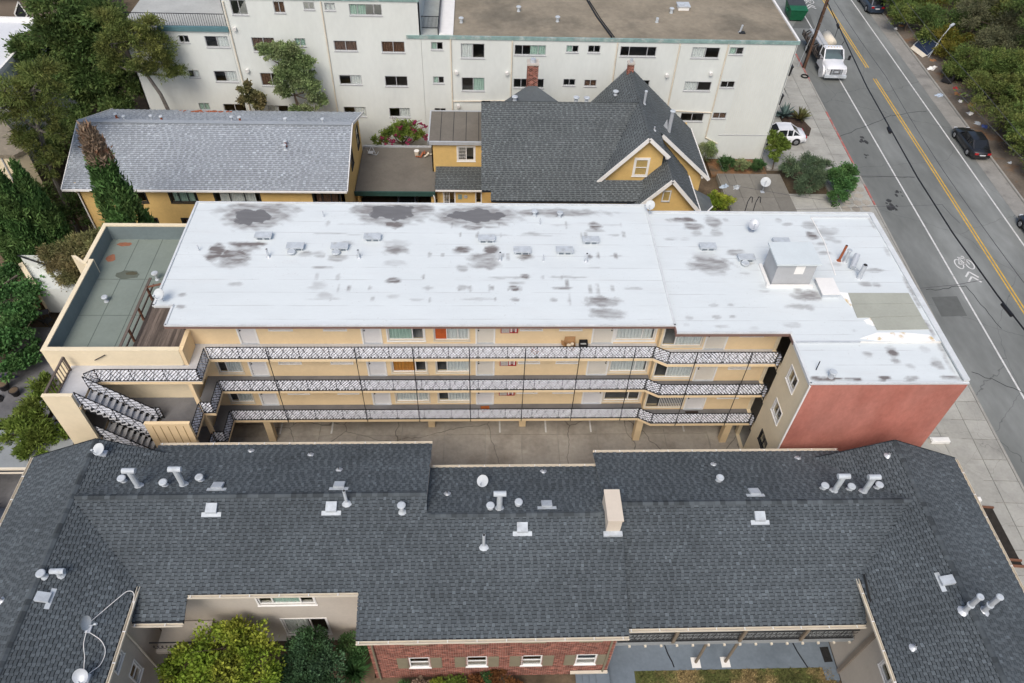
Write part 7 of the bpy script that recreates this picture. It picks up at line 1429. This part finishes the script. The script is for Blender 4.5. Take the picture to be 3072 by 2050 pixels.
# bougainvillea
bg = tree('bougainvillea', 'bougainvillea with magenta flowers behind the carport', 'shrub', (-6.6, 55.4, 0), [(-6.6, 55.6, 0), (-6.6, 55.5, 2.2)], [(-7.2, 55.2, 3.1, 1.1, .7, .8), (-5.9, 55.2, 3.3, 1.1, .7, .9), (-6.5, 55.3, 3.8, .9, .6, .7), (-8.4, 54.8, 2.9, .8, .5, .4), (-5.0, 55.1, 3.2, .6, .5, .5)], 4200, .22, .11, lf_jun, seed=60, sub=10)
P, A, D = clumps([(-8.0, 54.8, 3.1, .5, .4, .3), (-6.6, 55.0, 4.0, .4, .3, .3), (-5.7, 54.9, 3.8, .4, .3, .3), (-6.9, 54.7, 3.4, .4, .3, .3), (-5.2, 54.9, 4.4, .4, .3, .3), (-4.6, 54.9, 3.2, .4, .3, .3), (-7.5, 54.6, 2.9, .4, .3, .25), (-6.0, 54.6, 3.0, .3, .3, .25), (-4.7, 55.2, 4.0, .4, .2, .2)], 750, 5, 61); leaves('flowers', P, None, .17, .13, lf_mag, bg, 61)['kind'] = 'stuff'
sm = MB(); r_ = random.Random(62)
for i in range(9):
    a = Vector((-6.5+r_.uniform(-.8, .8), 55.2, 3.5)); b = a+Vector((r_.uniform(-2.2, 2.2), r_.uniform(-.3, .5), r_.uniform(.5, 1.8))); sm.tube([a, (a+b)/2+Vector((0, 0, .25)), b], .025, 5, .01)
sm.build('stems', bark, bg)
# street-side planting
tree('street_shrub', 'glossy green shrub tree in front of the white sedan', 'shrub', (26.2, 56.2, 0), [(26.0, 55.4, 0), (26.1, 56, 1.2), (26.2, 56.3, 1.8)], [(25.7, 56.6, 2.1, .6, .6, .5), (26.5, 56.4, 2.0, .8, .6, .6), (26.0, 56.0, 1.5, .7, .6, .5), (25.6, 57.0, 2.6, .4, .4, .4), (26.9, 56.3, 1.8, .5, .5, .4), (26.3, 57.0, 2.3, .6, .5, .4), (25.8, 55.6, 1.2, .5, .5, .4)], 4200, .2, .13, lf_jun, seed=70, sub=9, tr=.06)
tree('street_bush', 'wide blue green bush at the sidewalk beyond the white roof', 'bush', (28, 53.0, 0), [(28, 53, 0), (28, 53, .8)], [(27.4, 53.2, 1.2, 1.0, 1.2, .8), (28.7, 53.8, 1.3, 1.1, 1.1, .9), (28.2, 52.2, 1.1, 1.2, 1, .8), (29.2, 52.9, 1.0, .8, 1, .8), (28.6, 54.8, 1.2, .8, .8, .8), (27.0, 54.2, 1.1, .9, .9, .8), (29.8, 54.0, 1.2, .8, .9, .9), (27.6, 51.4, .9, 1.0, .9, .7)], 9500, .3, .05, leafm('blue_green_needle', (.095, .145, .08), (.12, .17, .09)), seed=71, sub=11)
tree('street_bush', 'rounded bright green bush nearest the kerb', 'bush', (30.8, 51.8, 0), [(30.8, 51.8, 0), (30.8, 51.8, .8)], [(30.6, 52.6, 1.3, .9, .9, .8), (31.4, 53.0, 1.3, .8, .9, .9), (30.6, 51.4, 1.1, .9, .9, .8), (30.0, 50.4, .7, .8, .7, .6), (31.5, 52.0, 1.0, .6, .8, .8)], 7500, .17, .12, lf_ivy, seed=72, sub=14)
tree('street_bush', 'yellow green bush beside the white gabled corner', 'bush', (19.3, 48.6, 0), [(19.3, 48.6, 0), (19.3, 48.6, .8)], [(18.9, 48.6, 1.3, .8, .8, .6), (19.8, 48.6, 1.3, .8, .8, .6), (19.3, 49.2, 1.4, .8, .6, .6)], 3500, .2, .1, lf_yel, seed=73, sub=11)
for i, (x, y, r0, h, lb) in enumerate(((19.9, 56.2, .9, 2.2, 'feathery shrub at the base of the white block'), (21.6, 55.3, .7, 1.2, 'low shrub second along the white block base'), (23.0, 55.2, .7, 1.0, 'low shrub third along the white block base'), (24.3, 55.2, .7, 1.0, 'low shrub at the right end of the white block base'), (27.0, 55.0, .5, .8, 'small weed clump beside the wide bush'))):
    tree('base_shrub', lb, 'shrub', (x, y, 0), [(x, y, 0), (x, y, h*.6)], [(x, y, h*.55, r0, r0*.7, h*.5), (x+.3, y-.2, h*.7, r0*.6, r0*.6, h*.4)], 1800, .3, .05, lf_grass if i % 2 else lf_mid, seed=75+i, sub=10, tr=.04, group='shrubs along the white block')
MB().prism([(20.3, 54.4), (25.3, 54.4), (25.3, 56.9), (20.3, 56.9)], -.2, .02).build('planting_strip', soil_red, kind='structure', base=(23, 55.5, 0))
MB().prism([(29.1, 61.1), (31.0, 60.9), (31.6, 62.2), (31.0, 65), (29.1, 65)], -.04, .05).build('planter_soil', M('dark_bark_chips', (.06, .04, .03), 1, .3, 4, .8, 15), kind='structure', base=(30, 63, 0))
def spiky(name, lab, x, y, r0, n, mat, seed, elev):
    t = root(name, lab, 'plant', (x, y, 0), 'spiky plants beside the white block'); r_ = random.Random(seed); m = MB()
    for i in range(n):
        a = i*2.4; e = R_(r_.uniform(*elev)); d_ = Vector((math.cos(a)*math.cos(e), math.sin(a)*math.cos(e), math.sin(e))); s = Vector((-math.sin(a), math.cos(a), 0)); p = Vector((x, y, .15)); l_ = r0*r_.uniform(.8, 1.1); w = .09*r0
        m.add([p-s*w*.6, p+s*w*.6, p+d_*l_*.55+s*w, p+d_*l_*.55-s*w, p+d_*l_+Vector((0, 0, -.1*l_)), p+d_*l_*.55-Vector((0, 0, w*.5))], [(0, 1, 5), (1, 2, 5), (2, 4, 5), (4, 3, 5), (3, 0, 5)], r_.random())
    m.build('leaves', mat, t); return t
spiky('agave_plant', 'blue green agave beside the white sedan', 29.5, 64.3, 1.35, 34, lf_agave, 80, (10, 75)); spiky('sago_palm', 'yellow green spiky palm right of the agave', 30.9, 63.7, 1.3, 46, leafm('sago_leaf', (.12, .13, .05), (.17, .14, .05)), 81, (15, 80))
# wooded bank on the right: single crowns in front, a joined mass of brush behind
hill = [(50.2, 83.5, 2.4, 2.0, lf_brush, 'dark green'), (52.4, 80.8, 3.2, 2.4, lf_dense, 'dense green'), (50.6, 79.0, 2.0, 1.7, lf_brush, 'low green'), (51.8, 76.2, 2.2, 2.0, lf_ylb, 'bright yellow green'), (54.6, 79.2, 4.6, 2.8, lf_grey, 'grey green'), (53.8, 73.6, 3.6, 2.5, lf_grey, 'dusty grey green'), (51.6, 72.6, 2.4, 1.9, lf_brush, 'dark olive'), (52.2, 69.2, 3.4, 2.6, lf_brush, 'broad dark olive'), (51.2, 65.4, 3.0, 2.3, lf_pine, 'olive'), (54.6, 66.4, 4.6, 2.8, lf_brush, 'tall dark'), (50.6, 61.8, 2.8, 2.0, lf_pine, 'rounded olive'), (53.4, 61.4, 4.2, 2.7, lf_brush, 'dense dark olive'), (50.6, 58.2, 2.6, 1.9, lf_brush, 'small dark'), (53.0, 56.6, 3.8, 2.5, lf_pine, 'wide olive'), (50.8, 54.2, 2.4, 1.8, lf_brush, 'low dark'), (57.6, 73.4, 6.4, 3.2, lf_dense, 'tall dark green'), (58.6, 80.6, 6.4, 3.4, lf_pine, 'tall olive'), (57.4, 86.6, 5.4, 3.2, lf_brush, 'tall upper'), (53.0, 88.4, 3.8, 2.6, lf_ylb, 'yellow green upper'), (50.6, 88.0, 2.2, 1.8, lf_brush, 'low upper'), (58.8, 66.8, 6.4, 3.2, lf_pine, 'broad tall olive'), (61.5, 76.5, 8, 3.6, lf_grey, 'tall grey')]
where = ['near the blue suv', 'behind the dumped metal sheet', 'just above the solar panel', 'behind the bent lamp post', 'behind the yellow green one', 'above the black armchairs', 'at the black armchairs', 'at the rag heap', 'above the rubbish bags', 'behind the rubbish bags', 'beside the black sedan', 'above the black sedan', 'below the black sedan', 'right of the black sedan bumper', 'at the lower end of the bank', 'high on the bank above the lamp post', 'highest at the top right corner', 'at the top edge above the suv', 'behind the blue suv', 'right beside the blue suv', 'at the right picture edge', 'in the far top right']
for i, (x, y, h, r0, mt, a) in enumerate(hill):
    x -= (.2 if 75 < y < 80.5 else 1.0) if x < 52 else .5; r0 *= 1.1
    r_ = random.Random(100+i); e = [(x+r_.uniform(-.8, .8)*r0, y+r_.uniform(-.85, .85)*r0, h*r_.uniform(.4, 1.0), r0*r_.uniform(.28, .6), r0*r_.uniform(.28, .6), (h*.25+.3)*r_.uniform(.6, 1.2)) for k_ in range(10)]
    tree('bank_tree' if h > 3.5 else 'bank_shrub', '%s %s %s on the wooded bank' % (a, 'tree' if h > 3.5 else 'shrub', where[i]), 'tree' if h > 3.5 else 'shrub', (x, y, 0), [(x, y, 0), (x, y, h*.4), (x+.2, y, h*.7)], e, int(6000*r0/2), .26, .10, mt, seed=100+i, sub=11, tr=.13, cr=.5, group='trees and shrubs on the wooded bank')
P, A, D = clumps([(49.3+r_.uniform(0, 18)+ (0 if k_ % 3 else 1), 42+k_*1.05, 1.4+r_.uniform(0, 1.2), 2.4, 2.2, 1.3) for k_ in range(58)], 42000, 7, 130, .6)
ub = root('undergrowth', 'tangled undergrowth filling the wooded bank', 'undergrowth', (55, 65, 0)); ub['kind'] = 'stuff'; o = leaves('brush', P, A, .3, .11, lf_brush, ub, 130, D); o['kind'] = 'stuff'
# loose leaf litter on the verge
lt = MB(); r_ = random.Random(140)
for i in range(2600):
    y = r_.uniform(44, 92); x = 48.3+.042*(y-50)+abs(r_.gauss(0, .9)); s = r_.uniform(.03, .1); z = .06+.06*max(0, x-47.9-.042*(y-50)); a = r_.uniform(0, 6.28)
    lt.add([(x+s*math.cos(a), y+s*math.sin(a), z), (x-s*math.sin(a)*.5, y+s*math.cos(a)*.5, z+.02), (x-s*math.cos(a), y-s*math.sin(a), z), (x+s*math.sin(a)*.5, y-s*math.cos(a)*.5, z+.01)], [(0, 1, 2, 3)], r_.random())
lt.build('leaf_litter', leafm('fallen_leaves', (.2, .12, .06), (.3, .2, .12), .5, 0), base=(49, 66, 0), label='scattered dry leaves and scraps along the verge', cat='leaf litter', kind='stuff')
